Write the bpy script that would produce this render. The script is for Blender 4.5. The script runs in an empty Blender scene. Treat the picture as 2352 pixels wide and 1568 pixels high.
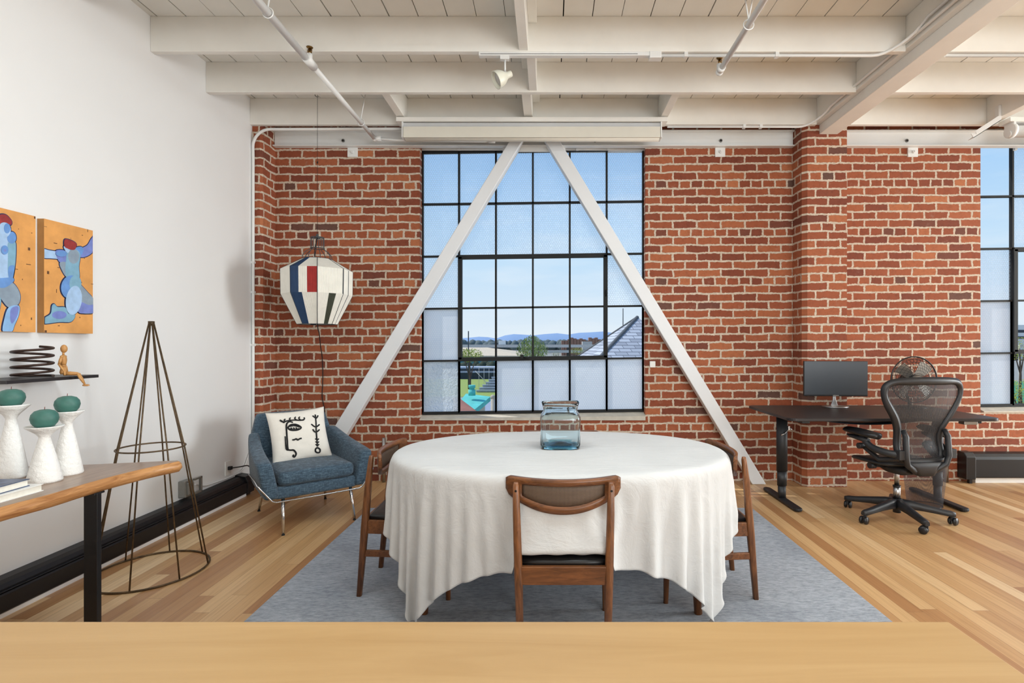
import bpy, math, random
from mathutils import Vector, Matrix, noise
import numpy as np
random.seed(7)
PI = math.pi
SC = bpy.context.scene
COL = SC.collection

# ---------------------------------------------------------------- camera
F, PX0, PY0, CZ = 1200.0, 1262.0, 790.0, 1.308
cam = bpy.data.cameras.new('camera'); camo = bpy.data.objects.new('camera', cam); COL.objects.link(camo)
cam.sensor_width = 36.0; cam.lens = F / 2352.0 * 36.0
cam.shift_x = -(PX0 - 1176) / 2352.0; cam.shift_y = (PY0 - 784) / 2352.0
camo.location = (0, 0, CZ); camo.rotation_euler = (PI / 2, 0, 0)
cam.clip_start = 0.05; cam.clip_end = 20000
SC.camera = camo
SC.view_settings.view_transform = 'Standard'; SC.view_settings.look = 'None'
SC.view_settings.exposure = 0.0; SC.view_settings.gamma = 1.0; SC.view_settings.use_curve_mapping = False
SC.cycles.use_denoising = True
SC.cycles.max_bounces = 7; SC.cycles.diffuse_bounces = 4; SC.cycles.glossy_bounces = 3
SC.cycles.transmission_bounces = 7; SC.cycles.transparent_max_bounces = 10
SC.cycles.caustics_reflective = False; SC.cycles.caustics_refractive = False
SC.cycles.sample_clamp_indirect = 6.0

def lin(c):
    return tuple(((x / 255) / 12.92 if x / 255 <= .04045 else ((x / 255 + .055) / 1.055) ** 2.4) for x in c[:3])

# ---------------------------------------------------------------- sky
W = bpy.data.worlds.new('sky'); SC.world = W; W.use_nodes = True
nt = W.node_tree; nt.nodes.clear()
def wn(t, **k):
    n = nt.nodes.new(t)
    for a, b in k.items(): setattr(n, a, b)
    return n
tc = wn('ShaderNodeTexCoord'); sep = wn('ShaderNodeSeparateXYZ'); nt.links.new(tc.outputs['Generated'], sep.inputs[0])
rp = wn('ShaderNodeValToRGB'); nt.links.new(sep.outputs['Z'], rp.inputs[0])
els = rp.color_ramp.elements
els[0].position = 0.0; els[0].color = (.33, .34, .32, 1)
els[1].position = 1.0; els[1].color = (.10, .25, .66, 1)
for p, c in ((.001, (.80, .89, .97)), (.06, (.70, .83, .965)), (.16, (.56, .77, .98)), (.30, (.40, .65, .97)), (.5, (.24, .48, .90))):
    e = els.new(p); e.color = (*c, 1)
mp = wn('ShaderNodeMapping'); mp.inputs['Scale'].default_value = (3, 3, 16); nt.links.new(tc.outputs['Generated'], mp.inputs[0])
nz = wn('ShaderNodeTexNoise'); nz.inputs['Scale'].default_value = 1.6; nz.inputs['Detail'].default_value = 6; nt.links.new(mp.outputs[0], nz.inputs['Vector'])
cr = wn('ShaderNodeValToRGB'); cr.color_ramp.elements[0].position = .52; cr.color_ramp.elements[0].color = (0, 0, 0, 1)
cr.color_ramp.elements[1].position = .75; cr.color_ramp.elements[1].color = (.3, .3, .3, 1); nt.links.new(nz.outputs[0], cr.inputs[0])
mx = wn('ShaderNodeMixRGB'); mx.inputs[2].default_value = (.95, .97, 1, 1)
nt.links.new(cr.outputs[0], mx.inputs[0]); nt.links.new(rp.outputs[0], mx.inputs[1])
bg = wn('ShaderNodeBackground'); bg.inputs[1].default_value = 1.0; out = wn('ShaderNodeOutputWorld')
nt.links.new(mx.outputs[0], bg.inputs[0]); nt.links.new(bg.outputs[0], out.inputs[0])

# ---------------------------------------------------------------- sun, light of an assumed end window, added rear and overhead fill
sd = bpy.data.lights.new('sun', 'SUN'); sd.energy = 3.4; sd.angle = math.radians(.6); sd.color = (1, .96, .9)
so = bpy.data.objects.new('sun', sd); COL.objects.link(so)
so.rotation_euler = Vector((.95, -.27, -1.3)).to_track_quat('-Z', 'Y').to_euler()
def area(name, loc, aim, sx, sy, watts, col):
    d = bpy.data.lights.new(name, 'AREA'); d.shape = 'RECTANGLE'; d.size = sx; d.size_y = sy; d.energy = watts; d.color = col
    o = bpy.data.objects.new(name, d); COL.objects.link(o); o.location = loc
    o.rotation_euler = (Vector(aim) - Vector(loc)).to_track_quat('-Z', 'Z').to_euler(); return o
area('assumed_end_window_light', (9.85, 3.1, 1.9), (-2.7, 3.6, 1.3), 3.0, 2.3, 490, (.90, .975, 1.0))  # stands for an assumed end window out of view, inferred from leftward shadows
area('added_rear_fill', (1.5, -2.85, 2.1), (0.3, 3.5, 4.6), 6.5, 1.8, 305, (.92, .98, 1.0))  # unseen fill light added behind the camera, the rear wall has no windows
area('overhead_table_fill', (.4, 1.95, 3.22), (.4, 2.35, 0), 3.4, .5, 56, (.84, .95, 1.0))  # unseen fill light added above to brighten the table top, no real fixture

# ---------------------------------------------------------------- node helpers and materials
MATS = {}
class NM:
    def __init__(s, name):
        s.m = bpy.data.materials.new(name); s.m.use_nodes = True; s.t = s.m.node_tree; s.t.nodes.clear()
        s.out = s.n('ShaderNodeOutputMaterial'); MATS[name] = s.m
    def n(s, t, ins=None, **k):
        nd = s.t.nodes.new(t)
        for a, b in k.items(): setattr(nd, a, b)
        if ins:
            for a, b in ins.items(): s.set(nd.inputs[a], b)
        return nd
    def set(s, inp, v):
        if isinstance(v, bpy.types.NodeSocket): s.t.links.new(v, inp)
        elif isinstance(v, bpy.types.Node): s.t.links.new(v.outputs[0], inp)
        elif isinstance(v, (tuple, list)) and len(v) == 3 and inp.type == 'RGBA': inp.default_value = (*v, 1)
        else: inp.default_value = v
    def math(s, op, a, b=0.0, c=0.0):
        nd = s.n('ShaderNodeMath', operation=op); s.set(nd.inputs[0], a); s.set(nd.inputs[1], b)
        if len(nd.inputs) > 2: s.set(nd.inputs[2], c)
        return nd.outputs[0]
    def mix(s, f, a, b, bt='MIX'):
        nd = s.n('ShaderNodeMixRGB', blend_type=bt); s.set(nd.inputs[0], f); s.set(nd.inputs[1], a); s.set(nd.inputs[2], b); return nd.outputs[0]
    def obj(s): return s.n('ShaderNodeTexCoord').outputs['Object']
    def map(s, v, scale=(1, 1, 1), rot=(0, 0, 0), loc=(0, 0, 0)):
        nd = s.n('ShaderNodeMapping'); s.set(nd.inputs['Vector'], v); nd.inputs['Scale'].default_value = scale
        nd.inputs['Rotation'].default_value = rot; nd.inputs['Location'].default_value = loc; return nd.outputs[0]
    def noise(s, v, scale=5, detail=4, rough=.55, dist=0):
        nd = s.n('ShaderNodeTexNoise', {'Vector': v, 'Scale': scale, 'Detail': detail, 'Roughness': rough, 'Distortion': dist}); return nd.outputs[0]
    def ramp(s, f, stops, interp='LINEAR'):
        nd = s.n('ShaderNodeValToRGB'); s.set(nd.inputs[0], f); e = nd.color_ramp.elements; nd.color_ramp.interpolation = interp
        e[0].position = stops[0][0]; e[0].color = (*stops[0][1], 1); e[1].position = stops[-1][0]; e[1].color = (*stops[-1][1], 1)
        for p, c in stops[1:-1]:
            q = e.new(p); q.color = (*c, 1)
        return nd.outputs[0]
    def bump(s, h, strength=.3, dist=.01):
        return s.n('ShaderNodeBump', {'Height': h, 'Strength': strength, 'Distance': dist}).outputs[0]
    def pr(s, color, rough=.5, metal=0.0, normal=None, **k):
        p = s.n('ShaderNodeBsdfPrincipled'); s.set(p.inputs['Base Color'], color); s.set(p.inputs['Roughness'], rough); s.set(p.inputs['Metallic'], metal)
        if normal is not None: s.set(p.inputs['Normal'], normal)
        for a, b in k.items(): s.set(p.inputs[a.replace('_', ' ')], b)
        return p.outputs[0]
    def done(s, sh): s.set(s.out.inputs[0], sh); return s.m

def flat(name, rgb, rough=.5, metal=0.0, var=.06, scale=14, bump=.0, bscale=60, bd=.002, **k):
    n = NM(name); o = n.obj(); c = lin(rgb)
    nz = n.noise(o, scale, 4)
    col = n.ramp(nz, [(.3, tuple(x * (1 - var) for x in c)), (.7, tuple(min(1, x * (1 + var)) for x in c))])
    nm = n.bump(n.noise(o, bscale, 3), bump, bd) if bump else None
    return n.done(n.pr(col, rough, metal, nm, **k))

def wood(name, dark, light, scale=(3, 30, 30), rough=.4, gs=3.0, bump=.08, **k):
    n = NM(name); v = n.map(n.obj(), scale)
    g = n.noise(v, gs, 8, .6, 1.2); g2 = n.noise(n.map(n.obj(), tuple(x * .25 for x in scale)), gs, 3)
    f = n.math('ADD', n.math('MULTIPLY', g, .65), n.math('MULTIPLY', g2, .35))
    col = n.ramp(f, [(.32, lin(dark)), (.66, lin(light))])
    return n.done(n.pr(col, rough, 0, n.bump(g, bump, .002), **k))

M = MATS
flat('wall_paint', (236, 235, 234), .6, var=.012, scale=2, bump=.05, bscale=90)
flat('ceiling_paint', (236, 233, 227), .55, var=.03, scale=4, bump=.12, bscale=40)
flat('beam_paint', (239, 236, 229), .5, var=.03, scale=5, bump=.12, bscale=26)
flat('white_metal', (232, 232, 230), .35, var=.015, scale=6)
flat('brace_paint', (226, 227, 229), .42, var=.012, scale=6)
flat('shade_cream', (226, 221, 208), .5, var=.015)
flat('shade_grey', (205, 206, 207), .5, var=.015)
flat('gap_dark', (34, 30, 28), .9, var=.2)
flat('window_iron', (6, 9, 10), .7, var=.3, scale=20, bump=.3, bscale=45)
flat('concrete', (196, 190, 178), .85, var=.12, scale=12, bump=.3, bscale=40)
flat('black_metal', (20, 20, 22), .38, var=.12)
flat('heater_black', (22, 23, 26), .42, var=.15, scale=6)
flat('chair_black', (38, 39, 42), .45, var=.12, scale=20, bump=.06, bscale=300)
flat('black_plastic', (24, 25, 28), .35, var=.1)
flat('black_leather', (20, 20, 22), .4, var=.15, bump=.25, bscale=180)
flat('chrome', (215, 216, 218), .16, 1.0, var=.02)
flat('brushed_steel', (185, 187, 190), .3, 1.0, var=.03)
flat('brass', (120, 92, 52), .35, 1.0, var=.2)
flat('rust_iron', (92, 74, 52), .55, .5, var=.45, scale=30, bump=.3, bscale=120)
flat('coil_iron', (62, 44, 36), .5, .4, var=.3, scale=40)
flat('plaster_white', (240, 238, 234), .85, var=.02, bump=.9, bscale=55, bd=.006)
flat('candle_wax', (62, 110, 100), .5, var=.16, scale=30, bump=.15, bscale=60)
flat('wick', (120, 60, 50), .8)
flat('paper', (232, 228, 216), .8, var=.05, scale=60)
flat('book_blue', (70, 84, 112), .35, var=.5, scale=30)
flat('book_teal', (40, 92, 128), .4, var=.1)
flat('plate_white', (238, 237, 233), .4, var=.01)
flat('box_grey', (150, 150, 146), .35, .7, var=.08)
flat('desk_black', (34, 29, 30), .42, var=.12, scale=5)
flat('desk_leg', (27, 29, 33), .5, var=.08)
flat('screen_grey', (62, 68, 76), .35, var=.03)
flat('blade_grey', (150, 145, 138), .35, .6, var=.05)
flat('hair_red', (150, 48, 48), .6, var=.2, scale=40)
flat('linen_cord', (22, 22, 24), .7)
flat('cushion_white', (236, 230, 220), .85, var=.03, bump=.35, bscale=22, bd=.006)
flat('embroidery', (24, 24, 26), .85, var=.2, bump=.4, bscale=300)
flat('yarn_white', (236, 232, 222), .85, var=.04)
flat('canvas_side', (184, 132, 74), .7, var=.1)
flat('lamp_glass', (190, 188, 186), .15, var=.02)
flat('lamp_head', (222, 220, 204), .4, var=.02)
for nm, c in (('paint_navy', (38, 48, 86)), ('paint_blue', (104, 148, 208)), ('paint_sky', (140, 182, 226)), ('paint_teal', (128, 172, 196)),
              ('paint_light', (168, 198, 232)), ('paint_grey', (140, 156, 172)), ('paint_violet', (120, 134, 200)), ('paint_brown', (100, 66, 40)),
              ('yarn_navy', (26, 56, 92)), ('yarn_red', (160, 34, 30)), ('yarn_green', (62, 66, 52)), ('yarn_rib', (70, 74, 78))):
    flat(nm, c, .7, var=.12, scale=22)
flat('canvas_orange', (222, 158, 88), .7, var=.14, scale=9, bump=.2, bscale=70)
wood('walnut', (70, 40, 22), (142, 90, 52), (24, 24, 3), .36, 3, .1)
wood('walnut_rail', (70, 40, 22), (138, 86, 48), (3, 22, 22), .36, 3, .1)
wood('mannequin_wood', (176, 122, 66), (212, 160, 98), (12, 12, 3), .45, 2)
wood('slab_top', (112, 84, 64), (158, 128, 104), (14, 1.6, 14), .28, 3, .05)
wood('slab_edge', (140, 88, 46), (208, 154, 98), (14, 2.2, 30), .35, 3, .12)
wood('counter_maple', (182, 144, 92), (196, 159, 108), (1.2, 16, 16), .38, 1.5, .02)
wood('counter_edge', (226, 184, 132), (240, 206, 160), (6, 6, 6), .4, 2, .02)

def brick_mat():
    n = NM('brick'); o = n.obj(); sp = n.n('ShaderNodeSeparateXYZ', {0: o})
    X, Y, Z = sp.outputs
    u = n.math('ADD', X, Y); v = n.math('SUBTRACT', Z, n.math('MULTIPLY', X, .006))
    cv = n.n('ShaderNodeCombineXYZ', {0: u, 1: v, 2: 0.0}).outputs[0]
    d1 = n.n('ShaderNodeTexNoise', {'Vector': cv, 'Scale': 9.0, 'Detail': 3.0}).outputs['Color']
    d2 = n.n('ShaderNodeTexNoise', {'Vector': cv, 'Scale': 55.0, 'Detail': 3.0}).outputs['Color']
    def off(c, k):
        a = n.n('ShaderNodeVectorMath', operation='SUBTRACT'); n.set(a.inputs[0], c); a.inputs[1].default_value = (.5, .5, .5)
        b = n.n('ShaderNodeVectorMath', operation='SCALE'); n.set(b.inputs[0], a.outputs[0]); b.inputs['Scale'].default_value = k; return b.outputs[0]
    s1 = n.n('ShaderNodeVectorMath', operation='ADD'); n.set(s1.inputs[0], cv); n.set(s1.inputs[1], off(d1, .026))
    s2 = n.n('ShaderNodeVectorMath', operation='ADD'); n.set(s2.inputs[0], s1.outputs[0]); n.set(s2.inputs[1], off(d2, .016))
    b = n.n('ShaderNodeTexBrick', {'Vector': s2.outputs[0], 'Color1': (0, 0, 0), 'Color2': (1, 1, 1), 'Mortar': (.5, .5, .5), 'Scale': 1.0,
            'Mortar Size': .0094, 'Mortar Smooth': .12, 'Bias': 0.0, 'Brick Width': .229, 'Row Height': .0775})
    b.offset = .5; b.offset_frequency = 2; b.squash = .5; b.squash_frequency = 6
    br = n.ramp(b.outputs['Color'], [(0.0, lin((98, 70, 60))), (.02, lin((112, 64, 50))), (.05, lin((122, 61, 42))), (.35, lin((140, 71, 45))), (.7, lin((154, 82, 52))), (.92, lin((166, 94, 60))), (1.0, lin((178, 108, 70)))])
    g = n.noise(cv, 26, 6, .7)
    br = n.mix(.75, br, n.ramp(g, [(.25, (.62, .58, .55)), (.5, (1, 1, 1)), (.8, (1.18, 1.14, 1.1))]), 'MULTIPLY')
    # mortar smears over the brick faces
    sm = n.ramp(n.noise(cv, 7, 7, .75), [(.60, (0, 0, 0)), (.72, (.55, .55, .55))])
    mort = n.ramp(n.noise(cv, 40, 4), [(.3, lin((184, 165, 146))), (.7, lin((218, 202, 184)))])
    br = n.mix(n.math('MULTIPLY', sm, .35), br, mort)
    col = n.mix(b.outputs['Fac'], br, mort)
    h = n.math('ADD', n.math('MULTIPLY', n.math('SUBTRACT', 1.0, b.outputs['Fac']), 1.0), n.math('MULTIPLY', g, .35))
    return n.done(n.pr(col, .85, 0, n.bump(h, .75, .009)))
brick_mat()

def floor_mat():
    n = NM('fir_floor'); o = n.obj(); sp = n.n('ShaderNodeSeparateXYZ', {0: o}); X, Y, Z = sp.outputs
    row = n.math('FLOOR', n.math('DIVIDE', n.math('ADD', X, 20.0), .083))
    wnz = n.n('ShaderNodeTexWhiteNoise', noise_dimensions='1D'); n.set(wnz.inputs['W'], row)
    cv = n.n('ShaderNodeCombineXYZ', {0: n.math('ADD', n.math('ADD', Y, 20.0), n.math('MULTIPLY', wnz.outputs[0], 5.8)), 1: n.math('ADD', X, 20.0), 2: 0.0}).outputs[0]
    b = n.n('ShaderNodeTexBrick', {'Vector': cv, 'Color1': (0, 0, 0), 'Color2': (1, 1, 1), 'Mortar': (.5, .5, .5), 'Scale': 1.0,
            'Mortar Size': .0009, 'Mortar Smooth': .3, 'Bias': 0.0, 'Brick Width': 2.9, 'Row Height': .083})
    b.offset = 0.0; b.squash = 1.0
    base = n.ramp(b.outputs['Color'], [(0, lin((170, 122, 80))), (.3, lin((190, 146, 100))), (.65, lin((206, 165, 116))), (.9, lin((218, 181, 134))), (1, lin((232, 202, 160)))])
    sh = n.n('ShaderNodeVectorMath', operation='ADD'); n.set(sh.inputs[0], n.map(o, (38, 1.1, 1)))
    k = n.n('ShaderNodeVectorMath', operation='SCALE'); n.set(k.inputs[0], b.outputs['Color']); k.inputs['Scale'].default_value = 37.0
    n.set(sh.inputs[1], k.outputs[0])
    g = n.noise(sh.outputs[0], 1.6, 7, .65, .6)
    col = n.mix(.8, base, n.ramp(g, [(.28, (.74, .66, .58)), (.5, (1, 1, 1)), (.75, (1.12, 1.12, 1.1))]), 'MULTIPLY')
    spt = n.ramp(n.noise(n.map(o, (60, 14, 1)), 1.0, 3, .7), [(.72, (1, 1, 1)), (.80, (.5, .4, .32))])
    col = n.mix(.7, col, spt, 'MULTIPLY')
    col = n.mix(n.math('MULTIPLY', b.outputs['Fac'], .75), col, lin((96, 58, 32)))
    rgh = n.math('ADD', .27, n.math('MULTIPLY', n.noise(o, 5, 4), .16))
    h = n.math('SUBTRACT', n.math('MULTIPLY', g, .25), b.outputs['Fac'])
    return n.done(n.pr(col, rgh, 0, n.bump(h, .22, .003), Specular_IOR_Level=.5))
floor_mat()

def rug_mat():
    n = NM('rug_grey'); o = n.obj()
    a = n.noise(n.map(o, (1, 3.4, 1)), 26, 6, .75); c = n.noise(o, 1.1, 4, .6, 1.0); f = n.noise(o, 240, 3, .8)
    col = n.ramp(a, [(.28, lin((124, 130, 138))), (.5, lin((164, 170, 179))), (.75, lin((196, 200, 207)))])
    col = n.mix(.55, col, n.ramp(c, [(.35, (.66, .68, .71)), (.65, (1.14, 1.14, 1.13))]), 'MULTIPLY')
    return n.done(n.pr(col, .95, 0, n.bump(n.math('ADD', n.math('MULTIPLY', a, .8), f), .6, .008)))
rug_mat()

def cloth_mat():
    n = NM('linen_cloth'); o = n.obj()
    w1 = n.n('ShaderNodeTexWave', {'Vector': n.map(o, (240, 240, 240)), 'Scale': 1.0, 'Distortion': 2.0, 'Detail': 2.0}).outputs[1]
    a = n.noise(n.map(o, (2.2, 14, 3)), 3.2, 6, .62, 1.4); b = n.noise(o, 16, 5, .6, 1.5)
    col = n.ramp(n.noise(o, 3, 3), [(.3, lin((220, 220, 219))), (.7, lin((229, 229, 228)))])
    h = n.math('ADD', n.math('MULTIPLY', a, 1.0), n.math('ADD', n.math('MULTIPLY', b, .45), n.math('MULTIPLY', w1, .03)))
    yy = n.n('ShaderNodeSeparateXYZ', {0: o}).outputs
    for ax_, y0, k_ in ((1, -.406, .5), (1, -.445, .25), (1, .033, .45), (1, .44, .5), (0, -.42, .1)):
        d_ = n.math('DIVIDE', n.math('SUBTRACT', yy[ax_], y0), .0045)
        h = n.math('ADD', h, n.math('DIVIDE', k_, n.math('ADD', 1.0, n.math('MULTIPLY', d_, d_))))
    p = n.pr(col, .9, 0, n.bump(h, .5, .011))
    tr = n.n('ShaderNodeBsdfTranslucent', {0: lin((226, 222, 216))})
    m = n.n('ShaderNodeMixShader', {0: .14, 1: p, 2: tr.outputs[0]})
    return n.done(m.outputs[0])
cloth_mat()

def denim():
    n = NM('blue_upholstery'); o = n.obj()
    a = n.noise(n.map(o, (26, 26, 190)), 1, 4, .7); b = n.noise(n.map(o, (190, 190, 26)), 1, 4, .7); c = n.noise(n.map(o, (34, 34, 170)), 2.3, 3)
    f = n.math('ADD', n.math('MULTIPLY', a, .5), n.math('MULTIPLY', b, .3)); f = n.math('ADD', f, n.math('MULTIPLY', c, .2))
    col = n.ramp(f, [(.36, lin((32, 46, 58))), (.5, lin((62, 83, 100))), (.66, lin((108, 132, 148)))])
    return n.done(n.pr(col, .9, 0, n.bump(f, .5, .003), Sheen_Weight=.15))
denim()

def cane():
    n = NM('cane'); o = n.obj(); sp = n.n('ShaderNodeSeparateXYZ', {0: o}); X, Y, Z = sp.outputs
    def st(v, fq): return n.math('GREATER_THAN', n.math('SINE', n.math('MULTIPLY', v, fq)), -.25)
    f = n.math('MULTIPLY', st(X, 1150.0), st(Z, 1150.0))
    col = n.mix(f, lin((58, 44, 38)), lin((152, 128, 104)))
    return n.done(n.pr(col, .6, 0, n.bump(f, .4, .001)))
cane()

def pellicle():
    n = NM('chair_mesh'); o = n.obj(); sp = n.n('ShaderNodeSeparateXYZ', {0: o}); X, Y, Z = sp.outputs
    f = n.math('GREATER_THAN', n.math('SINE', n.math('ADD', n.math('MULTIPLY', X, 620.0), n.math('MULTIPLY', Z, 20.0))), .45)
    p = n.pr(lin((44, 42, 44)), .6)
    t = n.n('ShaderNodeBsdfTransparent').outputs[0]
    return n.done(n.n('ShaderNodeMixShader', {0: n.math('MULTIPLY', f, .55), 1: p, 2: t}).outputs[0])
pellicle()
def basketmesh():
    n = NM('basket_mesh'); o = n.obj(); sp = n.n('ShaderNodeSeparateXYZ', {0: o}); X, Y, Z = sp.outputs
    p = n.pr(lin((72, 72, 78)), .5, .3); t = n.n('ShaderNodeBsdfTransparent').outputs[0]
    f = n.math('GREATER_THAN', n.math('MULTIPLY', n.math('SINE', n.math('MULTIPLY', X, 1500.0)), n.math('SINE', n.math('MULTIPLY', Z, 1500.0))), -.12)
    return n.done(n.n('ShaderNodeMixShader', {0: f, 1: p, 2: t}).outputs[0])
basketmesh()

def panes():
    n = NM('glass_clear')
    t = n.n('ShaderNodeBsdfTransparent', {0: (.97, .985, .98)}).outputs[0]; g = n.n('ShaderNodeBsdfGlossy', {0: (1, 1, 1), 'Roughness': .35}).outputs[0]
    fr = n.n('ShaderNodeFresnel', {0: 1.2}).outputs[0]
    n.done(n.n('ShaderNodeMixShader', {0: n.math('MULTIPLY', fr, .35), 1: t, 2: g}).outputs[0])
    for nm, tf, pitch, tint in (('glass_wired', .80, .022, (.90, .95, 1.0)), ('glass_wired_frosted', .06, .022, (.90, .95, 1.0)), ('glass_hammered', .10, 0, (.88, .95, .97))):
        n = NM(nm); o = n.obj(); sp = n.n('ShaderNodeSeparateXYZ', {0: o}); X, Y, Z = sp.outputs
        if pitch:
            def half(off):
                x = n.math('SUBTRACT', n.math('MODULO', n.math('ADD', n.math('MULTIPLY', X, 1 / pitch), 500 + off * .5), 1.0), .5)
                y = n.math('SUBTRACT', n.math('MODULO', n.math('ADD', n.math('MULTIPLY', Z, 1 / pitch), 866.0254 + off * .8660254), 1.7320508), .8660254)
                x = n.math('ABSOLUTE', x); y = n.math('ABSOLUTE', y)
                return n.math('MAXIMUM', x, n.math('ADD', n.math('MULTIPLY', x, .5), n.math('MULTIPLY', y, .8660254)))
            e = n.math('MINIMUM', half(0), half(1)); wire = n.math('GREATER_THAN', e, .452)
        nz = n.noise(o, 90 if pitch else 45, 3, .6)
        bn = n.bump(nz, .5 if pitch else 1.0, .003 if pitch else .03)
        tl = n.n('ShaderNodeBsdfTranslucent', {0: tint, 'Normal': bn}).outputs[0]
        df = n.n('ShaderNodeBsdfDiffuse', {0: (.82, .88, .93), 'Normal': bn}).outputs[0]
        bd = n.n('ShaderNodeMixShader', {0: .34, 1: tl, 2: df}).outputs[0]
        tp = n.n('ShaderNodeBsdfTransparent', {0: tint}).outputs[0]
        bd = n.n('ShaderNodeMixShader', {0: tf, 1: bd, 2: tp}).outputs[0]
        gl = n.n('ShaderNodeBsdfGlossy', {0: (1, 1, 1), 'Roughness': .15, 'Normal': bn}).outputs[0]
        bd = n.n('ShaderNodeMixShader', {0: .03, 1: bd, 2: gl}).outputs[0]
        if pitch:
            wr = n.n('ShaderNodeBsdfDiffuse', {0: (.42, .54, .68)}).outputs[0]
            bd = n.n('ShaderNodeMixShader', {0: n.math('MULTIPLY', wire, .55), 1: bd, 2: wr}).outputs[0]
        n.done(bd)
panes()
n = NM('vase_glass'); n.done(n.n('ShaderNodeBsdfGlass', {0: (.93, .975, .99), 'Roughness': .0, 'IOR': 1.45}).outputs[0])
n = NM('vase_base_glass'); n.done(n.n('ShaderNodeBsdfGlass', {0: (.62, .87, .94), 'Roughness': .02, 'IOR': 1.45}).outputs[0])
n = NM('vase_rim_glass'); n.done(n.n('ShaderNodeBsdfGlass', {0: (.42, .62, .68), 'Roughness': .0, 'IOR': 1.45}).outputs[0])

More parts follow.
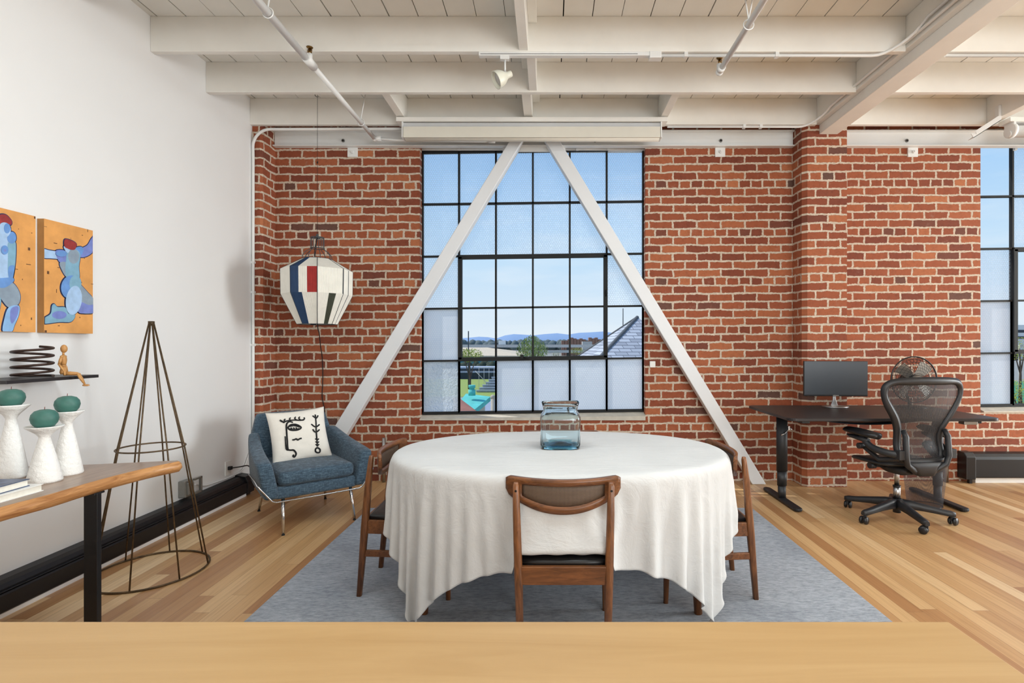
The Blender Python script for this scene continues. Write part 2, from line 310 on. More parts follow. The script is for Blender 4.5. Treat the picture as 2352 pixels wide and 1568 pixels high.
CLOTH = [
-685,7,13,7,-6,13,17,19,15,22,8,-1,16,23,25,9,13,24,25,11,16,26,25,24,15,26,28,21,17,12,7,20,30,31,31,30,31,31,31,30,31,31,30,24,28,8,8,16,25,28,25,26,24,19,22,10,17,21,27,22,22,21,3,3,19,23,20,23,5,-8,5,21,20,22,-8,-18,
-15,13,18,7,5,-2,13,18,17,17,21,2,4,23,23,21,6,23,23,20,11,25,25,26,15,26,28,25,20,16,5,17,31,30,31,30,31,31,30,31,31,31,29,28,28,4,10,20,28,28,23,28,23,21,19,10,19,24,27,20,26,12,1,11,24,21,23,11,-4,-1,21,20,20,-1,-7,14,
-3,5,14,17,6,5,-3,15,22,15,21,16,-2,14,24,25,11,14,24,27,11,20,26,26,19,25,27,28,15,20,14,12,31,31,30,31,31,30,30,31,31,30,28,30,29,13,2,25,28,27,23,29,20,26,13,13,22,27,23,24,23,5,4,22,22,22,19,-1,-4,18,21,23,0,-11,16,22,
-20,18,6,18,16,5,4,1,15,22,16,23,9,2,22,23,23,7,24,25,19,13,27,25,23,23,28,29,17,26,13,13,28,31,31,31,30,29,31,30,31,29,31,28,28,17,7,23,30,27,24,26,23,25,10,18,24,28,22,26,15,2,15,24,22,22,5,-6,14,22,22,6,-9,11,23,23,
3,-2,20,4,19,17,2,5,2,18,22,18,22,3,10,25,25,16,15,24,25,12,24,25,26,21,29,28,20,29,20,9,27,31,30,31,30,30,30,30,30,29,31,28,27,22,13,21,30,27,25,25,25,21,11,22,26,27,23,23,10,5,24,22,24,12,-6,9,23,23,9,-10,11,23,23,21,
11,-10,-2,16,8,20,16,3,4,5,21,19,23,16,2,18,26,24,12,24,25,18,18,26,27,20,29,29,21,29,26,9,28,29,31,30,30,30,31,29,31,28,28,30,25,29,17,21,30,25,27,23,28,17,15,24,28,25,26,16,4,18,25,23,18,-1,4,22,22,14,-7,7,22,24,15,-13,
-11,11,-9,-3,19,7,20,15,2,6,7,22,20,24,10,7,25,25,17,18,27,25,14,26,27,21,28,29,24,28,29,15,27,27,30,30,31,30,30,30,30,28,29,29,27,30,18,24,30,25,28,24,27,13,22,25,28,25,25,8,10,25,24,23,3,0,21,23,17,-7,8,22,22,20,-16,-9,
-19,17,12,-8,-2,16,11,20,14,2,6,12,22,22,22,6,16,26,24,14,25,28,17,22,29,24,26,29,25,28,30,27,19,28,29,30,31,30,30,31,30,28,30,27,30,30,21,25,30,25,29,25,24,16,25,25,27,26,19,7,21,25,24,11,-1,17,24,19,-3,5,22,21,16,-10,-5,18,
-23,20,17,13,-6,-2,18,10,21,14,1,8,15,23,23,18,7,23,26,21,19,27,23,19,28,28,24,29,27,28,30,28,21,29,29,31,31,30,31,30,31,28,30,29,30,29,23,29,30,25,28,27,19,23,26,25,27,26,11,14,26,25,18,0,14,24,21,-1,5,21,20,20,-14,-3,19,22,
-6,5,18,18,14,-5,0,16,12,21,11,3,10,18,24,24,12,14,26,26,17,26,27,18,28,29,24,29,28,29,30,29,24,29,30,31,31,31,30,31,31,29,29,31,30,28,27,30,29,27,28,27,19,27,25,27,27,20,11,23,26,23,4,10,24,22,3,4,21,20,16,-9,1,18,17,8,
12,-9,-1,18,18,15,-2,-1,17,12,21,13,4,11,21,24,22,11,21,27,22,22,28,24,23,30,25,29,29,29,30,30,27,30,31,31,31,31,31,30,31,31,30,31,30,29,30,30,29,28,28,26,24,27,24,29,26,14,19,26,26,10,7,23,24,6,5,19,19,19,-11,4,20,16,0,-8,
2,0,-10,-1,14,19,15,-1,2,15,15,20,10,8,14,22,25,20,14,25,26,21,27,27,24,28,27,30,29,30,30,30,31,31,31,31,31,31,31,31,31,31,31,31,31,31,30,31,29,30,29,26,27,27,25,28,22,16,25,26,18,7,21,24,11,4,19,19,16,-6,6,19,12,-6,-4,4,
-23,16,8,-8,-6,12,20,14,4,1,15,16,20,14,8,15,24,25,18,19,27,25,24,28,26,28,29,31,30,31,31,31,32,31,31,31,31,31,31,31,32,31,31,31,31,31,31,31,31,31,30,30,28,27,27,26,20,23,26,22,10,19,24,15,7,16,18,18,-6,9,20,9,-8,-3,13,15,
-25,17,16,12,-2,-6,8,18,16,5,5,13,17,19,13,14,18,23,24,21,23,26,26,28,29,31,31,31,31,32,31,31,31,31,31,31,31,31,32,31,31,31,31,31,31,31,31,31,32,31,31,31,31,30,28,27,24,25,24,15,18,22,18,8,17,19,15,-2,12,18,6,-7,2,15,15,16,
-23,15,17,16,15,4,-7,5,18,16,8,4,15,19,18,16,16,19,24,23,24,28,30,31,31,31,32,31,31,31,31,31,31,31,32,31,31,31,31,31,31,31,31,31,31,31,32,31,31,31,31,31,31,32,31,31,28,25,21,20,20,20,13,15,18,17,0,13,17,3,-5,7,16,16,16,6,
1,-2,8,16,16,17,9,-5,3,16,17,10,8,14,18,19,17,20,22,26,30,31,31,32,31,31,31,31,31,31,31,31,32,31,31,31,31,31,31,31,31,31,31,31,32,31,31,31,31,31,31,31,31,31,32,31,31,31,27,21,21,15,16,19,16,2,15,16,1,-3,12,18,15,12,1,-5,
4,1,-5,2,10,17,17,13,0,2,13,17,12,9,17,18,18,23,28,31,32,31,31,31,31,31,31,31,31,32,31,31,31,31,31,31,31,31,31,31,31,32,31,31,31,31,31,31,31,31,31,31,31,31,32,31,31,31,31,30,23,18,16,16,7,15,14,0,3,15,17,15,4,-4,5,14,
-23,15,10,-1,-3,4,13,17,17,4,4,10,16,14,13,16,24,30,32,31,31,31,31,31,31,32,31,31,31,31,31,31,31,31,31,31,31,32,31,31,31,31,31,31,31,31,31,31,31,31,31,31,31,32,31,31,31,31,31,31,32,23,18,10,15,14,-1,7,18,16,9,0,-1,11,18,16,
-28,16,15,14,9,-1,-2,7,16,16,9,6,10,15,15,24,31,32,31,31,31,31,31,31,31,31,31,31,31,31,31,31,31,31,32,31,31,31,31,31,31,31,31,31,31,31,31,31,31,31,32,31,31,31,31,31,31,31,31,31,31,31,25,15,11,5,11,17,11,2,1,8,16,17,12,-5,
-3,-1,10,14,15,13,6,-2,2,11,17,11,9,11,24,31,32,31,31,31,31,31,31,31,31,31,31,31,31,31,32,31,31,31,31,31,31,31,31,31,31,31,31,31,31,31,32,31,31,31,31,31,31,31,31,31,31,31,31,31,31,31,31,24,12,8,16,7,-1,5,15,16,15,8,-18,-16,
16,-4,-3,-2,4,14,15,12,4,2,6,12,12,21,31,31,31,31,31,31,31,31,32,31,31,31,31,31,31,31,31,31,31,31,31,31,31,31,31,31,31,32,31,31,31,31,31,31,31,31,31,31,31,31,31,31,31,31,31,31,31,31,31,31,20,10,4,5,12,16,14,6,-5,-13,-4,-20,
13,-20,1,1,0,-7,9,15,15,11,5,5,15,29,32,31,31,31,31,31,31,31,31,31,31,31,31,31,31,31,31,31,31,31,31,31,31,32,31,31,31,31,31,31,31,31,31,31,31,31,31,31,31,31,31,31,31,31,31,31,31,31,31,32,29,13,6,13,14,5,-5,-9,-8,0,8,-13,
10,-15,-9,-3,-1,-5,-1,4,9,13,12,9,25,31,31,31,31,31,31,31,31,31,31,31,31,31,31,31,31,31,31,32,31,31,31,31,31,31,31,31,31,31,31,31,31,31,31,31,31,31,31,31,31,31,31,31,32,31,31,31,31,31,31,31,31,23,12,3,-2,-3,-2,-1,4,4,8,-10,
-21,4,15,2,-6,-9,-6,-3,-2,2,12,19,30,31,31,31,31,31,31,31,31,31,31,32,31,31,31,31,31,31,31,31,31,31,31,31,31,31,31,31,31,31,31,31,31,31,31,32,31,31,31,31,31,31,31,31,31,31,31,31,31,31,31,31,31,29,10,2,-1,-1,3,5,4,5,3,-2,
-14,21,2,1,-1,1,-2,-3,-4,-3,4,24,32,31,31,31,31,31,31,31,31,31,31,31,31,31,31,31,31,31,31,31,31,31,31,31,31,31,31,31,32,31,31,31,31,31,31,31,31,31,31,31,31,31,31,31,31,31,31,31,31,31,31,31,31,31,17,5,3,4,3,3,3,2,1,0,
-6,8,-5,1,0,1,1,1,2,4,5,28,31,31,31,31,31,31,31,31,31,31,31,31,31,31,31,31,31,31,31,31,31,31,31,32,31,31,31,31,31,31,31,31,31,31,31,31,31,31,31,31,31,31,31,31,31,31,31,31,31,31,32,31,31,31,22,3,-3,-1,-1,1,0,1,1,1,
-15,0,4,4,2,2,2,3,2,2,9,30,31,31,31,31,31,31,31,31,31,31,31,31,31,31,31,32,31,31,31,31,31,31,31,31,31,31,31,31,31,31,31,31,31,31,31,31,31,31,31,31,31,32,31,31,31,31,31,31,31,31,31,31,31,31,26,4,1,3,3,3,4,5,3,2,
-16,0,2,2,4,4,8,7,5,1,11,31,31,31,31,31,31,31,31,32,31,31,31,31,31,31,31,31,31,31,31,31,31,31,31,31,31,31,31,31,31,31,31,31,31,31,32,31,31,31,31,31,31,31,31,31,31,31,31,31,31,31,31,31,31,31,28,10,4,2,2,1,1,1,-1,-1,
33,0,-1,-1,-1,-1,-1,-1,-1,3,15,31,31,31,31,31,31,31,31,31,31,31,31,31,31,31,31,31,31,31,31,31,31,31,31,31,32,31,31,31,31,31,31,31,31,31,31,31,31,31,31,31,31,31,31,31,31,31,31,31,31,31,31,31,31,31,29,4,0,2,2,1,1,2,2,2,
0,0,0,-2,-3,2,0,1,0,-1,13,31,31,31,31,31,31,31,31,31,31,31,31,31,31,31,31,31,31,32,31,31,31,31,31,31,31,31,31,31,31,31,31,31,31,31,31,31,31,31,31,31,31,31,31,31,31,31,31,31,31,31,32,31,31,31,28,12,6,5,5,5,4,3,4,4,
-29,1,1,1,0,1,4,4,7,6,14,30,31,31,31,31,31,31,31,31,31,31,31,31,32,31,31,31,31,31,31,31,31,31,31,31,31,31,31,31,31,31,31,31,31,31,31,31,31,31,31,32,31,31,31,31,31,31,31,31,31,31,31,31,31,31,26,4,0,1,1,2,4,5,5,4,
-9,-6,9,10,5,6,6,5,3,2,7,30,31,31,32,31,31,31,31,31,31,31,31,31,31,31,31,31,31,31,31,31,31,31,31,31,31,31,31,31,31,31,32,31,31,31,31,31,31,31,31,31,31,31,31,31,31,31,31,31,31,31,31,31,31,31,23,1,-4,-3,-1,-1,1,0,3,3,
-9,9,11,3,5,4,4,7,6,5,5,26,32,31,31,31,31,31,31,31,31,31,31,31,31,31,31,31,31,31,31,31,31,32,31,31,31,31,31,31,31,31,31,31,31,31,31,31,31,31,31,31,31,31,31,31,31,31,31,31,31,31,31,31,32,31,17,4,3,4,-2,-1,0,-1,-1,-1,
-17,20,18,-1,9,9,10,8,5,2,1,21,31,31,31,31,31,31,31,31,31,31,31,31,31,32,31,31,31,31,31,31,31,31,31,31,31,31,31,31,31,31,31,31,31,31,31,31,31,31,31,31,31,31,31,31,31,32,31,31,31,31,31,31,31,29,9,9,10,7,-2,0,1,4,0,3,
-3,27,11,13,10,9,4,-1,0,8,11,14,30,31,31,31,31,31,31,31,31,31,31,31,31,31,31,31,31,31,31,31,31,31,31,31,31,31,31,31,31,31,31,31,31,31,32,31,31,31,31,31,31,31,31,31,31,31,31,31,31,31,31,31,31,23,6,2,8,11,11,7,1,-3,3,12,
-4,29,20,12,10,1,-6,6,16,15,7,5,24,31,31,31,31,31,31,31,31,31,31,31,31,31,31,31,31,31,31,31,31,31,31,31,31,31,32,31,31,31,31,31,31,31,31,31,31,31,31,31,31,31,31,31,31,31,31,31,31,31,31,32,28,14,4,13,2,1,7,12,13,12,0,19,
-3,29,19,10,-1,8,15,19,14,4,3,10,14,28,31,31,31,31,31,31,31,31,31,31,31,31,31,31,31,31,31,31,32,31,31,31,31,31,31,31,31,31,31,31,31,31,31,31,31,31,31,31,31,31,31,31,31,32,31,31,31,31,31,30,20,8,11,5,14,10,-1,-1,8,13,15,24,
-3,27,4,20,20,20,17,14,1,2,8,14,10,18,30,31,31,31,31,31,31,31,31,32,31,31,31,31,31,31,31,31,31,31,31,31,31,31,31,31,31,31,31,31,31,31,31,32,31,31,31,31,31,31,31,31,31,31,31,31,31,31,32,22,11,9,7,11,8,14,15,0,2,5,19,29,
-3,23,21,26,20,18,14,8,1,10,11,10,12,13,21,30,32,31,31,31,31,31,31,31,31,31,31,31,31,31,31,31,31,31,31,31,31,31,31,31,31,31,32,31,31,31,31,31,31,31,31,31,31,31,31,31,31,31,31,31,32,31,24,14,13,4,10,5,12,10,16,16,7,6,11,30,
1,28,28,20,17,25,10,5,8,12,9,16,10,12,15,22,30,32,31,31,31,31,31,31,31,31,31,31,31,31,31,31,31,31,31,31,31,32,31,31,31,31,31,31,31,31,31,31,31,31,31,31,31,32,31,31,31,31,31,32,30,24,15,16,14,14,-3,6,7,12,14,12,18,17,12,19,
9,28,27,18,27,20,6,10,10,10,16,8,14,14,14,16,21,29,31,32,31,31,31,31,31,31,31,31,31,31,31,31,31,31,32,31,31,31,31,31,31,31,31,31,31,31,31,32,31,31,31,31,31,31,31,31,31,32,31,29,23,17,17,14,15,15,14,-3,0,4,14,14,17,18,19,17,
12,26,26,26,26,14,7,10,13,16,8,12,13,16,13,17,16,22,25,31,32,31,31,31,31,31,31,31,31,31,32,31,31,31,31,31,31,31,31,31,31,31,31,32,31,31,31,31,31,31,31,31,31,31,32,31,32,30,27,21,20,19,14,18,11,16,15,16,-3,-8,4,14,15,18,19,20,
16,26,26,26,24,10,10,13,17,5,14,14,13,11,15,14,21,20,20,25,28,31,31,31,31,31,31,31,32,31,31,31,31,31,31,31,31,31,31,31,31,32,31,31,31,31,31,31,31,31,31,32,31,31,32,30,28,25,22,23,18,19,19,12,18,6,17,16,17,-1,-10,-2,13,16,19,20,
17,26,25,25,17,13,15,15,8,13,12,14,7,14,14,21,18,15,24,22,25,25,28,31,31,31,32,31,31,31,31,31,31,31,31,31,31,32,31,31,31,31,31,31,31,31,31,31,32,31,31,31,31,30,29,26,24,25,20,23,23,15,16,19,12,16,4,16,18,17,3,-13,-5,8,18,20,
17,24,26,22,17,19,15,5,15,11,15,4,11,11,23,19,10,22,25,21,20,27,25,27,28,30,31,31,31,31,31,31,31,31,31,32,31,31,31,31,31,31,31,31,32,31,31,31,31,31,30,30,29,26,27,26,22,26,21,17,24,23,13,13,19,11,17,-1,17,18,20,5,-13,-11,5,18,
19,22,24,23,20,15,9,15,9,15,1,9,11,23,18,8,19,26,22,14,25,28,22,26,28,27,29,28,30,31,30,31,31,31,32,31,31,31,31,31,31,32,31,31,31,31,30,30,30,30,29,28,25,29,24,27,20,24,27,17,16,24,22,9,13,19,12,14,-2,15,19,20,9,-11,-13,-4,
19,23,23,24,18,9,16,6,18,-1,6,7,24,20,6,13,26,25,13,19,28,25,20,26,28,25,28,29,29,30,29,30,30,30,31,31,31,31,31,31,31,30,31,30,31,30,30,30,27,29,29,26,24,29,23,28,25,15,26,25,12,19,24,20,7,12,19,11,13,-6,17,19,22,13,-11,-14,
21,22,23,19,16,14,6,17,-2,3,8,22,22,6,8,24,25,17,12,25,27,20,22,28,27,22,28,28,29,29,30,26,29,31,30,31,31,29,31,31,31,30,28,31,31,30,27,29,29,25,29,26,22,28,26,25,28,16,19,27,20,10,21,23,18,4,14,18,12,10,-5,14,20,22,13,-6,
21,20,21,21,18,1,18,-3,1,4,22,23,8,3,21,25,21,8,20,27,25,15,26,28,26,19,29,28,29,28,27,24,30,31,30,30,31,28,30,31,30,29,29,30,30,30,25,28,30,23,29,26,20,27,28,22,28,22,11,26,26,14,10,23,23,15,1,14,19,12,8,-9,15,21,22,20,
22,22,21,16,3,14,-2,-1,5,20,23,11,-1,17,24,24,10,11,26,27,18,18,28,28,22,20,29,27,28,28,24,23,30,31,29,31,29,27,30,31,30,28,29,29,30,30,23,27,29,23,27,27,23,20,29,24,25,26,11,19,26,23,7,15,23,22,11,1,16,18,12,6,-7,12,21,22,
21,22,21,2,12,-2,-2,1,20,22,15,-3,11,24,24,17,4,21,26,26,12,23,27,27,18,22,28,28,27,28,18,25,30,30,30,30,29,26,30,30,30,27,30,27,30,30,25,22,28,24,25,26,28,14,27,26,24,26,20,7,25,25,18,5,19,21,23,7,0,17,18,12,3,-12,17,20,
21,18,4,12,1,-4,0,19,22,17,-3,5,23,23,22,5,12,25,26,20,12,26,26,26,16,24,27,27,27,27,15,25,30,30,30,29,26,27,30,30,30,26,29,27,30,29,27,18,27,25,22,27,29,14,24,27,22,26,25,8,15,26,24,11,6,21,21,21,3,1,18,17,12,0,-6,11,
21,0,15,0,-4,-2,17,21,21,-1,-2,20,22,24,11,3,22,25,26,11,18,27,26,23,14,27,25,28,26,22,16,24,30,30,30,29,24,27,30,31,30,26,28,24,31,28,28,15,27,25,19,28,28,18,17,28,23,24,26,16,5,24,25,22,3,10,23,20,19,0,2,19,17,13,-3,-13,
-1,13,3,-5,-3,16,21,21,3,-5,15,22,23,18,1,12,26,24,22,7,25,24,27,18,17,28,23,27,24,14,20,27,30,29,30,29,24,24,31,31,31,26,27,22,31,31,22,15,26,28,16,28,26,23,11,27,26,21,25,23,4,14,25,26,16,2,14,21,20,17,-3,3,19,17,11,-2,
16,1,-5,-4,14,20,22,7,-9,9,23,21,24,4,3,23,23,26,12,12,26,24,26,13,21,28,21,27,21,11,18,31,31,29,30,28,24,23,30,31,31,30,22,21,31,31,17,19,26,26,15,28,25,27,8,22,28,23,24,23,12,3,22,26,25,8,0,20,18,22,14,-5,4,21,16,13,
0,-4,-5,12,20,21,12,-8,1,22,21,23,12,-1,14,24,24,23,6,20,24,26,21,13,23,24,22,26,18,13,16,31,31,30,30,30,23,21,28,31,31,31,17,23,31,30,18,16,26,26,17,24,27,25,12,16,26,25,23,23,22,2,10,24,26,21,0,6,21,17,21,13,-7,5,20,18,
8,-19,11,21,20,16,-7,-5,19,21,22,20,0,3,23,21,27,13,9,25,22,27,16,15,24,20,24,22,17,12,18,30,31,31,30,30,25,15,29,31,31,22,22,26,30,30,19,13,24,27,20,19,28,25,18,7,25,26,21,25,24,10,-1,21,25,26,12,-2,12,20,18,20,7,-7,8,7,
-346,-25,-18,-21,-24,-21,-18,14,21,3,-24,-27,-15,11,5,-24,-19,11,6,-23,-24,-1,15,-5,-23,7,-3,-20,-25,-26,-28,-1,-2,0,2,-1,0,-2,1,2,-1,-3,1,-5,1,27,29,25,16,12,17,7,-18,-21,11,28,23,20,6,-18,-17,14,27,28,16,-11,-18,3,25,23,22,-4,-12,5,22,21,
-22,9,-10,-23,-22,-24,-18,-12,15,17,-8,-25,-25,-4,14,-11,-26,-3,15,-14,-27,-8,11,4,-26,1,5,-15,-23,-25,-28,-14,-2,0,1,0,1,-2,2,1,0,-2,-4,1,7,29,28,21,12,10,20,1,-19,-15,19,27,21,16,-4,-20,-3,22,28,23,1,-17,-6,21,23,23,2,-12,4,20,20,13,
-24,20,7,-7,-23,-23,-24,-19,-5,20,11,-17,-27,-20,8,6,-22,-20,15,-1,-26,-19,7,11,-23,-8,10,-9,-26,-22,-22,-23,1,0,2,-2,1,-2,5,1,0,-5,3,0,7,25,29,16,11,9,19,-5,-22,-3,25,25,20,9,-13,-15,11,26,27,12,-13,-13,15,24,24,10,-13,-2,22,20,14,-4,
6,-3,17,6,-9,-24,-23,-23,-19,4,19,1,-22,-26,-10,12,-8,-25,-2,11,-18,-25,-1,14,-17,-15,11,-5,-23,-12,-25,-25,5,0,0,-1,-3,0,5,4,-3,-3,0,4,7,19,24,18,5,11,17,-11,-20,9,27,22,17,1,-17,-4,21,27,21,-3,-16,5,24,24,14,-9,-2,17,21,15,-2,-3,
17,-17,-8,21,4,-10,-24,-23,-24,-14,9,17,-9,-25,-23,2,6,-19,-19,10,-4,-25,-12,13,-8,-21,10,-1,-19,-8,-20,-27,3,-4,5,-1,-4,-1,2,8,-2,-9,1,9,10,11,20,18,1,13,16,-16,-15,18,27,19,13,-7,-16,9,27,25,8,-14,-3,20,25,19,-5,-8,18,21,16,-2,-2,6,
20,-20,-16,-5,17,1,-11,-23,-24,-22,-10,14,9,-17,-26,-15,9,-6,-24,-5,8,-18,-21,6,2,-22,5,3,-20,-4,-14,-25,3,-9,3,2,-4,-1,0,8,-3,-8,9,5,15,0,18,18,-2,15,11,-19,-5,23,24,16,9,-13,-7,20,27,18,-6,-10,13,25,21,2,-7,13,21,17,-1,-2,6,10,
11,-11,-20,-16,-8,18,-1,-10,-24,-24,-22,-3,15,1,-23,-24,-5,8,-19,-20,9,-5,-25,-6,9,-18,-2,6,-19,-4,-7,-20,-6,-3,-3,4,-2,-2,0,6,-4,-3,7,9,11,-5,20,14,-4,18,6,-18,4,26,17,16,2,-14,6,26,24,4,-12,5,24,24,7,-8,11,21,17,2,-5,8,11,18,
-15,11,-6,-20,-16,-5,14,-3,-13,-23,-23,-20,2,13,-9,-25,-18,4,-5,-23,-3,5,-22,-16,9,-11,-9,7,-15,-6,-4,-13,-14,4,-7,5,-2,-1,-2,6,-4,-1,6,13,2,-3,19,10,-2,17,2,-14,13,23,13,15,-6,-7,18,26,15,-7,-2,19,25,13,-6,6,22,17,3,-3,8,12,15,4,
-4,3,12,-5,-21,-15,-9,15,-5,-12,-24,-23,-17,7,8,-17,-25,-10,5,-16,-16,6,-13,-21,4,-4,-14,7,-14,-6,-3,-10,-14,6,-7,3,0,-1,-2,4,-3,0,8,9,-3,3,19,3,-1,17,-2,-8,21,16,13,11,-10,5,24,22,2,-7,14,25,17,-3,3,21,17,7,-3,7,14,16,1,-1,
22,-17,-2,10,-3,-20,-15,-6,10,-8,-13,-23,-22,-12,9,-1,-22,-21,0,-4,-22,-3,-1,-22,-4,0,-15,4,-10,-6,-4,-7,-12,6,-7,3,-1,-1,-2,4,-2,0,9,4,-4,9,12,1,3,14,-5,2,21,10,17,3,-7,17,25,12,-6,6,24,20,2,0,20,18,7,-2,10,13,14,0,6,16,
23,-18,-18,-6,9,-1,-21,-14,-9,10,-10,-13,-22,-21,-8,8,-10,-23,-14,2,-16,-15,3,-13,-15,3,-15,1,-9,-5,-4,-5,-10,4,-2,-1,-1,-1,0,0,1,1,4,4,-2,9,5,4,7,9,-4,10,17,9,17,-2,3,23,19,1,-1,21,23,6,-1,18,18,11,-1,8,14,16,-3,8,20,17,
22,-17,-17,-19,-10,7,0,-20,-13,-8,4,-11,-14,-21,-20,-3,3,-15,-22,-6,-6,-18,-3,-7,-16,-2,-10,-6,-6,-5,-4,-4,-3,-1,0,0,0,1,0,0,1,2,1,1,2,3,4,5,6,6,2,13,11,11,14,-2,14,22,10,-2,15,23,12,0,15,18,11,0,10,15,13,-1,11,18,19,17,
2,1,-14,-18,-18,-13,2,2,-19,-14,-9,4,-14,-14,-19,-18,-1,-5,-18,-18,-4,-11,-11,-8,-11,-9,-5,-3,-2,-1,1,1,1,0,1,0,1,1,0,1,1,1,0,1,1,0,1,1,1,2,3,6,8,12,11,5,19,14,5,8,23,13,4,13,18,13,4,8,16,14,-1,13,18,20,10,-6,
-11,7,6,-10,-18,-18,-15,0,1,-17,-13,-11,-2,-13,-16,-16,-15,-3,-12,-15,-12,-10,-11,-8,-3,-2,1,1,1,0,1,1,1,0,1,0,1,1,0,1,1,1,0,1,1,0,1,1,0,1,0,1,0,4,8,11,12,12,8,19,15,10,10,18,14,4,11,15,13,1,16,18,18,7,-10,-9,
5,-6,3,8,-2,-17,-18,-16,-5,2,-17,-15,-9,-5,-14,-16,-15,-14,-9,-14,-11,-7,-2,1,1,1,0,1,1,0,1,1,1,0,1,0,1,1,0,1,1,1,0,1,1,0,1,1,0,1,1,0,1,0,1,2,6,10,14,15,13,11,17,15,8,10,17,12,3,17,19,15,-1,-9,1,10,
27,-15,-12,-3,6,2,-13,-18,-17,-8,1,-17,-13,-12,-10,-13,-16,-12,-15,-7,-2,1,1,1,1,1,0,1,1,0,1,1,1,0,1,0,1,1,1,0,1,1,0,1,1,0,1,1,0,1,1,0,1,1,0,1,0,2,6,14,12,17,15,9,13,16,12,5,19,19,10,-3,-5,8,15,14,
28,-15,-14,-14,-11,0,5,-8,-18,-16,-11,-2,-16,-15,-12,-13,-15,-11,-3,1,1,1,1,0,1,1,0,1,1,0,1,1,1,0,1,0,1,1,1,0,1,1,0,1,1,0,1,1,0,1,1,0,1,1,0,1,1,0,0,3,10,15,14,13,16,13,8,19,17,6,-4,4,13,15,12,5,
8,0,-10,-14,-14,-14,-8,2,-2,-16,-16,-13,-6,-15,-15,-15,-7,-1,2,1,0,1,1,0,1,1,0,1,1,0,1,1,1,0,1,0,1,1,1,0,1,1,0,1,1,0,1,1,0,1,1,0,1,1,0,1,1,1,0,1,0,8,12,18,14,9,19,16,1,0,12,15,14,9,0,-4,
-3,1,6,-3,-11,-14,-15,-12,-4,-2,-13,-16,-12,-12,-14,-7,1,1,1,1,0,1,1,0,1,1,0,1,1,0,1,1,1,0,1,1,0,1,1,0,1,1,0,1,1,0,1,1,0,1,1,0,1,1,0,1,1,0,1,1,0,0,6,14,14,17,12,3,9,14,15,10,0,-2,5,10,
25,-12,-10,2,5,-5,-12,-15,-14,-10,-3,-11,-15,-14,-5,0,1,1,1,1,0,1,1,0,1,1,0,1,1,0,1,1,1,0,1,1,0,1,1,0,1,1,0,1,1,0,1,1,0,1,1,0,1,1,0,1,1,0,1,1,0,1,0,6,14,14,5,14,15,13,5,-4,3,6,1,8,
27,-12,-12,-11,-8,2,2,-6,-14,-14,-13,-9,-11,-7,1,1,0,1,1,1,0,1,1,0,1,1,0,1,1,0,1,1,1,0,1,1,0,1,1,0,1,1,0,1,1,0,1,1,0,1,1,0,1,1,0,1,1,1,0,1,0,1,0,1,7,11,14,14,7,2,5,8,5,-6,2,9,
20,-4,-10,-12,-12,-8,-7,0,-1,-10,-14,-13,-8,0,1,1,1,0,1,1,0,1,1,0,1,1,0,1,1,0,1,1,1,0,1,1,0,1,1,0,1,1,0,1,1,0,1,1,0,1,1,0,1,1,1,0,1,1,0,1,0,1,0,1,1,9,12,5,5,10,9,1,5,6,4,7,
23,-13,-9,-2,-5,-9,-10,-9,-8,-4,-7,-10,-3,1,1,1,1,0,1,1,0,1,1,0,1,1,0,1,1,0,1,1,1,0,1,1,0,1,1,0,1,1,0,1,1,0,1,1,0,1,1,0,1,1,0,1,1,1,0,1,0,1,0,1,0,4,7,6,9,7,7,8,6,6,5,6,
16,-14,-5,-4,-5,-2,-5,-9,-9,-9,-5,-4,1,1,0,1,1,0,1,1,0,1,1,0,1,1,0,1,1,0,1,1,1,0,1,1,0,1,1,0,1,1,0,1,1,0,1,1,0,1,1,0,1,1,0,1,1,1,0,1,0,1,0,1,1,0,6,6,9,8,7,6,5,6,5,5,
16,2,-5,-6,-6,-6,-6,-7,-8,-6,-4,-1,1,1,0,1,1,0,1,1,0,1,1,0,1,1,0,1,1,1,0,1,1,0,1,1,0,1,1,0,1,1,0,1,1,0,1,1,0,1,1,1,0,1,1,0,1,1,0,1,0,1,1,0,1,0,3,6,6,6,6,7,6,6,7,6,
31,-5,-10,-5,-5,-4,-4,-5,-4,-5,-3,0,1,1,0,1,1,0,1,1,0,1,1,0,1,1,0,1,1,1,0,1,1,0,1,1,0,1,1,0,1,1,0,1,1,0,1,1,0,1,1,0,1,1,1,0,1,1,0,1,0,1,1,0,1,0,2,4,4,5,5,5,5,5,7,6,
23,-6,-2,-4,-5,-4,-5,-4,-3,-4,-2,0,1,1,0,1,1,0,1,1,0,1,1,0,1,1,1,0,1,1,0,1,1,0,1,1,0,1,1,0,1,1,0,1,1,1,0,1,0,1,1,1,0,1,1,0,1,1,0,1,0,1,1,0,1,1,1,3,3,4,3,3,3,2,4,4,
23,-2,-3,-4,-3,-3,-3,-3,-3,-3,-1,0,1,1,0,1,1,0,1,1,0,1,1,0,1,1,1,0,1,1,0,1,1,0,1,1,0,1,1,0,1,1,0,1,1,1,0,1,1,0,1,1,0,1,1,0,1,1,0,1,0,1,1,0,1,1,0,2,3,3,3,2,2,2,0,1,
7,1,1,1,0,0,-1,-1,-1,0,-1,1,0,1,1,0,1,0,1,1,0,1,1,1,0,1,1,0,1,1,0,1,1,0,1,1,0,1,1,0,1,1,0,1,1,1,0,1,1,0,1,1,0,1,1,0,1,1,0,1,1,0,1,0,1,1,1,0,1,0,1,2,1,1,1,0,
22,1,1,0,-1,3,3,2,2,0,0,1,0,1,1,0,1,0,1,1,0,1,1,0,1,1,1,0,1,1,0,1,1,0,1,1,0,1,1,0,1,1,0,1,1,1,0,1,1,0,1,1,0,1,1,0,1,1,0,1,1,0,1,0,1,1,1,-1,-2,-1,-1,-1,-2,-2,-2,-2,
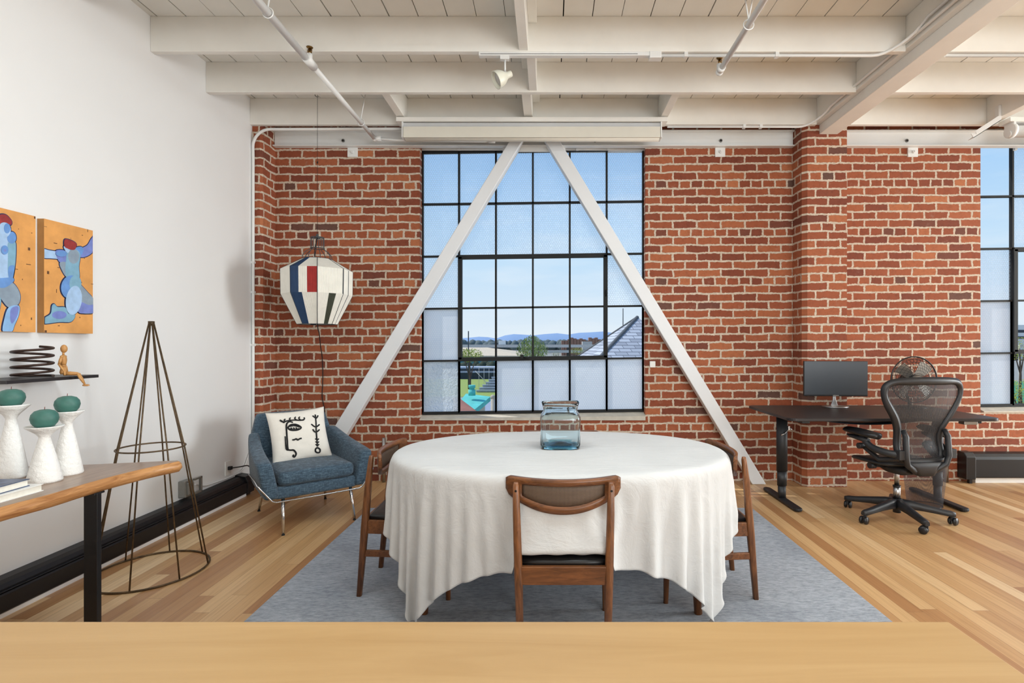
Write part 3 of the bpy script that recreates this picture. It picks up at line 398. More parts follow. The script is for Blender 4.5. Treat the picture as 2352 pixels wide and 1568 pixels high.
15,2,3,5,3,1,4,3,3,4,2,1,0,1,1,0,1,0,1,1,0,1,1,1,0,1,1,0,1,1,0,1,1,0,1,1,0,1,1,0,1,1,1,0,1,1,0,1,1,0,1,1,0,1,1,0,1,1,0,1,1,0,1,1,0,1,0,-4,-5,-5,-4,-3,-1,-2,0,-2,
23,1,4,3,5,4,5,5,5,5,4,1,1,0,1,0,1,1,0,1,1,0,1,1,0,1,1,0,1,1,0,1,1,0,1,1,0,1,1,0,1,1,1,0,1,1,0,1,1,0,1,1,0,1,1,0,1,1,0,1,1,0,1,1,0,1,-1,-4,-7,-6,-5,-6,-5,-5,-4,-4,
30,2,3,5,5,5,5,5,5,5,5,1,1,0,1,0,1,1,0,1,1,0,1,1,0,1,1,0,1,1,0,1,1,0,1,1,1,0,1,0,1,1,1,0,1,1,0,1,1,0,1,1,0,1,1,0,1,1,0,1,1,0,1,1,0,1,-3,-4,-7,-7,-6,-6,-6,-6,-6,-6,
28,5,5,4,4,5,4,4,6,7,6,2,1,0,1,0,1,1,0,1,1,0,1,1,0,1,1,0,1,1,0,1,1,0,1,1,1,0,1,1,0,1,1,0,1,1,0,1,1,0,1,1,0,1,1,0,1,1,0,1,1,0,1,1,1,0,-6,-5,-5,-7,-8,-8,-7,-7,-7,-7,
34,3,5,3,4,4,5,5,6,5,6,6,1,0,1,0,1,1,0,1,1,0,1,1,0,1,1,0,1,1,1,0,1,1,0,1,1,0,1,1,0,1,1,0,1,1,0,1,1,0,1,1,0,1,1,0,1,1,0,1,1,1,0,1,1,-3,-8,-8,-7,-4,-5,-6,-7,-7,-7,-7,
34,2,4,3,5,4,2,6,1,1,11,10,4,0,1,1,0,1,0,1,1,0,1,1,0,1,1,0,1,1,0,1,1,1,0,1,1,0,1,1,0,1,1,0,1,1,0,1,1,0,1,1,0,1,1,1,0,1,0,1,1,1,0,1,0,-8,-12,-1,-10,-9,-8,-4,-1,-3,-8,-6,
33,3,1,4,-2,1,4,-3,4,11,11,9,9,3,0,1,0,1,0,1,1,0,1,1,0,1,1,0,1,1,0,1,1,0,1,1,1,0,1,1,0,1,1,0,1,1,0,1,1,0,1,1,1,0,1,1,0,1,1,0,1,1,1,0,-7,-12,-7,-9,-2,-7,-8,-9,-6,-3,-1,0,
34,2,-5,6,-12,-3,3,5,11,10,7,6,15,9,1,1,0,1,0,1,1,0,1,1,0,1,1,0,1,1,0,1,1,1,0,1,1,0,1,1,0,1,1,0,1,1,0,1,1,0,1,1,1,0,1,0,1,1,1,0,1,1,1,-6,-14,-15,-11,1,-8,-2,-3,-5,-8,-5,0,5,
34,-2,-11,-6,-2,2,3,6,9,3,5,14,11,14,9,1,0,1,0,1,1,0,1,1,0,1,1,0,1,1,0,1,1,1,0,1,1,0,1,1,0,1,1,0,1,1,0,1,1,0,1,1,1,0,1,0,1,1,1,0,1,1,-6,-14,-12,-17,-13,-13,6,-2,-4,5,-1,-6,0,4,
34,-9,-10,-3,0,-5,0,8,3,0,12,8,12,15,15,9,2,-1,1,1,1,0,1,1,0,1,1,0,1,1,0,1,1,1,0,1,1,0,1,1,0,1,1,0,1,1,0,1,1,0,1,1,1,0,1,1,0,1,1,1,0,-7,-16,-12,-16,-6,-18,-17,-12,5,10,-9,8,6,-4,-7,
24,-4,-7,-7,-10,-6,7,-2,0,9,5,12,12,12,15,16,12,3,1,0,1,0,1,1,0,1,1,0,1,1,0,1,1,0,1,1,1,0,1,1,0,1,1,0,1,1,0,1,1,0,1,1,1,0,1,1,0,1,1,-2,-10,-15,-13,-15,-11,-13,-6,-17,-17,-17,5,13,-4,-3,9,-2,
1,8,1,-9,-15,2,-1,-5,4,4,10,11,10,11,18,15,15,13,8,2,0,0,1,1,0,1,1,0,1,1,0,1,1,0,1,1,1,0,1,1,0,1,1,0,1,1,0,1,1,0,1,1,1,0,1,1,1,-1,-6,-14,-13,-14,-12,-13,-16,-7,-13,-3,-17,-17,-18,-2,13,2,-4,7,
2,6,-2,5,-6,-10,-5,3,1,10,8,5,12,19,15,14,12,15,14,11,6,1,1,1,0,1,1,0,1,1,0,1,1,0,1,1,1,0,1,1,0,1,1,0,1,1,0,1,1,0,1,1,1,1,0,0,-6,-10,-15,-9,-15,-16,-9,-12,-13,-17,-5,-11,-3,-15,-17,-18,-5,10,2,0,
1,3,8,-3,-2,-8,-3,1,7,7,4,9,20,17,11,9,16,19,7,15,11,11,8,3,0,0,1,0,1,1,0,1,1,0,1,1,1,0,1,1,0,1,1,0,1,1,0,1,1,1,1,1,0,-3,-5,-11,-12,-10,-17,-12,-4,-17,-18,-8,-7,-14,-17,-4,-8,-2,-16,-15,-18,-11,7,4,
1,10,3,-9,-6,2,-1,9,4,-4,11,21,18,13,3,15,23,6,8,15,18,5,13,11,8,5,2,1,1,1,1,0,1,1,0,1,1,0,1,1,0,1,1,0,1,1,1,0,1,-1,-1,-5,-7,-11,-11,-6,-16,-7,-13,-19,-9,0,-18,-21,-1,-9,-15,-17,-3,-7,0,-15,-15,-16,-12,0,
1,6,-7,-3,1,6,6,1,-3,9,20,20,13,0,14,23,11,0,14,23,7,3,19,10,6,10,7,9,5,4,3,2,1,1,2,0,1,1,1,0,0,1,0,0,0,-1,-2,-4,-5,-7,-6,-5,-14,-4,-14,-2,-17,-11,-2,-19,-20,-2,-2,-20,-20,0,-6,-16,-17,-4,-2,-1,-14,-15,-15,-15,
0,5,-10,1,11,9,-2,-10,8,22,20,16,-3,10,24,18,-3,6,23,18,-2,9,21,1,8,14,9,2,7,6,7,5,5,1,4,2,2,1,0,0,0,-1,-4,-2,-3,-4,-5,-1,-8,-8,-7,-1,-16,-1,-14,-4,-8,-21,-2,-7,-23,-15,5,-7,-23,-19,7,-8,-18,-18,-2,-2,1,-13,-15,-15,
-2,7,-2,11,5,-6,-10,8,20,22,17,-3,6,22,22,1,-2,18,24,6,-2,19,15,-5,9,20,9,-5,7,9,5,15,-2,-1,4,0,3,-1,1,0,-1,6,-8,-3,3,-5,-11,1,-3,-14,-7,4,-19,-2,-8,-10,1,-21,-15,3,-13,-24,-10,7,-10,-24,-16,6,-5,-20,-17,-4,3,0,-11,-17,
-2,15,8,3,-5,-15,4,23,22,18,-2,2,20,24,7,-8,12,26,15,-5,8,24,6,-7,13,23,6,-10,9,8,9,18,-6,0,5,-2,4,-1,0,0,-1,9,-9,-5,4,-3,-15,-1,1,-18,-7,9,-18,-7,-2,-16,4,-12,-25,-2,1,-21,-23,-2,8,-15,-24,-15,12,-8,-21,-17,-3,4,0,-8,
5,6,9,1,-18,6,21,23,20,-1,-2,18,24,14,-9,2,24,24,1,-5,19,21,-3,-5,20,22,1,-12,10,8,17,16,-8,1,5,-4,7,-4,-2,2,0,11,-7,-10,5,-1,-18,-4,5,-19,-10,13,-14,-16,3,-15,-5,2,-23,-16,6,-8,-25,-18,5,5,-19,-23,-12,11,-7,-21,-17,-6,6,1,
7,8,4,-21,2,23,23,21,2,-6,14,25,19,-5,-7,18,26,15,-9,3,26,15,-11,1,25,19,-5,-12,13,8,24,12,-8,1,5,-5,9,-5,-4,3,-1,12,-3,-14,2,3,-16,-12,9,-18,-14,14,-6,-23,1,-7,-16,9,-13,-25,-5,7,-17,-25,-13,11,0,-21,-23,-10,15,-9,-22,-17,-6,7,
8,0,-19,3,22,23,22,4,-9,11,24,22,2,-12,9,26,22,0,-8,16,25,4,-13,10,26,16,-11,-11,15,13,25,9,-7,3,3,-4,13,-12,-4,3,-1,15,-4,-13,-1,4,-14,-17,10,-15,-19,14,2,-25,-11,4,-17,2,2,-25,-19,6,-1,-22,-24,-5,13,-4,-23,-22,-6,13,-8,-23,-17,-7,
4,-22,-1,23,23,22,8,-11,6,24,24,9,-14,-1,23,26,12,-12,2,25,19,-7,-8,17,26,11,-16,-7,15,19,26,5,-6,7,0,-2,12,-15,-3,1,0,16,0,-16,-2,3,-12,-22,9,-10,-23,12,8,-21,-21,7,-12,-8,11,-17,-27,-5,10,-11,-26,-22,5,14,-12,-23,-22,-3,15,-10,-23,-17,
-23,0,21,23,23,9,-10,2,21,24,16,-10,-10,16,26,22,-4,-11,16,26,9,-15,2,22,24,5,-19,-2,17,26,23,1,-3,9,-5,2,10,-16,-2,0,0,13,7,-17,0,2,-16,-24,5,-3,-25,3,15,-14,-27,0,1,-17,9,-3,-26,-19,7,3,-19,-25,-16,11,9,-14,-24,-21,1,15,-12,-22,
-5,23,24,23,14,-11,-5,21,23,21,-3,-16,6,25,27,10,-16,0,24,25,-5,-15,11,26,20,-2,-20,5,21,28,20,-2,3,7,-7,5,8,-12,-5,0,0,5,15,-16,1,1,-21,-24,-2,4,-24,-5,17,-5,-26,-11,7,-15,-5,13,-20,-26,-4,8,-5,-23,-26,-9,18,4,-18,-23,-20,3,15,-13,
21,24,23,14,-8,-6,16,23,24,3,-16,-4,20,27,21,-7,-13,13,28,17,-15,-11,19,27,16,-12,-15,12,25,26,21,-1,1,2,2,0,1,-4,-1,-1,-1,1,16,-16,0,1,-21,-25,-9,9,-21,-12,13,7,-24,-21,7,-8,-14,13,-3,-27,-21,7,6,-12,-26,-23,1,18,-4,-18,-23,-19,8,13,
28,16,21,-10,-12,15,24,23,12,-14,-14,13,27,26,7,-17,-2,23,27,5,-19,-5,26,25,12,-19,-9,20,24,28,17,-4,2,-4,3,-3,3,6,-8,0,-1,9,12,-16,-6,4,-17,-27,-15,12,-16,-19,9,14,-17,-27,-2,4,-20,6,13,-22,-28,-10,11,4,-21,-26,-20,11,17,-9,-19,-24,-17,20,
15,4,5,18,19,19,19,16,17,17,15,16,15,14,14,13,13,11,12,10,11,9,9,8,7,7,7,8,9,10,11,5,0,1,0,1,1,1,0,1,2,2,2,-2,-2,-10,-9,-9,-7,-6,-5,-6,-6,-6,-10,-10,-10,-10,-11,-10,-11,-13,-14,-14,-14,-15,-15,-16,-17,-18,-18,-18,-19,-19,-20,-9,
2,16,17,19,19,19,18,19,17,17,16,15,16,14,14,13,14,12,11,11,11,10,8,9,7,7,7,7,8,10,11,7,1,1,0,1,0,1,1,1,1,2,2,-2,-2,-11,-9,-8,-6,-6,-6,-6,-6,-7,-10,-10,-10,-10,-11,-11,-11,-14,-13,-14,-15,-15,-16,-17,-17,-18,-18,-19,-19,-20,-20,-19,
18,21,20,20,19,19,19,18,18,17,17,16,15,15,14,14,13,13,12,11,10,10,10,8,8,7,7,7,7,10,10,9,0,1,0,2,0,1,-1,2,1,2,-2,0,-1,-12,-7,-7,-6,-6,-6,-6,-6,-8,-10,-10,-10,-11,-10,-11,-13,-13,-14,-15,-15,-15,-17,-17,-17,-19,-18,-19,-20,-20,-20,-20,
25,21,21,20,20,19,19,19,18,18,17,16,16,15,15,13,14,13,12,11,11,11,9,9,8,7,7,7,7,6,11,11,-2,1,1,1,2,1,-1,0,2,0,1,-2,-2,-10,-5,-7,-6,-6,-5,-6,-7,-9,-10,-10,-10,-11,-10,-12,-13,-14,-14,-15,-15,-16,-17,-18,-18,-18,-19,-20,-20,-20,-20,-20,
25,21,21,21,20,19,19,20,18,19,17,17,16,15,16,14,13,14,12,12,11,11,9,9,8,8,7,7,6,6,9,12,-2,2,0,1,3,1,0,-2,1,3,0,-3,-3,-8,-4,-7,-6,-5,-6,-6,-7,-9,-11,-10,-10,-11,-11,-12,-14,-14,-14,-15,-16,-17,-17,-18,-19,-18,-20,-19,-21,-20,-20,-20,
25,21,21,21,21,20,19,19,19,19,18,17,17,16,15,15,14,13,13,12,12,10,11,9,8,8,7,7,6,6,7,11,0,3,0,1,2,1,1,-2,1,2,-3,-1,-6,-2,-5,-6,-6,-6,-6,-6,-8,-9,-11,-10,-10,-11,-11,-14,-13,-14,-15,-16,-16,-18,-17,-19,-18,-20,-19,-20,-21,-20,-20,-22,
25,21,21,21,21,21,20,19,19,19,19,18,17,16,16,15,14,14,13,13,11,11,11,9,9,8,7,7,6,6,6,10,1,3,2,0,2,1,1,-2,2,0,-2,-3,-4,-2,-5,-6,-6,-5,-7,-6,-8,-10,-11,-10,-10,-11,-13,-13,-14,-15,-15,-16,-17,-18,-18,-18,-20,-19,-20,-21,-20,-20,-22,-21,
23,22,22,21,21,21,21,20,19,19,19,19,17,17,16,16,15,14,13,13,12,11,11,10,8,9,7,7,6,6,6,6,5,2,3,0,1,2,1,-1,1,0,-2,-4,-2,-2,-6,-6,-6,-5,-6,-7,-9,-10,-11,-10,-11,-11,-13,-14,-14,-15,-16,-16,-18,-18,-18,-19,-20,-20,-21,-20,-20,-22,-21,-22,
24,22,22,22,21,22,21,20,20,20,19,18,19,17,17,15,16,14,14,13,12,12,11,10,9,8,8,7,7,5,6,7,5,1,3,0,2,1,1,-1,1,0,-3,-3,-2,-2,-6,-5,-6,-6,-6,-7,-10,-10,-11,-10,-11,-12,-13,-14,-15,-15,-17,-17,-18,-18,-19,-20,-20,-20,-21,-20,-22,-22,-21,-21,
22,23,23,22,22,22,21,21,20,20,20,19,18,19,17,16,15,15,14,14,12,12,11,11,10,8,8,7,7,6,6,6,5,1,3,1,1,1,1,0,0,0,-3,-2,-2,-3,-6,-5,-6,-6,-6,-8,-10,-10,-10,-11,-11,-13,-14,-14,-15,-16,-17,-18,-19,-18,-20,-20,-20,-21,-20,-22,-22,-22,-22,-22,
22,24,23,23,22,22,22,21,21,21,19,20,19,18,18,17,16,15,15,13,13,13,11,11,10,9,8,7,7,6,6,6,5,2,2,1,2,1,0,1,0,-1,-2,-2,-2,-4,-6,-5,-5,-6,-7,-9,-10,-10,-10,-11,-12,-14,-14,-14,-16,-17,-17,-18,-19,-19,-20,-21,-21,-20,-22,-22,-22,-23,-22,-24,
22,24,23,24,23,22,22,22,21,21,21,19,20,19,18,18,16,16,15,14,13,13,12,11,10,9,9,7,8,6,6,4,5,2,2,2,1,0,1,0,0,-1,-1,-2,-2,-4,-4,-5,-6,-6,-8,-9,-10,-10,-11,-11,-12,-14,-15,-15,-16,-17,-18,-19,-19,-20,-21,-20,-21,-22,-22,-22,-23,-23,-23,-24,
21,24,24,24,23,24,22,23,21,22,21,20,20,19,19,18,17,16,16,15,13,13,13,11,11,10,8,7,5,4,1,1,0,-1,0,0,0,0,0,0,0,0,0,0,0,0,0,-1,-2,-4,-6,-8,-10,-11,-11,-11,-14,-14,-15,-15,-18,-18,-18,-19,-20,-20,-21,-21,-21,-23,-22,-23,-23,-24,-23,-25,
20,25,24,25,24,23,24,22,23,22,21,21,20,20,19,19,18,17,15,15,15,14,12,12,8,5,2,1,-1,-1,0,0,0,0,0,0,0,0,0,0,0,0,0,0,0,0,0,0,0,0,1,-1,-3,-8,-10,-12,-15,-14,-15,-17,-18,-18,-18,-20,-21,-20,-21,-22,-23,-22,-23,-24,-23,-24,-25,-24,
19,25,26,25,24,24,24,24,23,22,22,22,21,20,19,20,18,18,16,16,16,12,7,2,0,0,-1,0,0,0,0,0,0,0,0,0,0,0,0,0,0,0,0,0,0,0,0,0,0,0,0,0,0,0,-1,-4,-11,-15,-17,-18,-18,-18,-20,-20,-21,-21,-22,-22,-23,-23,-24,-24,-24,-25,-25,-26,
17,27,26,25,26,24,25,24,23,24,22,23,21,21,20,20,19,18,18,15,7,2,-2,0,0,0,0,0,0,0,0,0,0,0,0,0,0,0,0,0,0,0,0,0,0,0,0,0,0,0,0,0,0,0,0,0,0,-5,-14,-18,-19,-20,-20,-21,-21,-22,-22,-23,-23,-24,-24,-25,-25,-25,-27,-26,
17,27,26,27,26,26,25,24,24,24,24,22,23,22,21,20,21,18,10,3,-1,-1,0,0,0,0,0,0,0,0,0,0,0,0,0,0,0,0,0,0,0,0,0,0,0,0,0,0,0,0,0,0,0,0,0,0,0,0,-1,-8,-19,-21,-21,-21,-22,-23,-23,-24,-23,-25,-25,-25,-27,-26,-26,-26,
18,26,26,27,27,27,25,26,25,24,24,24,23,22,23,21,18,7,-1,-1,0,0,0,0,0,0,0,0,0,0,0,0,0,0,0,0,0,0,0,0,0,0,0,0,0,0,0,0,0,0,0,0,0,0,0,0,0,0,0,0,-4,-18,-23,-22,-23,-23,-24,-24,-25,-25,-26,-27,-26,-26,-26,-25,
18,26,26,26,27,27,27,26,26,25,25,24,24,23,24,16,5,-2,0,0,0,0,0,0,0,0,0,0,0,0,0,0,0,0,0,0,0,0,0,0,0,0,0,0,0,0,0,0,0,0,0,0,0,0,0,0,0,0,0,0,0,-3,-17,-24,-23,-24,-25,-25,-26,-26,-27,-26,-26,-26,-25,-25,
15,28,27,26,26,26,27,27,27,27,25,25,25,25,18,3,-2,0,0,0,0,0,0,0,0,0,0,0,0,0,0,0,0,0,0,0,0,0,0,0,0,0,0,0,0,0,0,0,0,0,0,0,0,0,0,0,0,0,0,0,0,0,-2,-18,-26,-25,-25,-27,-27,-26,-26,-26,-26,-26,-24,-23,
13,28,28,28,27,27,26,27,27,27,27,26,27,19,4,-1,0,0,0,0,0,0,0,0,0,0,0,0,0,0,0,0,0,0,0,0,0,0,0,0,0,0,0,0,0,0,0,0,0,0,0,0,0,0,0,0,0,0,0,0,0,0,0,-4,-21,-27,-27,-27,-26,-26,-26,-28,-28,-26,-27,-13,
23,17,29,28,28,28,28,27,26,27,27,29,24,8,-2,0,0,0,0,0,0,0,0,0,0,0,0,0,0,0,0,0,0,0,0,0,0,0,0,0,0,0,0,0,0,0,0,0,0,0,0,0,0,0,0,0,0,0,0,0,0,0,0,0,-8,-27,-27,-26,-27,-28,-29,-29,-29,-30,-29,-16,
18,14,25,28,27,29,30,29,28,27,26,28,16,-1,0,0,0,0,0,0,0,0,0,0,0,0,0,0,0,0,0,0,0,0,0,0,0,0,0,0,0,0,0,0,0,0,0,0,0,0,0,0,0,0,0,0,0,0,0,0,0,0,0,0,-1,-18,-28,-27,-29,-30,-29,-30,-30,-30,-30,-23,
1,18,25,30,30,30,29,30,29,29,28,24,4,-1,0,0,0,0,0,0,0,0,0,0,0,0,0,0,0,0,0,0,0,0,0,0,0,0,0,0,0,0,0,0,0,0,0,0,0,0,0,0,0,0,0,0,0,0,0,0,0,0,0,0,1,-9,-27,-30,-29,-30,-30,-30,-30,-30,-29,-29,
6,12,30,31,30,30,31,29,30,30,30,16,0,0,0,0,0,0,0,0,0,0,0,0,0,0,0,0,0,0,0,0,0,0,0,0,0,0,0,0,0,0,0,0,0,0,0,0,0,0,0,0,0,0,0,0,0,0,0,0,0,0,0,0,0,-2,-24,-30,-30,-30,-30,-30,-30,-31,-30,-30,
-6,24,28,30,31,30,31,31,30,30,30,10,0,0,0,0,0,0,0,0,0,0,0,0,0,0,0,0,0,0,0,0,0,0,0,0,0,0,0,0,0,0,0,0,0,0,0,0,0,0,0,0,0,0,0,0,0,0,0,0,0,0,0,0,0,0,-18,-31,-30,-31,-31,-31,-30,-31,-30,-30,
0,27,30,31,30,30,31,31,30,31,28,7,-1,0,0,0,0,0,0,0,0,0,0,0,0,0,0,0,0,0,0,0,0,0,0,0,0,0,0,0,0,0,0,0,0,0,0,0,0,0,0,0,0,0,0,0,0,0,0,0,0,0,0,0,0,0,-14,-30,-31,-30,-31,-30,-31,-30,-31,-31,
0,31,31,31,30,31,29,30,31,31,26,4,0,0,0,0,0,0,0,0,0,0,0,0,0,0,0,0,0,0,0,0,0,0,0,0,0,0,0,0,0,0,0,0,0,0,0,0,0,0,0,0,0,0,0,0,0,0,0,0,0,0,0,0,0,0,-11,-29,-30,-31,-31,-31,-31,-31,-31,-31,
1,31,30,31,31,31,31,31,31,29,25,3,0,0,0,0,0,0,0,0,0,0,0,0,0,0,0,0,0,0,0,0,0,0,0,0,0,0,0,0,0,0,0,0,0,0,0,0,0,0,0,0,0,0,0,0,0,0,0,0,0,0,0,0,0,0,-10,-28,-31,-31,-31,-31,-31,-30,-31,-31,
-1,31,31,31,31,30,31,31,31,31,24,3,0,0,0,0,0,0,0,0,0,0,0,0,0,0,0,0,0,0,0,0,0,0,0,0,0,0,0,0,0,0,0,0,0,0,0,0,0,0,0,0,0,0,0,0,0,0,0,0,0,0,0,0,0,0,-9,-28,-30,-31,-31,-30,-31,-31,-30,-31,
0,31,31,30,31,30,31,30,30,30,26,5,0,0,0,0,0,0,0,0,0,0,0,0,0,0,0,0,0,0,0,0,0,0,0,0,0,0,0,0,0,0,0,0,0,0,0,0,0,0,0,0,0,0,0,0,0,0,0,0,0,0,0,0,0,1,-14,-29,-31,-30,-31,-30,-31,-30,-31,-31,
0,29,29,29,30,30,30,30,31,30,30,8,-1,0,0,0,0,0,0,0,0,0,0,0,0,0,0,0,0,0,0,0,0,0,0,0,0,0,0,0,0,0,0,0,0,0,0,0,0,0,0,0,0,0,0,0,0,0,0,0,0,0,0,0,0,0,-18,-30,-30,-30,-31,-30,-31,-30,-31,-30,
0,23,28,30,30,30,30,30,30,30,31,14,-1,0,0,0,0,0,0,0,0,0,0,0,0,0,0,0,0,0,0,0,0,0,0,0,0,0,0,0,0,0,0,0,0,0,0,0,0,0,0,0,0,0,0,0,0,0,0,0,0,0,0,0,0,-1,-24,-29,-30,-30,-30,-31,-30,-30,-31,-30,
0,23,24,29,29,29,29,30,30,30,31,20,1,0,0,0,0,0,0,0,0,0,0,0,0,0,0,0,0,0,0,0,0,0,0,0,0,0,0,0,0,0,0,0,0,0,0,0,0,0,0,0,0,0,0,0,0,0,0,0,0,0,0,0,1,-9,-27,-29,-29,-29,-30,-30,-30,-30,-30,-29,
0,13,26,28,29,30,30,30,30,29,27,26,7,0,0,0,0,0,0,0,0,0,0,0,0,0,0,0,0,0,0,0,0,0,0,0,0,0,0,0,0,0,0,0,0,0,0,0,0,0,0,0,0,0,0,0,0,0,0,0,0,0,0,0,0,-19,-28,-29,-29,-28,-28,-29,-30,-30,-30,-25,
0,9,23,29,28,31,29,29,26,26,28,28,17,2,0,0,0,0,0,0,0,0,0,0,0,0,0,0,0,0,0,0,0,0,0,0,0,0,0,0,0,0,0,0,0,0,0,0,0,0,0,0,0,0,0,0,0,0,0,0,0,0,0,1,-9,-26,-28,-25,-29,-30,-28,-29,-27,-27,-25,-23,
0,7,23,27,29,25,26,24,26,28,28,26,25,11,0,0,0,0,0,0,0,0,0,0,0,0,0,0,0,0,0,0,0,0,0,0,0,0,0,0,0,0,0,0,0,0,0,0,0,0,0,0,0,0,0,0,0,0,0,0,0,0,2,-5,-21,-27,-26,-27,-25,-28,-28,-30,-28,-28,-25,-9,
0,8,27,19,17,22,25,27,28,27,25,24,26,23,7,0,0,0,0,0,0,0,0,0,0,0,0,0,0,0,0,0,0,0,0,0,0,0,0,0,0,0,0,0,0,0,0,0,0,0,0,0,0,0,0,0,0,0,0,0,0,1,-2,-18,-26,-25,-25,-24,-28,-25,-25,-28,-28,-28,-19,-5,
0,9,10,14,22,25,26,24,27,24,24,25,24,24,21,6,0,0,0,0,0,0,0,0,0,0,0,0,0,0,0,0,0,0,0,0,0,0,0,0,0,0,0,0,0,0,0,0,0,0,0,0,0,0,0,0,0,0,0,0,2,-4,-16,-25,-23,-24,-26,-23,-24,-26,-26,-22,-24,-27,-17,-5,
3,-1,3,21,25,16,21,26,23,23,24,24,23,23,23,20,8,0,0,0,0,0,0,0,0,0,0,0,0,0,0,0,0,0,0,0,0,0,0,0,0,0,0,0,0,0,0,0,0,0,0,0,0,0,0,0,0,0,0,2,-6,-17,-23,-23,-22,-23,-24,-24,-24,-24,-24,-25,-21,-23,-21,-16,
-16,10,3,18,11,16,26,21,23,24,23,23,23,22,21,21,21,11,1,0,0,0,0,0,0,0,0,0,0,0,0,0,0,0,0,0,0,0,0,0,0,0,0,0,0,0,0,0,0,0,0,0,0,0,0,0,0,1,0,-10,-18,-21,-21,-22,-22,-22,-23,-23,-24,-24,-24,-24,-23,-23,-22,-22,
-31,13,16,13,7,22,22,21,23,23,23,23,21,22,20,20,20,19,15,6,0,0,0,0,0,0,0,0,0,0,0,0,0,0,0,0,0,0,0,0,0,0,0,0,0,0,0,0,0,0,0,0,0,0,0,2,0,-7,-13,-19,-19,-19,-20,-21,-21,-22,-23,-22,-23,-24,-24,-24,-23,-24,-23,-22,
-30,14,16,15,15,18,21,23,22,23,22,22,21,21,20,20,18,18,18,16,11,5,0,0,0,0,0,0,0,0,0,0,0,0,0,0,0,0,0,0,0,0,0,0,0,0,0,0,0,0,0,0,1,0,0,-6,-11,-16,-16,-17,-19,-18,-19,-21,-21,-20,-23,-22,-22,-23,-23,-24,-24,-24,-23,-23,
-30,15,16,16,17,20,22,22,23,22,21,22,20,20,20,19,18,18,16,14,15,14,11,6,3,0,-1,0,0,0,0,0,0,0,0,0,0,0,0,0,0,0,0,0,0,0,0,0,0,1,1,-1,-3,-7,-11,-13,-14,-15,-16,-16,-17,-19,-18,-20,-20,-21,-21,-22,-22,-22,-23,-23,-24,-24,-23,-24,
-29,16,15,17,21,20,22,23,22,21,22,20,20,20,19,18,18,16,16,15,14,12,12,12,10,9,5,2,1,0,0,0,0,0,0,0,0,0,0,0,0,0,0,0,0,0,1,0,-2,-4,-5,-9,-10,-11,-12,-12,-14,-14,-15,-16,-16,-18,-19,-18,-20,-21,-20,-21,-22,-22,-22,-22,-24,-23,-24,-24,
-29,16,17,19,20,22,23,22,21,21,21,20,20,19,18,18,17,16,15,15,13,12,12,11,9,10,8,8,6,5,4,3,2,1,1,0,0,1,-1,0,0,-1,-1,-1,-3,-3,-4,-6,-6,-7,-8,-10,-10,-10,-12,-11,-13,-14,-15,-15,-16,-17,-18,-19,-18,-20,-21,-21,-20,-22,-22,-22,-22,-23,-24,-23,
-27,16,18,19,22,23,22,21,21,20,20,20,20,18,18,18,16,15,15,14,13,12,11,11,9,9,8,7,6,6,5,5,3,2,2,2,1,0,0,-1,-1,-2,-3,-3,-3,-4,-5,-6,-6,-8,-7,-9,-10,-10,-11,-12,-12,-13,-15,-15,-15,-17,-17,-18,-19,-19,-20,-21,-20,-21,-21,-22,-22,-22,-23,-23,
-27,16,19,22,22,22,21,21,20,20,20,19,19,18,18,17,15,15,15,13,12,12,11,10,10,8,8,7,6,6,5,6,1,2,2,2,1,0,0,-1,-1,-1,-4,-3,-3,-4,-4,-6,-6,-8,-7,-8,-10,-10,-11,-11,-12,-13,-14,-14,-16,-16,-16,-18,-18,-19,-19,-20,-21,-20,-21,-21,-22,-22,-22,-23,
-27,17,21,22,22,21,21,20,20,20,19,19,18,18,17,16,15,15,14,13,12,12,10,10,9,9,8,6,6,5,6,5,1,2,3,1,1,0,0,-1,-1,-1,-3,-4,-2,-4,-5,-5,-6,-8,-7,-7,-10,-10,-11,-11,-11,-13,-13,-14,-15,-16,-16,-17,-18,-18,-19,-19,-20,-21,-20,-21,-21,-22,-22,-22,
-25,20,20,21,21,21,20,20,20,19,19,19,18,17,16,16,15,14,13,13,12,11,10,10,9,8,7,7,5,6,6,5,1,2,2,1,2,0,-1,-1,-1,0,-3,-4,-3,-3,-5,-6,-6,-7,-7,-7,-9,-10,-11,-11,-11,-11,-13,-14,-15,-15,-16,-16,-18,-17,-19,-19,-19,-21,-20,-21,-20,-22,-21,-22,
-26,21,20,21,21,20,19,20,20,19,19,18,17,17,16,15,15,13,13,13,11,11,10,9,9,8,7,6,6,6,6,4,1,2,3,0,2,0,-1,-1,-1,0,-2,-5,-3,-3,-4,-6,-6,-7,-7,-7,-8,-10,-10,-11,-11,-12,-12,-14,-14,-15,-15,-16,-17,-17,-18,-19,-19,-20,-20,-20,-21,-20,-21,-22,
-25,20,21,21,20,19,20,20,19,19,18,18,17,16,15,15,14,14,12,12,12,10,10,9,8,8,7,6,5,6,7,4,0,3,2,1,3,-2,-1,-1,0,0,-2,-5,-3,-3,-5,-5,-6,-7,-7,-7,-8,-9,-10,-11,-11,-11,-12,-13,-14,-15,-15,-15,-16,-17,-18,-18,-19,-19,-20,-20,-20,-21,-20,-21,
-26,21,21,20,19,20,20,19,19,18,18,17,17,15,15,15,14,13,12,12,11,10,9,9,9,8,6,6,5,6,7,3,1,3,2,1,3,-3,-1,0,-1,1,-1,-6,-4,-2,-5,-6,-5,-7,-7,-7,-7,-9,-10,-11,-11,-11,-11,-13,-13,-15,-14,-15,-16,-17,-17,-18,-18,-19,-19,-20,-20,-20,-21,-20,
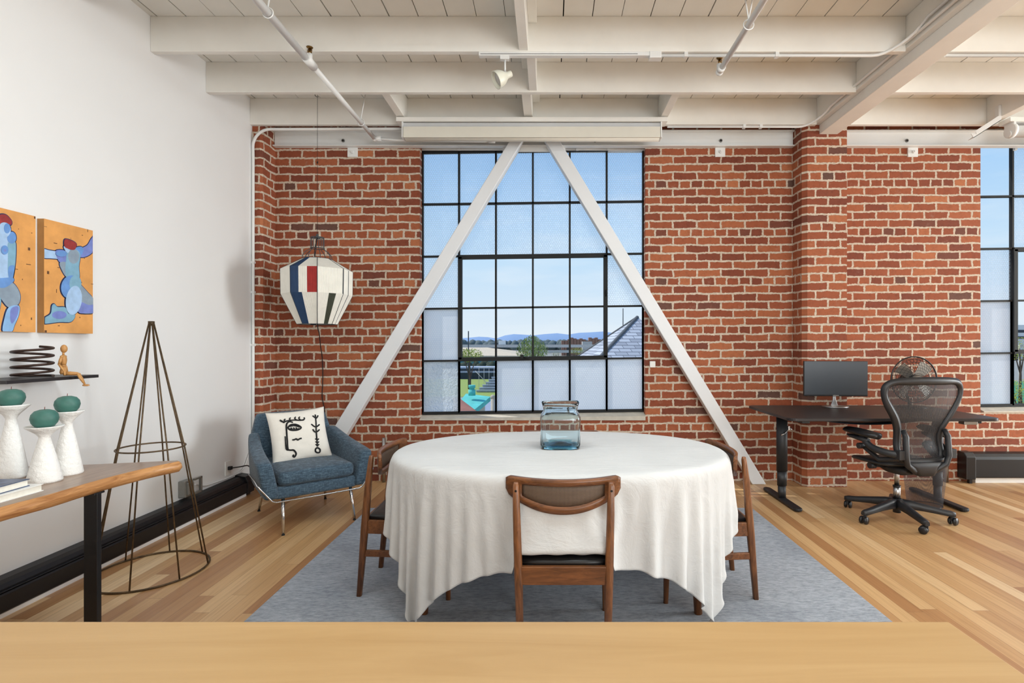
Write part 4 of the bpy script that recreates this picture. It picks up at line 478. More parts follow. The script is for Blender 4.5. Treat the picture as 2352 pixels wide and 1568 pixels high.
-25,21,20,19,20,20,19,19,19,18,17,16,16,16,14,15,13,13,12,11,11,10,9,8,9,8,6,5,6,8,6,1,2,3,1,2,3,-3,-1,-1,-1,1,0,-6,-3,-3,-5,-6,-6,-6,-7,-7,-7,-9,-9,-10,-11,-11,-11,-12,-13,-14,-15,-15,-15,-17,-16,-18,-18,-18,-19,-19,-20,-20,-20,-21,
-25,20,19,20,20,19,19,19,18,18,16,16,16,15,15,13,13,12,12,12,10,9,9,9,8,7,6,6,7,8,6,0,2,3,1,2,3,-2,-2,-1,-1,1,0,-6,-2,-3,-6,-6,-6,-6,-7,-7,-7,-8,-9,-10,-11,-11,-11,-11,-13,-13,-15,-15,-15,-16,-16,-17,-17,-18,-19,-19,-19,-20,-20,-20,
-26,20,19,20,19,20,18,18,18,17,16,16,15,15,14,13,13,12,12,11,10,9,9,8,9,6,6,6,7,8,6,1,2,2,2,2,5,-3,-3,-1,0,-1,0,-5,-3,-3,-6,-6,-6,-6,-7,-7,-7,-7,-9,-10,-11,-10,-11,-11,-12,-14,-14,-14,-15,-16,-16,-16,-17,-18,-18,-19,-19,-19,-20,-20,
-12,6,19,20,19,19,18,18,17,16,16,16,14,15,14,13,12,12,11,11,9,10,8,8,9,6,6,6,7,8,6,1,1,3,2,5,6,-5,-5,-1,-1,6,-6,-6,-3,-3,-5,-6,-7,-5,-7,-7,-7,-7,-9,-9,-10,-11,-11,-11,-11,-13,-14,-14,-15,-15,-16,-16,-16,-18,-17,-19,-18,-19,-20,-10]
# ---------------------------------------------------------------- mesh helpers
class MB:
    def __init__(s): s.v = []; s.f = []; s.mi = []; s.sm = []
    def add(s, vs, fs, mi=0, smooth=False, T=None):
        b = len(s.v)
        s.v += [tuple(T @ Vector(p)) if T is not None else tuple(p) for p in vs]
        s.f += [tuple(b + i for i in f) for f in fs]; s.mi += [mi] * len(fs); s.sm += [smooth] * len(fs); return s
    def box(s, x0, x1, y0, y1, z0, z1, mi=0, T=None):
        v = [(x, y, z) for x in (x0, x1) for y in (y0, y1) for z in (z0, z1)]
        return s.add(v, [(0, 1, 3, 2), (4, 6, 7, 5), (0, 4, 5, 1), (2, 3, 7, 6), (0, 2, 6, 4), (1, 5, 7, 3)], mi, False, T)
    def loft(s, rings, mi=0, smooth=True, cap=True, closed=False, T=None):
        n = len(rings[0]); vs = [p for r in rings for p in r]; fs = []
        R = len(rings)
        for k in range(R if closed else R - 1):
            a, b = k * n, ((k + 1) % R) * n
            for i in range(n):
                j = (i + 1) % n; fs.append((a + i, a + j, b + j, b + i))
        s.add(vs, fs, mi, smooth, T)
        if cap and not closed:
            b = len(s.v) - len(vs)
            s.f += [tuple(b + i for i in range(n))[::-1], tuple(b + (R - 1) * n + i for i in range(n))]; s.mi += [mi] * 2; s.sm += [False] * 2
        return s
    def tube(s, path, r, n=10, mi=0, closed=False, cap=True, smooth=True, T=None):
        P = [Vector(p) for p in path]; L = len(P); rr = r if isinstance(r, (list, tuple)) else [r] * L
        def tan(i):
            a = P[(i - 1) % L] if (closed or i > 0) else P[i]; b = P[(i + 1) % L] if (closed or i < L - 1) else P[i]
            d = b - a; return d.normalized() if d.length > 1e-9 else Vector((0, 0, 1))
        t0 = tan(0); u = t0.orthogonal().normalized(); rings = []; prev = t0
        for i in range(L):
            t = tan(i); q = prev.rotation_difference(t); u = q @ u; u = (u - t * u.dot(t)).normalized(); w = t.cross(u); prev = t
            rings.append([tuple(P[i] + (u * math.cos(2 * PI * k / n + PI / n) + w * math.sin(2 * PI * k / n + PI / n)) * rr[i]) for k in range(n)])
        return s.loft(rings, mi, smooth, cap, closed, T)
    def cyl(s, a, b, r, n=20, mi=0, r2=None, smooth=True, T=None): return s.tube([a, b], [r, r if r2 is None else r2], n, mi, smooth=smooth, T=T)
    def lathe(s, prof, n=32, c=(0, 0, 0), mi=0, smooth=True, T=None, sx=1, sy=1, cap=True):
        rings = [[(c[0] + sx * r * math.cos(2 * PI * k / n), c[1] + sy * r * math.sin(2 * PI * k / n), c[2] + z) for k in range(n)] for r, z in prof]
        return s.loft(rings, mi, smooth, cap, False, T)
    def ball(s, c, rx, ry, rz, n=20, m=12, mi=0, T=None):
        return s.lathe([(max(1e-4, math.sin(PI * i / m)), -rz * math.cos(PI * i / m)) for i in range(m + 1)], n, c, mi, True, T, rx, ry)
    def prism(s, poly, z0, z1, mi=0, T=None, smooth=False):
        n = len(poly); vs = [(x, y, z0) for x, y in poly] + [(x, y, z1) for x, y in poly]
        fs = [tuple(range(n))[::-1], tuple(range(n, 2 * n))] + [(i, (i + 1) % n, n + (i + 1) % n, n + i) for i in range(n)]
        return s.add(vs, fs, mi, smooth, T)
    def sq(s, a, b, w0, d0, w1, d1, mi=0):
        # square bar from a to b, half sizes along x and y
        r0 = [(a[0] + i * w0, a[1] + j * d0, a[2]) for i, j in ((-1, -1), (1, -1), (1, 1), (-1, 1))]
        r1 = [(b[0] + i * w1, b[1] + j * d1, b[2]) for i, j in ((-1, -1), (1, -1), (1, 1), (-1, 1))]
        return s.loft([r0, r1], mi, False)

def obj(name, mb, mats, parent=None, bevel=0, seg=2, label=None, sub=0, solid=0, kind=None, nofix=False):
    me = bpy.data.meshes.new(name); me.from_pydata(mb.v, [], mb.f)
    for m_ in (mats if isinstance(mats, (list, tuple)) else [mats]): me.materials.append(MATS[m_])
    for p, a, b in zip(me.polygons, mb.mi, mb.sm): p.material_index = a; p.use_smooth = b
    if not nofix:
        import bmesh
        bm = bmesh.new(); bm.from_mesh(me); bmesh.ops.recalc_face_normals(bm, faces=bm.faces); bm.to_mesh(me); bm.free()
    me.update(); o = bpy.data.objects.new(name, me); COL.objects.link(o)
    if parent is not None: o.parent = parent
    if solid:
        q = o.modifiers.new('solidify', 'SOLIDIFY'); q.thickness = solid; q.offset = 0
    if bevel:
        q = o.modifiers.new('bevel', 'BEVEL'); q.width = bevel; q.segments = seg; q.limit_method = 'ANGLE'; q.angle_limit = math.radians(35)
    if sub:
        q = o.modifiers.new('subsurf', 'SUBSURF'); q.levels = sub; q.render_levels = sub
    if label: o['label'] = label
    if kind: o['kind'] = kind
    return o
def tag(o, label, cat, group=None, kind=None):
    o['label'] = label; o['category'] = cat
    if group: o['group'] = group
    if kind: o['kind'] = kind
    return o
def thing(name, label, cat, loc=(0, 0, 0), rz=0, group=None, kind=None, rot=None):
    o = bpy.data.objects.new(name, None); COL.objects.link(o); o.empty_display_size = .05
    o.location = loc; o.rotation_euler = rot or (0, 0, rz)
    return tag(o, label, cat, group, kind)
def dup(root, loc=None, rz=None, label=None, parent=None):
    c = root.copy(); COL.objects.link(c)
    if parent is not None: c.parent = parent
    if loc is not None: c.location = loc
    if rz is not None: c.rotation_euler = (0, 0, rz)
    if label: c['label'] = label
    for ch in list(root.children): dup(ch, parent=c)
    return c
def arc(c, r, a0, a1, n, ax='xy'):
    o = []
    for i in range(n + 1):
        a = a0 + (a1 - a0) * i / n; p, q = r * math.cos(a), r * math.sin(a)
        o.append({'xy': (c[0] + p, c[1] + q, c[2]), 'xz': (c[0] + p, c[1], c[2] + q), 'yz': (c[0], c[1] + p, c[2] + q)}[ax])
    return o
def catmull(pts, n=6, closed=False):
    P = [Vector(p) for p in pts]; L = len(P); out = []
    for i in range(L if closed else L - 1):
        g = lambda k: P[k % L] if closed else P[min(max(k, 0), L - 1)]
        p0, p1, p2, p3 = g(i - 1), g(i), g(i + 1), g(i + 2)
        for j in range(n):
            t = j / n; out.append(.5 * ((2 * p1) + (p2 - p0) * t + (2 * p0 - 5 * p1 + 4 * p2 - p3) * t * t + (3 * p1 - p0 - 3 * p2 + p3) * t ** 3))
    if not closed: out.append(P[-1])
    return [tuple(p) for p in out]
def rbox(mb, x0, x1, y0, y1, z0, z1, r, mi=0, T=None, seg=4, puff=0):
    # soft cushion-like box: superellipsoid rings
    cx, cy, cz = (x0 + x1) / 2, (y0 + y1) / 2, (z0 + z1) / 2; a, b, c = (x1 - x0) / 2, (y1 - y0) / 2, (z1 - z0) / 2
    rings = []; n = 40
    prof = [(r, 0)] if False else []
    for k in range(seg + 1):
        t = PI / 2 * k / seg; prof.append((r - r * math.sin(t), -c + r - r * math.cos(t)))
    for k in range(seg + 1):
        t = PI / 2 * k / seg; prof.append((r - r * math.cos(t), c - r + r * math.sin(t)))
    prof = [(r * 3, -c)] + prof + [(r * 2, c + puff * .6), (min(a, b) * .8, c + puff)]
    for ins, z in prof:
        ring = []
        ra = max(r * 1.4 - ins * .3, .004); w, d = a - ins, b - ins
        for qx, qy, a0 in ((1, 1, 0), (-1, 1, PI / 2), (-1, -1, PI), (1, -1, 1.5 * PI)):
            rr = min(ra, w * .9, d * .9)
            for i in range(6):
                t = a0 + PI / 2 * i / 5
                ring.append((cx + qx * (w - rr) + rr * math.cos(t), cy + qy * (d - rr) + rr * math.sin(t), cz + z))
        rings.append(ring)
    return mb.loft(rings, mi, True, True, False, T)

# ================================================================ the room
LX, RX, BY, WY, CH = -2.71, 10.0, -3.0, 5.0, 3.533      # left wall, right wall, rear wall, brick wall, ceiling boards
def st(name, mb, mats, **k):
    k.setdefault('kind', 'structure'); return obj(name, mb, mats, **k)
st('floor', MB().box(LX - .2, RX + .2, BY - .2, 5.28, -.12, 0), 'fir_floor')
st('wall_left', MB().box(LX - .15, LX, BY - .2, 5.25, 0, 3.75), 'wall_paint')
st('wall_rear', MB().box(LX, RX, BY - .15, BY, 0, 3.75), 'wall_paint')
wr = MB(); wr.box(RX, RX + .15, BY, 1.7, 0, 3.75); wr.box(RX, RX + .15, 4.75, 5.25, 0, 3.75); wr.box(RX, RX + .15, 1.7, 4.75, 0, .7); wr.box(RX, RX + .15, 1.7, 4.75, 3.1, 3.75)  # opening left for the assumed end window, out of view
st('wall_right', wr, 'wall_paint')

OP = [(-1.24, .918, .583, 3.25), (4.125, 6.31, .656, 3.25)]
wb = MB(); xs = [LX] + [e for o_ in OP for e in o_[:2]] + [RX]
for i in range(0, len(xs), 2): wb.box(xs[i], xs[i + 1], WY, 5.16, 0, 3.75)
for x0, x1, z0, z1 in OP: wb.box(x0, x1, WY, 5.16, 0, z0); wb.box(x0, x1, WY, 5.16, z1, 3.75)
st('wall_brick', wb, 'brick')
def pier(name, x0, x1, y0, ch, left=True, right=True):
    pl = []
    pl += [(x0 + ch, y0), (x0, y0 + ch)] if left else [(x0, y0)]
    pl += [(x0, WY), (x1, WY)]
    pl += [(x1, y0 + ch), (x1 - ch, y0)] if right else [(x1, y0)]
    return st(name, MB().prism(pl, 0, CH), 'brick')
pier('brick_pier', LX, -2.622, 4.765, .02, False, True)
pier('brick_pillar', 2.325, 2.722, 4.78, .035, True, False)

# ceiling boards running towards the brick wall, narrow dark gaps between
cb = MB(); cb.box(LX, RX, BY, 5.0, CH + .03, CH + .1, 1)
x = .098 - .197 * 15
while x < RX:
    x0, x1 = max(x, LX), min(x + .197 - random.choice((.006, .008, .0095, .004)), RX)
    if x1 > x0: cb.box(x0, x1, BY, 5.0, CH, CH + .03)
    x += .197
st('ceiling', cb, ['ceiling_paint', 'gap_dark'])

JY = [1.18, 1.77, 2.36, 2.955, 3.546, 4.12, 4.727]
for i, y in enumerate(JY):
    b = MB(); b.box(LX, 2.42, y, y + .042, 3.294, CH)
    o = st('ceiling_joist', b, 'beam_paint', bevel=.003)
    b = MB(); b.box(2.634, RX, y, y + .042, 3.294, CH)
    o = st('ceiling_joist', b, 'beam_paint', bevel=.003)
g = MB(); g.box(2.42, 2.634, BY, 4.78, 3.31, CH); g.box(2.468, 2.634, BY, 4.78, 3.226, 3.31)
st('ceiling_beam', g, 'beam_paint', bevel=.004)

# blocking between the joists
def block(x0, x1, y0, y1, z0): st('ceiling_beam_block', MB().box(x0, x1, y0, y1, z0, CH), 'beam_paint', bevel=.003)
block(-.207, -.145, 2.997, 3.546, 3.30); block(-.145, -.085, 2.997, 3.546, 3.485)
block(-.160, -.098, 3.588, 4.12, 3.305); block(-.215, -.160, 3.588, 4.12, 3.475)
block(-.226, -.150, 4.162, 4.727, 3.325); block(-.150, -.088, 4.162, 4.727, 3.49)
block(-1.352, -1.285, 4.162, 4.727, 3.318); block(.985, 1.05, 4.162, 4.727, 3.318)
block(3.955, 4.03, 4.162, 4.727, 3.30)

# white steel channel along the top of the brick wall, in two lengths
def channel(x0, x1):
    c = MB(); c.box(x0, x1, 4.975, 4.998, 3.181, 3.333); c.box(x0, x1, 4.935, 4.975, 3.181, 3.192); c.box(x0, x1, 4.935, 4.975, 3.322, 3.333)
    return c
st('wall_header_channel', channel(-2.618, 2.32), 'white_metal', bevel=.002)
st('wall_header_channel', channel(2.726, RX - .01), 'white_metal', bevel=.002)
for x in (-1.963, -.766, .434, 1.63, 3.40):
    b = MB(); b.cyl((x, 4.975, 3.243), (x, 4.966, 3.243), .016, 12, 0); b.cyl((x, 4.966, 3.243), (x, 4.963, 3.243), .009, 12, 1)
    tag(obj('wall_bolt', b, ['box_grey', 'gap_dark']), 'small round bolt head in the white steel channel above the bricks', 'bolt', 'bolts in the steel channel')
for x, lb in ((-1.88, 'small white bolted clip under the steel channel, above the hanging yarn lamp'), (1.63, 'small white bolted clip under the steel channel, between window and brick pillar'), (3.47, 'small white bolted clip under the steel channel, above the desk fan')):
    b = MB(); b.box(x - .048, x + .048, 4.985, 5.0, 3.095, 3.181); b.cyl((x, 4.985, 3.14), (x, 4.965, 3.14), .016, 8); b.cyl((x, 4.965, 3.14), (x, 4.955, 3.14), .008, 8)
    tag(obj('wall_clip', b, 'white_metal', bevel=.002), lb, 'clip')

# A-frame brace
def brace(x0, x1, t0, t1, lb):
    zt = 3.215; b = MB()
    v = [(x0, 4.87, 0), (x1, 4.87, 0), (t1, 4.87, zt), (t0, 4.87, zt), (x0, 4.972, 0), (x1, 4.972, 0), (t1, 4.972, zt), (t0, 4.972, zt)]
    b.add(v, [(0, 1, 2, 3), (5, 4, 7, 6), (0, 4, 5, 1), (1, 5, 6, 2), (2, 6, 7, 3), (3, 7, 4, 0)])
    return tag(obj('steel_brace', b, 'brace_paint', bevel=.006), lb, 'brace', 'two diagonal white steel braces')
brace(-2.335, -2.172, -.365, -.243, 'white diagonal steel brace running down behind the blue armchair')
brace(1.892, 2.022, -.049, .089, 'white diagonal steel brace ending on the floor beside the black desk')
tag(obj('gusset_plate', MB().box(-.445, .153, 4.973, 4.99, 3.14, 3.30), 'white_metal'), 'white steel plate behind the meeting tops of the two braces', 'plate')

# ---------------------------------------------------------------- steel windows
def skew(x, x0): return .0138 * (x - x0)
def window(name, x0, zb, pitch, sy, cleft, top, sash_cols, clear_extra, types):
    """6 columns by 5 rows of panes; building settles to one side, so rows rise gently"""
    root = bpy.data.objects.new(name, None); COL.objects.link(root); root['kind'] = 'structure'; root.location = (0, 0, 0)
    Y = 5.10; ph = .5085; t = .009
    def q(c, r, dx=0, dz=0): # grid point
        x = x0 + pitch * c + dx; return (x, Y, zb + ph * r + skew(x, x0) + dz)
    def bar(mb, a, b, w, d0=-.02, d1=.018):
        A, B = Vector(a), Vector(b); u = (B - A).normalized(); nrm = Vector((-u.z, 0, u.x)) * w
        mb.loft([[tuple(P + nrm * i + Vector((0, j, 0))) for i, j in ((-1, d0), (1, d0), (1, d1), (-1, d1))] for P in (A, B)], 0, False)
    fr = MB()
    for c in range(7):
        w = .013 if c in (0, 6) else .0085
        bar(fr, q(c, 0), q(c, 2), w); bar(fr, q(c, 3), q(c, 5), w) if False else None
        lo, hi = 0, 5
        bar(fr, q(c, 0), q(c, 1), w); bar(fr, q(c, 3), q(c, 5), w)
        if not (sash_cols[0] < c < sash_cols[1]): bar(fr, q(c, 1), q(c, 3), w)
    for r in range(6):
        w = .013 if r in (0, 5) else .0085
        if r == 2:
            bar(fr, q(0, r), q(sash_cols[0], r), w); bar(fr, q(sash_cols[1], r), q(6, r), w)
        else: bar(fr, q(0, r), q(6, r), w)
    obj('frame', fr, 'window_iron', root)
    s = MB(); a, b = sash_cols; e = .012
    for P, Q in ((q(a, 1, e, e), q(a, 3, e, -e)), (q(b, 1, -e, e), q(b, 3, -e, -e)), (q(a, 1, 0, e), q(b, 1, 0, e)), (q(a, 3, 0, -e), q(b, 3, 0, -e))): bar(s, P, Q, .0185, -.038, .02)
    for c in range(a + 1, b): bar(s, q(c, 1), q(c, 3), .0085, -.028, .01)
    bar(s, q(a, 2), q(b, 2), .0085, -.028, .01)
    so_ = obj('sash', s, 'window_iron', root)
    h = MB(); p = q(a + 1.75, 1); 
    h.box(p[0] - .03, p[0] + .0, 5.03, 5.065, p[2] + .012, p[2] + .05); h.tube([(p[0] - .01, 5.045, p[2] + .03), (p[0] + .02, 5.035, p[2] + .02), (p[0] + .055, 5.03, p[2] + .018)], .008, 8)
    p = q(b, 2.25); h.tube([(p[0] - .01, 5.06, p[2] - .03), (p[0] - .012, 5.04, p[2]), (p[0] - .01, 5.06, p[2] + .03)], .007, 8)
    obj('latch', h, 'window_iron', so_)
    gl = MB()
    for r in range(5):
        for c in range(6):
            mi = types[r][c]; A, B, C_, D = q(c, r), q(c + 1, r), q(c + 1, r + 1), q(c, r + 1)
            vs = [tuple(Vector(k) + Vector((0, .004, 0))) for k in (A, B, C_, D)]
            gl.add(vs, [(0, 1, 2, 3)], mi)
    obj('glass_panes', gl, ['glass_clear', 'glass_wired', 'glass_wired_frosted', 'glass_hammered'], root, nofix=True)
    # sloping concrete sill
    xl, xr = x0 - .0, x0 + pitch * 6
    s = MB(); za, zb_ = zb + skew(xl, x0) - .01, zb + skew(xr, x0) - .01
    v = [(xl, 4.99, za - .032), (xr, 4.99, zb_ - .032), (xr, 5.12, zb_ + .002), (xl, 5.12, za + .002)]
    s.add(v + [(p[0], p[1], min(za, zb_) - .044) for p in v], [(0, 1, 2, 3), (7, 6, 5, 4), (0, 4, 5, 1), (1, 5, 6, 2), (2, 6, 7, 3), (3, 7, 4, 0)])
    s.box(xl - .10, xr + .10, 5.161, 5.20, za - .12, za - .03)
    obj('window_sill', s, 'concrete', root)
    hd = MB(); hd.box(xl, xr, 5.075, 5.14, zb + ph * 5 + .012 + skew(xl, x0), 3.33)
    for k in (.42, 1.05, 1.75, 2.1): hd.box(xl + k * (xr - xl) / 2.5 - .012, xl + k * (xr - xl) / 2.5 + .012, 5.05, 5.075, 3.185, 3.215)
    obj('header_trim', hd, 'white_metal', root)
    return root
# pane types by row from the bottom: 0 clear, 1 wired, 2 wired frosted, 3 hammered
T1 = [[3, 0, 2, 2, 2, 2], [2, 0, 0, 0, 0, 0], [1, 0, 0, 0, 0, 1], [1] * 6, [1] * 6]
window('window_1', -1.241, .634, .3598, 0, 0, 0, (1, 5), [], T1)
T2 = [[2, 0, 2, 2, 2, 2], [2, 0, 0, 0, 0, 2], [1, 0, 0, 0, 0, 1], [0, 1, 1, 1, 1, 1], [0, 1, 1, 1, 1, 1]]
window('window_2', 4.15, .634 + .0138 * 5.39, .3598, 0, 0, 0, (1, 5), [], T2)
# assumed end window of the loft, out of view (light from the side)
r3 = bpy.data.objects.new('assumed_end_window', None); COL.objects.link(r3); r3['kind'] = 'structure'
f3 = MB()
for k in range(7): f3.box(RX + .05, RX + .09, 1.7 + k * 3.05 / 6 - .012, 1.7 + k * 3.05 / 6 + .012, .7, 3.1)
for k in range(6): f3.box(RX + .05, RX + .09, 1.7, 4.75, .7 + k * .48 - .012, .7 + k * .48 + .012)
obj('frame', f3, 'window_iron', r3)

# ---------------------------------------------------------------- roller screens over the windows
def screen(x0, x1, root, full=True):
    obj('head_board', MB().box(x0 - .055, x1 + .055, 4.60, 4.72, 3.270, 3.308), 'ceiling_paint', root, bevel=.002)
    c = MB(); c.box(x0, x1, 4.615, 4.70, 3.222, 3.262); obj('cassette', c, 'shade_grey', root, bevel=.003)
    c = MB(); c.loft([[(x, 4.66 + .055 * math.cos(a), 3.168 + .052 * math.sin(a)) for a in [2 * PI * k / 24 for k in range(24)]] for x in (x0 + .015, x1 - .012)])
    c.box(x0 + .01, x1 - .01, 4.598, 4.61, 3.128, 3.222)
    obj('rolled_screen', c, 'shade_cream', root)
    for x in (x0, x1):
        e = MB(); e.box(x - .006, x + .006, 4.60, 4.71, 3.13, 3.268); e.cyl((x - .014, 4.65, 3.15), (x + .014, 4.65, 3.15), .016, 12)
        obj('end_bracket', e, 'white_metal', root, bevel=.002)
screen(-1.297, .986, thing('roller_screen', 'long rolled-up cream roller screen hanging above the braces of the main window', 'roller screen'))
rs = thing('roller_screen', 'rolled-up white roller screen with round end plate above the window beyond the desk', 'roller screen')
obj('head_board', MB().box(4.06, 6.4, 4.60, 4.72, 3.270, 3.308), 'ceiling_paint', rs, bevel=.002)
c = MB(); c.cyl((4.12, 4.64, 3.195), (6.35, 4.64, 3.195), .05, 24); obj('rolled_screen', c, 'white_metal', rs)
c = MB(); c.cyl((4.085, 4.64, 3.20), (4.115, 4.64, 3.20), .062, 24); c.cyl((4.07, 4.64, 3.17), (4.085, 4.64, 3.17), .03, 16); c.box(4.09, 4.11, 4.60, 4.70, 3.2, 3.27)
obj('end_bracket', c, 'white_metal', rs)
b = MB()
a0, a1 = Vector((3.70, 4.60, 3.13)), Vector((3.94, 4.60, 3.285))
u = (a1 - a0).normalized(); nr = Vector((-u.z, 0, u.x)) * .022
b.loft([[tuple(P + nr * i + Vector((0, j, 0))) for i, j in ((-1, -.03), (1, -.03), (1, -.025), (-1, -.025))] for P in (a0, a1)], 0, False)
b.loft([[tuple(P + nr * i + Vector((0, j, 0))) for i, j in ((-1, -.03), (-.8, -.03), (-.8, .03), (-1, .03))] for P in (a0, a1)], 0, False)
b.box(3.93, 3.954, 4.57, 4.61, 3.27, 3.40); b.cyl((3.74, 4.565, 3.155), (3.74, 4.58, 3.155), .012, 10)
tag(obj('mounting_bracket', b, 'white_metal'), 'loose white metal arm bracket tilted off the ceiling block beside the far window', 'bracket')

# ---------------------------------------------------------------- track light
t = thing('track_light', 'white ceiling track with one white spotlight under the second joist', 'track light')
tr = MB(); tr.box(-.48, .735, 3.548, 3.584, 3.268, 3.294); tr.box(-.47, .60, 3.5475, 3.55, 3.277, 3.281, 1); obj('track', tr, ['white_metal', 'gap_dark'], t, bevel=.002)
tr = MB(); tr.box(.68, .76, 3.54, 3.592, 3.25, 3.294); obj('power_feed', tr, 'white_metal', t, bevel=.003)
hd = thing('spot_head', 'x', 'x'); del hd['label']; del hd['category']; hd.parent = t
ad = MB(); ad.box(-.335, -.275, 3.55, 3.582, 3.245, 3.272); ad.cyl((-.303, 3.566, 3.245), (-.303, 3.566, 3.165), .006, 8); ad.cyl((-.303, 3.566, 3.17), (-.29, 3.56, 3.14), .008, 8); obj('adapter', ad, 'white_metal', hd)
ax = Vector((-.78, -.30, -.50)).normalized(); base = Vector((-.262, 3.56, 3.150)); q = Vector((0, 0, 1)).rotation_difference(ax).to_matrix().to_4x4(); T = Matrix.Translation(base) @ q
lb_ = MB(); lb_.lathe([(.012, -.004), (.021, 0), (.022, .03), (.026, .042), (.044, .065), (.055, .09), (.058, .118), (.060, .124), (.055, .125), (.050, .112), (.046, .10)], 28, mi=0, T=T); obj('shade', lb_, 'lamp_head', hd)
lb_ = MB(); lb_.lathe([(.044, .100), (.04, .106), (.001, .110)], 24, T=T); obj('lamp', lb_, 'lamp_glass', hd)

# ---------------------------------------------------------------- conduits and sprinkler pipes
def pieces(name, mbs, mats, parent, **k):
    for m_ in mbs: obj(name, m_, mats, parent, **k)
def pipe(name, path, r, lb, cat, mat='white_metal', n=12, extra=None):
    b = MB(); b.tube(path, r, n)
    if extra: extra(b)
    return tag(obj(name, b, mat), lb, cat)
zc = 3.268
def clips(pts, ax='x'):
    def f(b):
        for p in pts:
            if ax == 'x': b.box(p[0] - .012, p[0] + .012, p[1] - .016, p[1] + .016, p[2] - .014, p[2] + .018)
            elif ax == 'z': b.box(p[0] - .016, p[0] + .016, p[1] - .014, p[1] + .02, p[2] - .01, p[2] + .01)
            else: b.box(p[0] - .014, p[0] + .016, p[1] - .012, p[1] + .012, p[2] - .018, p[2] + .018)
    return f
cy = 4.748
pipe('conduit', [(-2.695, 4.752, .02)] + [(-2.695, 4.752, z) for z in (1, 2, 3.0)] + [(-2.695 + .16 * (1 - math.cos(a)), 4.748, 3.10 + .16 * math.sin(a)) for a in [PI / 2 * k / 8 for k in range(9)]] + [(-1.33, 4.745, 3.262)], .0125,
     'thin white conduit rising up the corner of the white wall and bending along the joist', 'conduit', extra=clips([(-2.695, 4.752, z) for z in (1.3, 1.78, 2.05)], 'z'))
pipe('conduit', [(1.062, 4.70, 3.262), (2.24, 4.70, 3.262)] + [(2.24 + .16 * math.sin(a), 4.70 - .24 * (1 - math.cos(a)) , 3.262 + .078 * (1 - math.cos(a))) for a in [PI / 2 * k / 8 for k in range(1, 9)]] + [(2.40, 4.2, 3.34), (2.40, 3.0, 3.34), (2.40, 1.2, 3.34)], .010,
     'thin white conduit bending from the wall joist up the side of the big beam', 'conduit', extra=clips([(1.9, 4.70, 3.262), (1.75, 4.70, 3.262)]))
pipe('conduit', [(.76, 3.566, 3.276), (2.1, 3.566, 3.276)] + [(2.20 + .20 * math.sin(a), 3.566 - .26 * (1 - math.cos(a)), 3.276 + .109 * (1 - math.cos(a))) for a in [PI / 2 * k / 8 for k in range(9)]] + [(2.40, 2.9, 3.385), (2.40, 1.2, 3.385)], .010,
     'thin white conduit running from the track light to the big beam', 'conduit', extra=clips([(.93, 3.566, 3.276), (1.55, 3.566, 3.276), ]))
pipe('conduit', [(2.70, 3.566, 3.276), (9.9, 3.566, 3.276)], .010, 'thin white conduit under the second joist beyond the big beam', 'conduit')
# sprinkler line by the white wall
sx, sz = -1.606, 3.196
def hanger(b, x, y, z, dx=.0, up=CH):
    b.tube([(x + .03 * math.cos(a), y, z + .03 * math.sin(a)) for a in [2 * PI * k / 16 for k in range(16)]], .0035, 6, closed=True)
    b.cyl((x, y, z + .03), (x + dx, y, up), .0045, 6)
sp_ = thing('sprinkler_pipe', 'white sprinkler pipe running overhead towards the brick wall near the hanging lamp', 'sprinkler pipe')
b = MB(); b.tube([(sx, .8, sz), (sx, 3.50, sz)], .023, 14); b.tube([(sx, 3.50, sz), (sx, 4.78, sz)], .0185, 14); obj('pipe', b, 'white_metal', sp_)
pieces('fitting', [MB().cyl((sx, 3.44, sz), (sx, 3.56, sz), .029, 14).cyl((sx, 3.50, sz), (sx, 3.50, sz + .055), .018, 12), MB().ball((sx, 4.80, sz), .026, .026, .026, 14, 8).cyl((sx + .0, 4.8, sz), (sx + .06, 4.8, sz), .024, 12)], 'white_metal', sp_)
b = MB(); b.tube([(sx, 4.80, sz), (sx + .2, 4.81, sz - .01), (-.52, 4.81, sz - .02)], .0125, 12); b.cyl((-.56, 4.81, sz - .02), (-.50, 4.81, sz - .02), .018, 12); obj('branch_pipe', b, 'white_metal', sp_)
for y_, u_ in ((2.98, CH), (4.45, 3.5)):
    b = MB(); hanger(b, sx, y_, sz, .05, u_); obj('hanger', b, 'white_metal', sp_)
b = MB(); b.cyl((sx, 3.50, sz + .05), (sx, 3.50, sz + .085), .009, 10); b.lathe([(.004, .085), (.02, .095), (.022, .10), (.004, .104)], 16, (sx, 3.50, sz)); b.tube([(sx - .012, 3.5, sz + .06), (sx - .014, 3.5, sz + .08), (sx, 3.5, sz + .095)], .003, 6); b.tube([(sx + .012, 3.5, sz + .06), (sx + .014, 3.5, sz + .08), (sx, 3.5, sz + .095)], .003, 6)
obj('sprinkler_head', b, 'brass', sp_)
sx, sz = 1.178, 3.196
sp_ = thing('sprinkler_pipe', 'white sprinkler pipe ending in a brass head over the brick wall between window and desk', 'sprinkler pipe')
b = MB(); b.tube([(sx, .8, sz), (sx, 3.60, sz)], .019, 14); obj('pipe', b, 'white_metal', sp_)
b = MB(); b.ball((sx, 3.62, sz - .002), .027, .027, .027, 14, 8); b.cyl((sx, 3.62, sz), (sx, 3.62, sz + .05), .019, 12); b.cyl((sx, 3.56, sz), (sx, 3.60, sz), .026, 14); obj('fitting', b, 'white_metal', sp_)
b = MB(); hanger(b, sx, 3.09, sz, -.05); b.cyl((sx, 3.09, sz + .03), (sx + .06, 3.09, CH), .0045, 6); obj('hanger', b, 'white_metal', sp_)
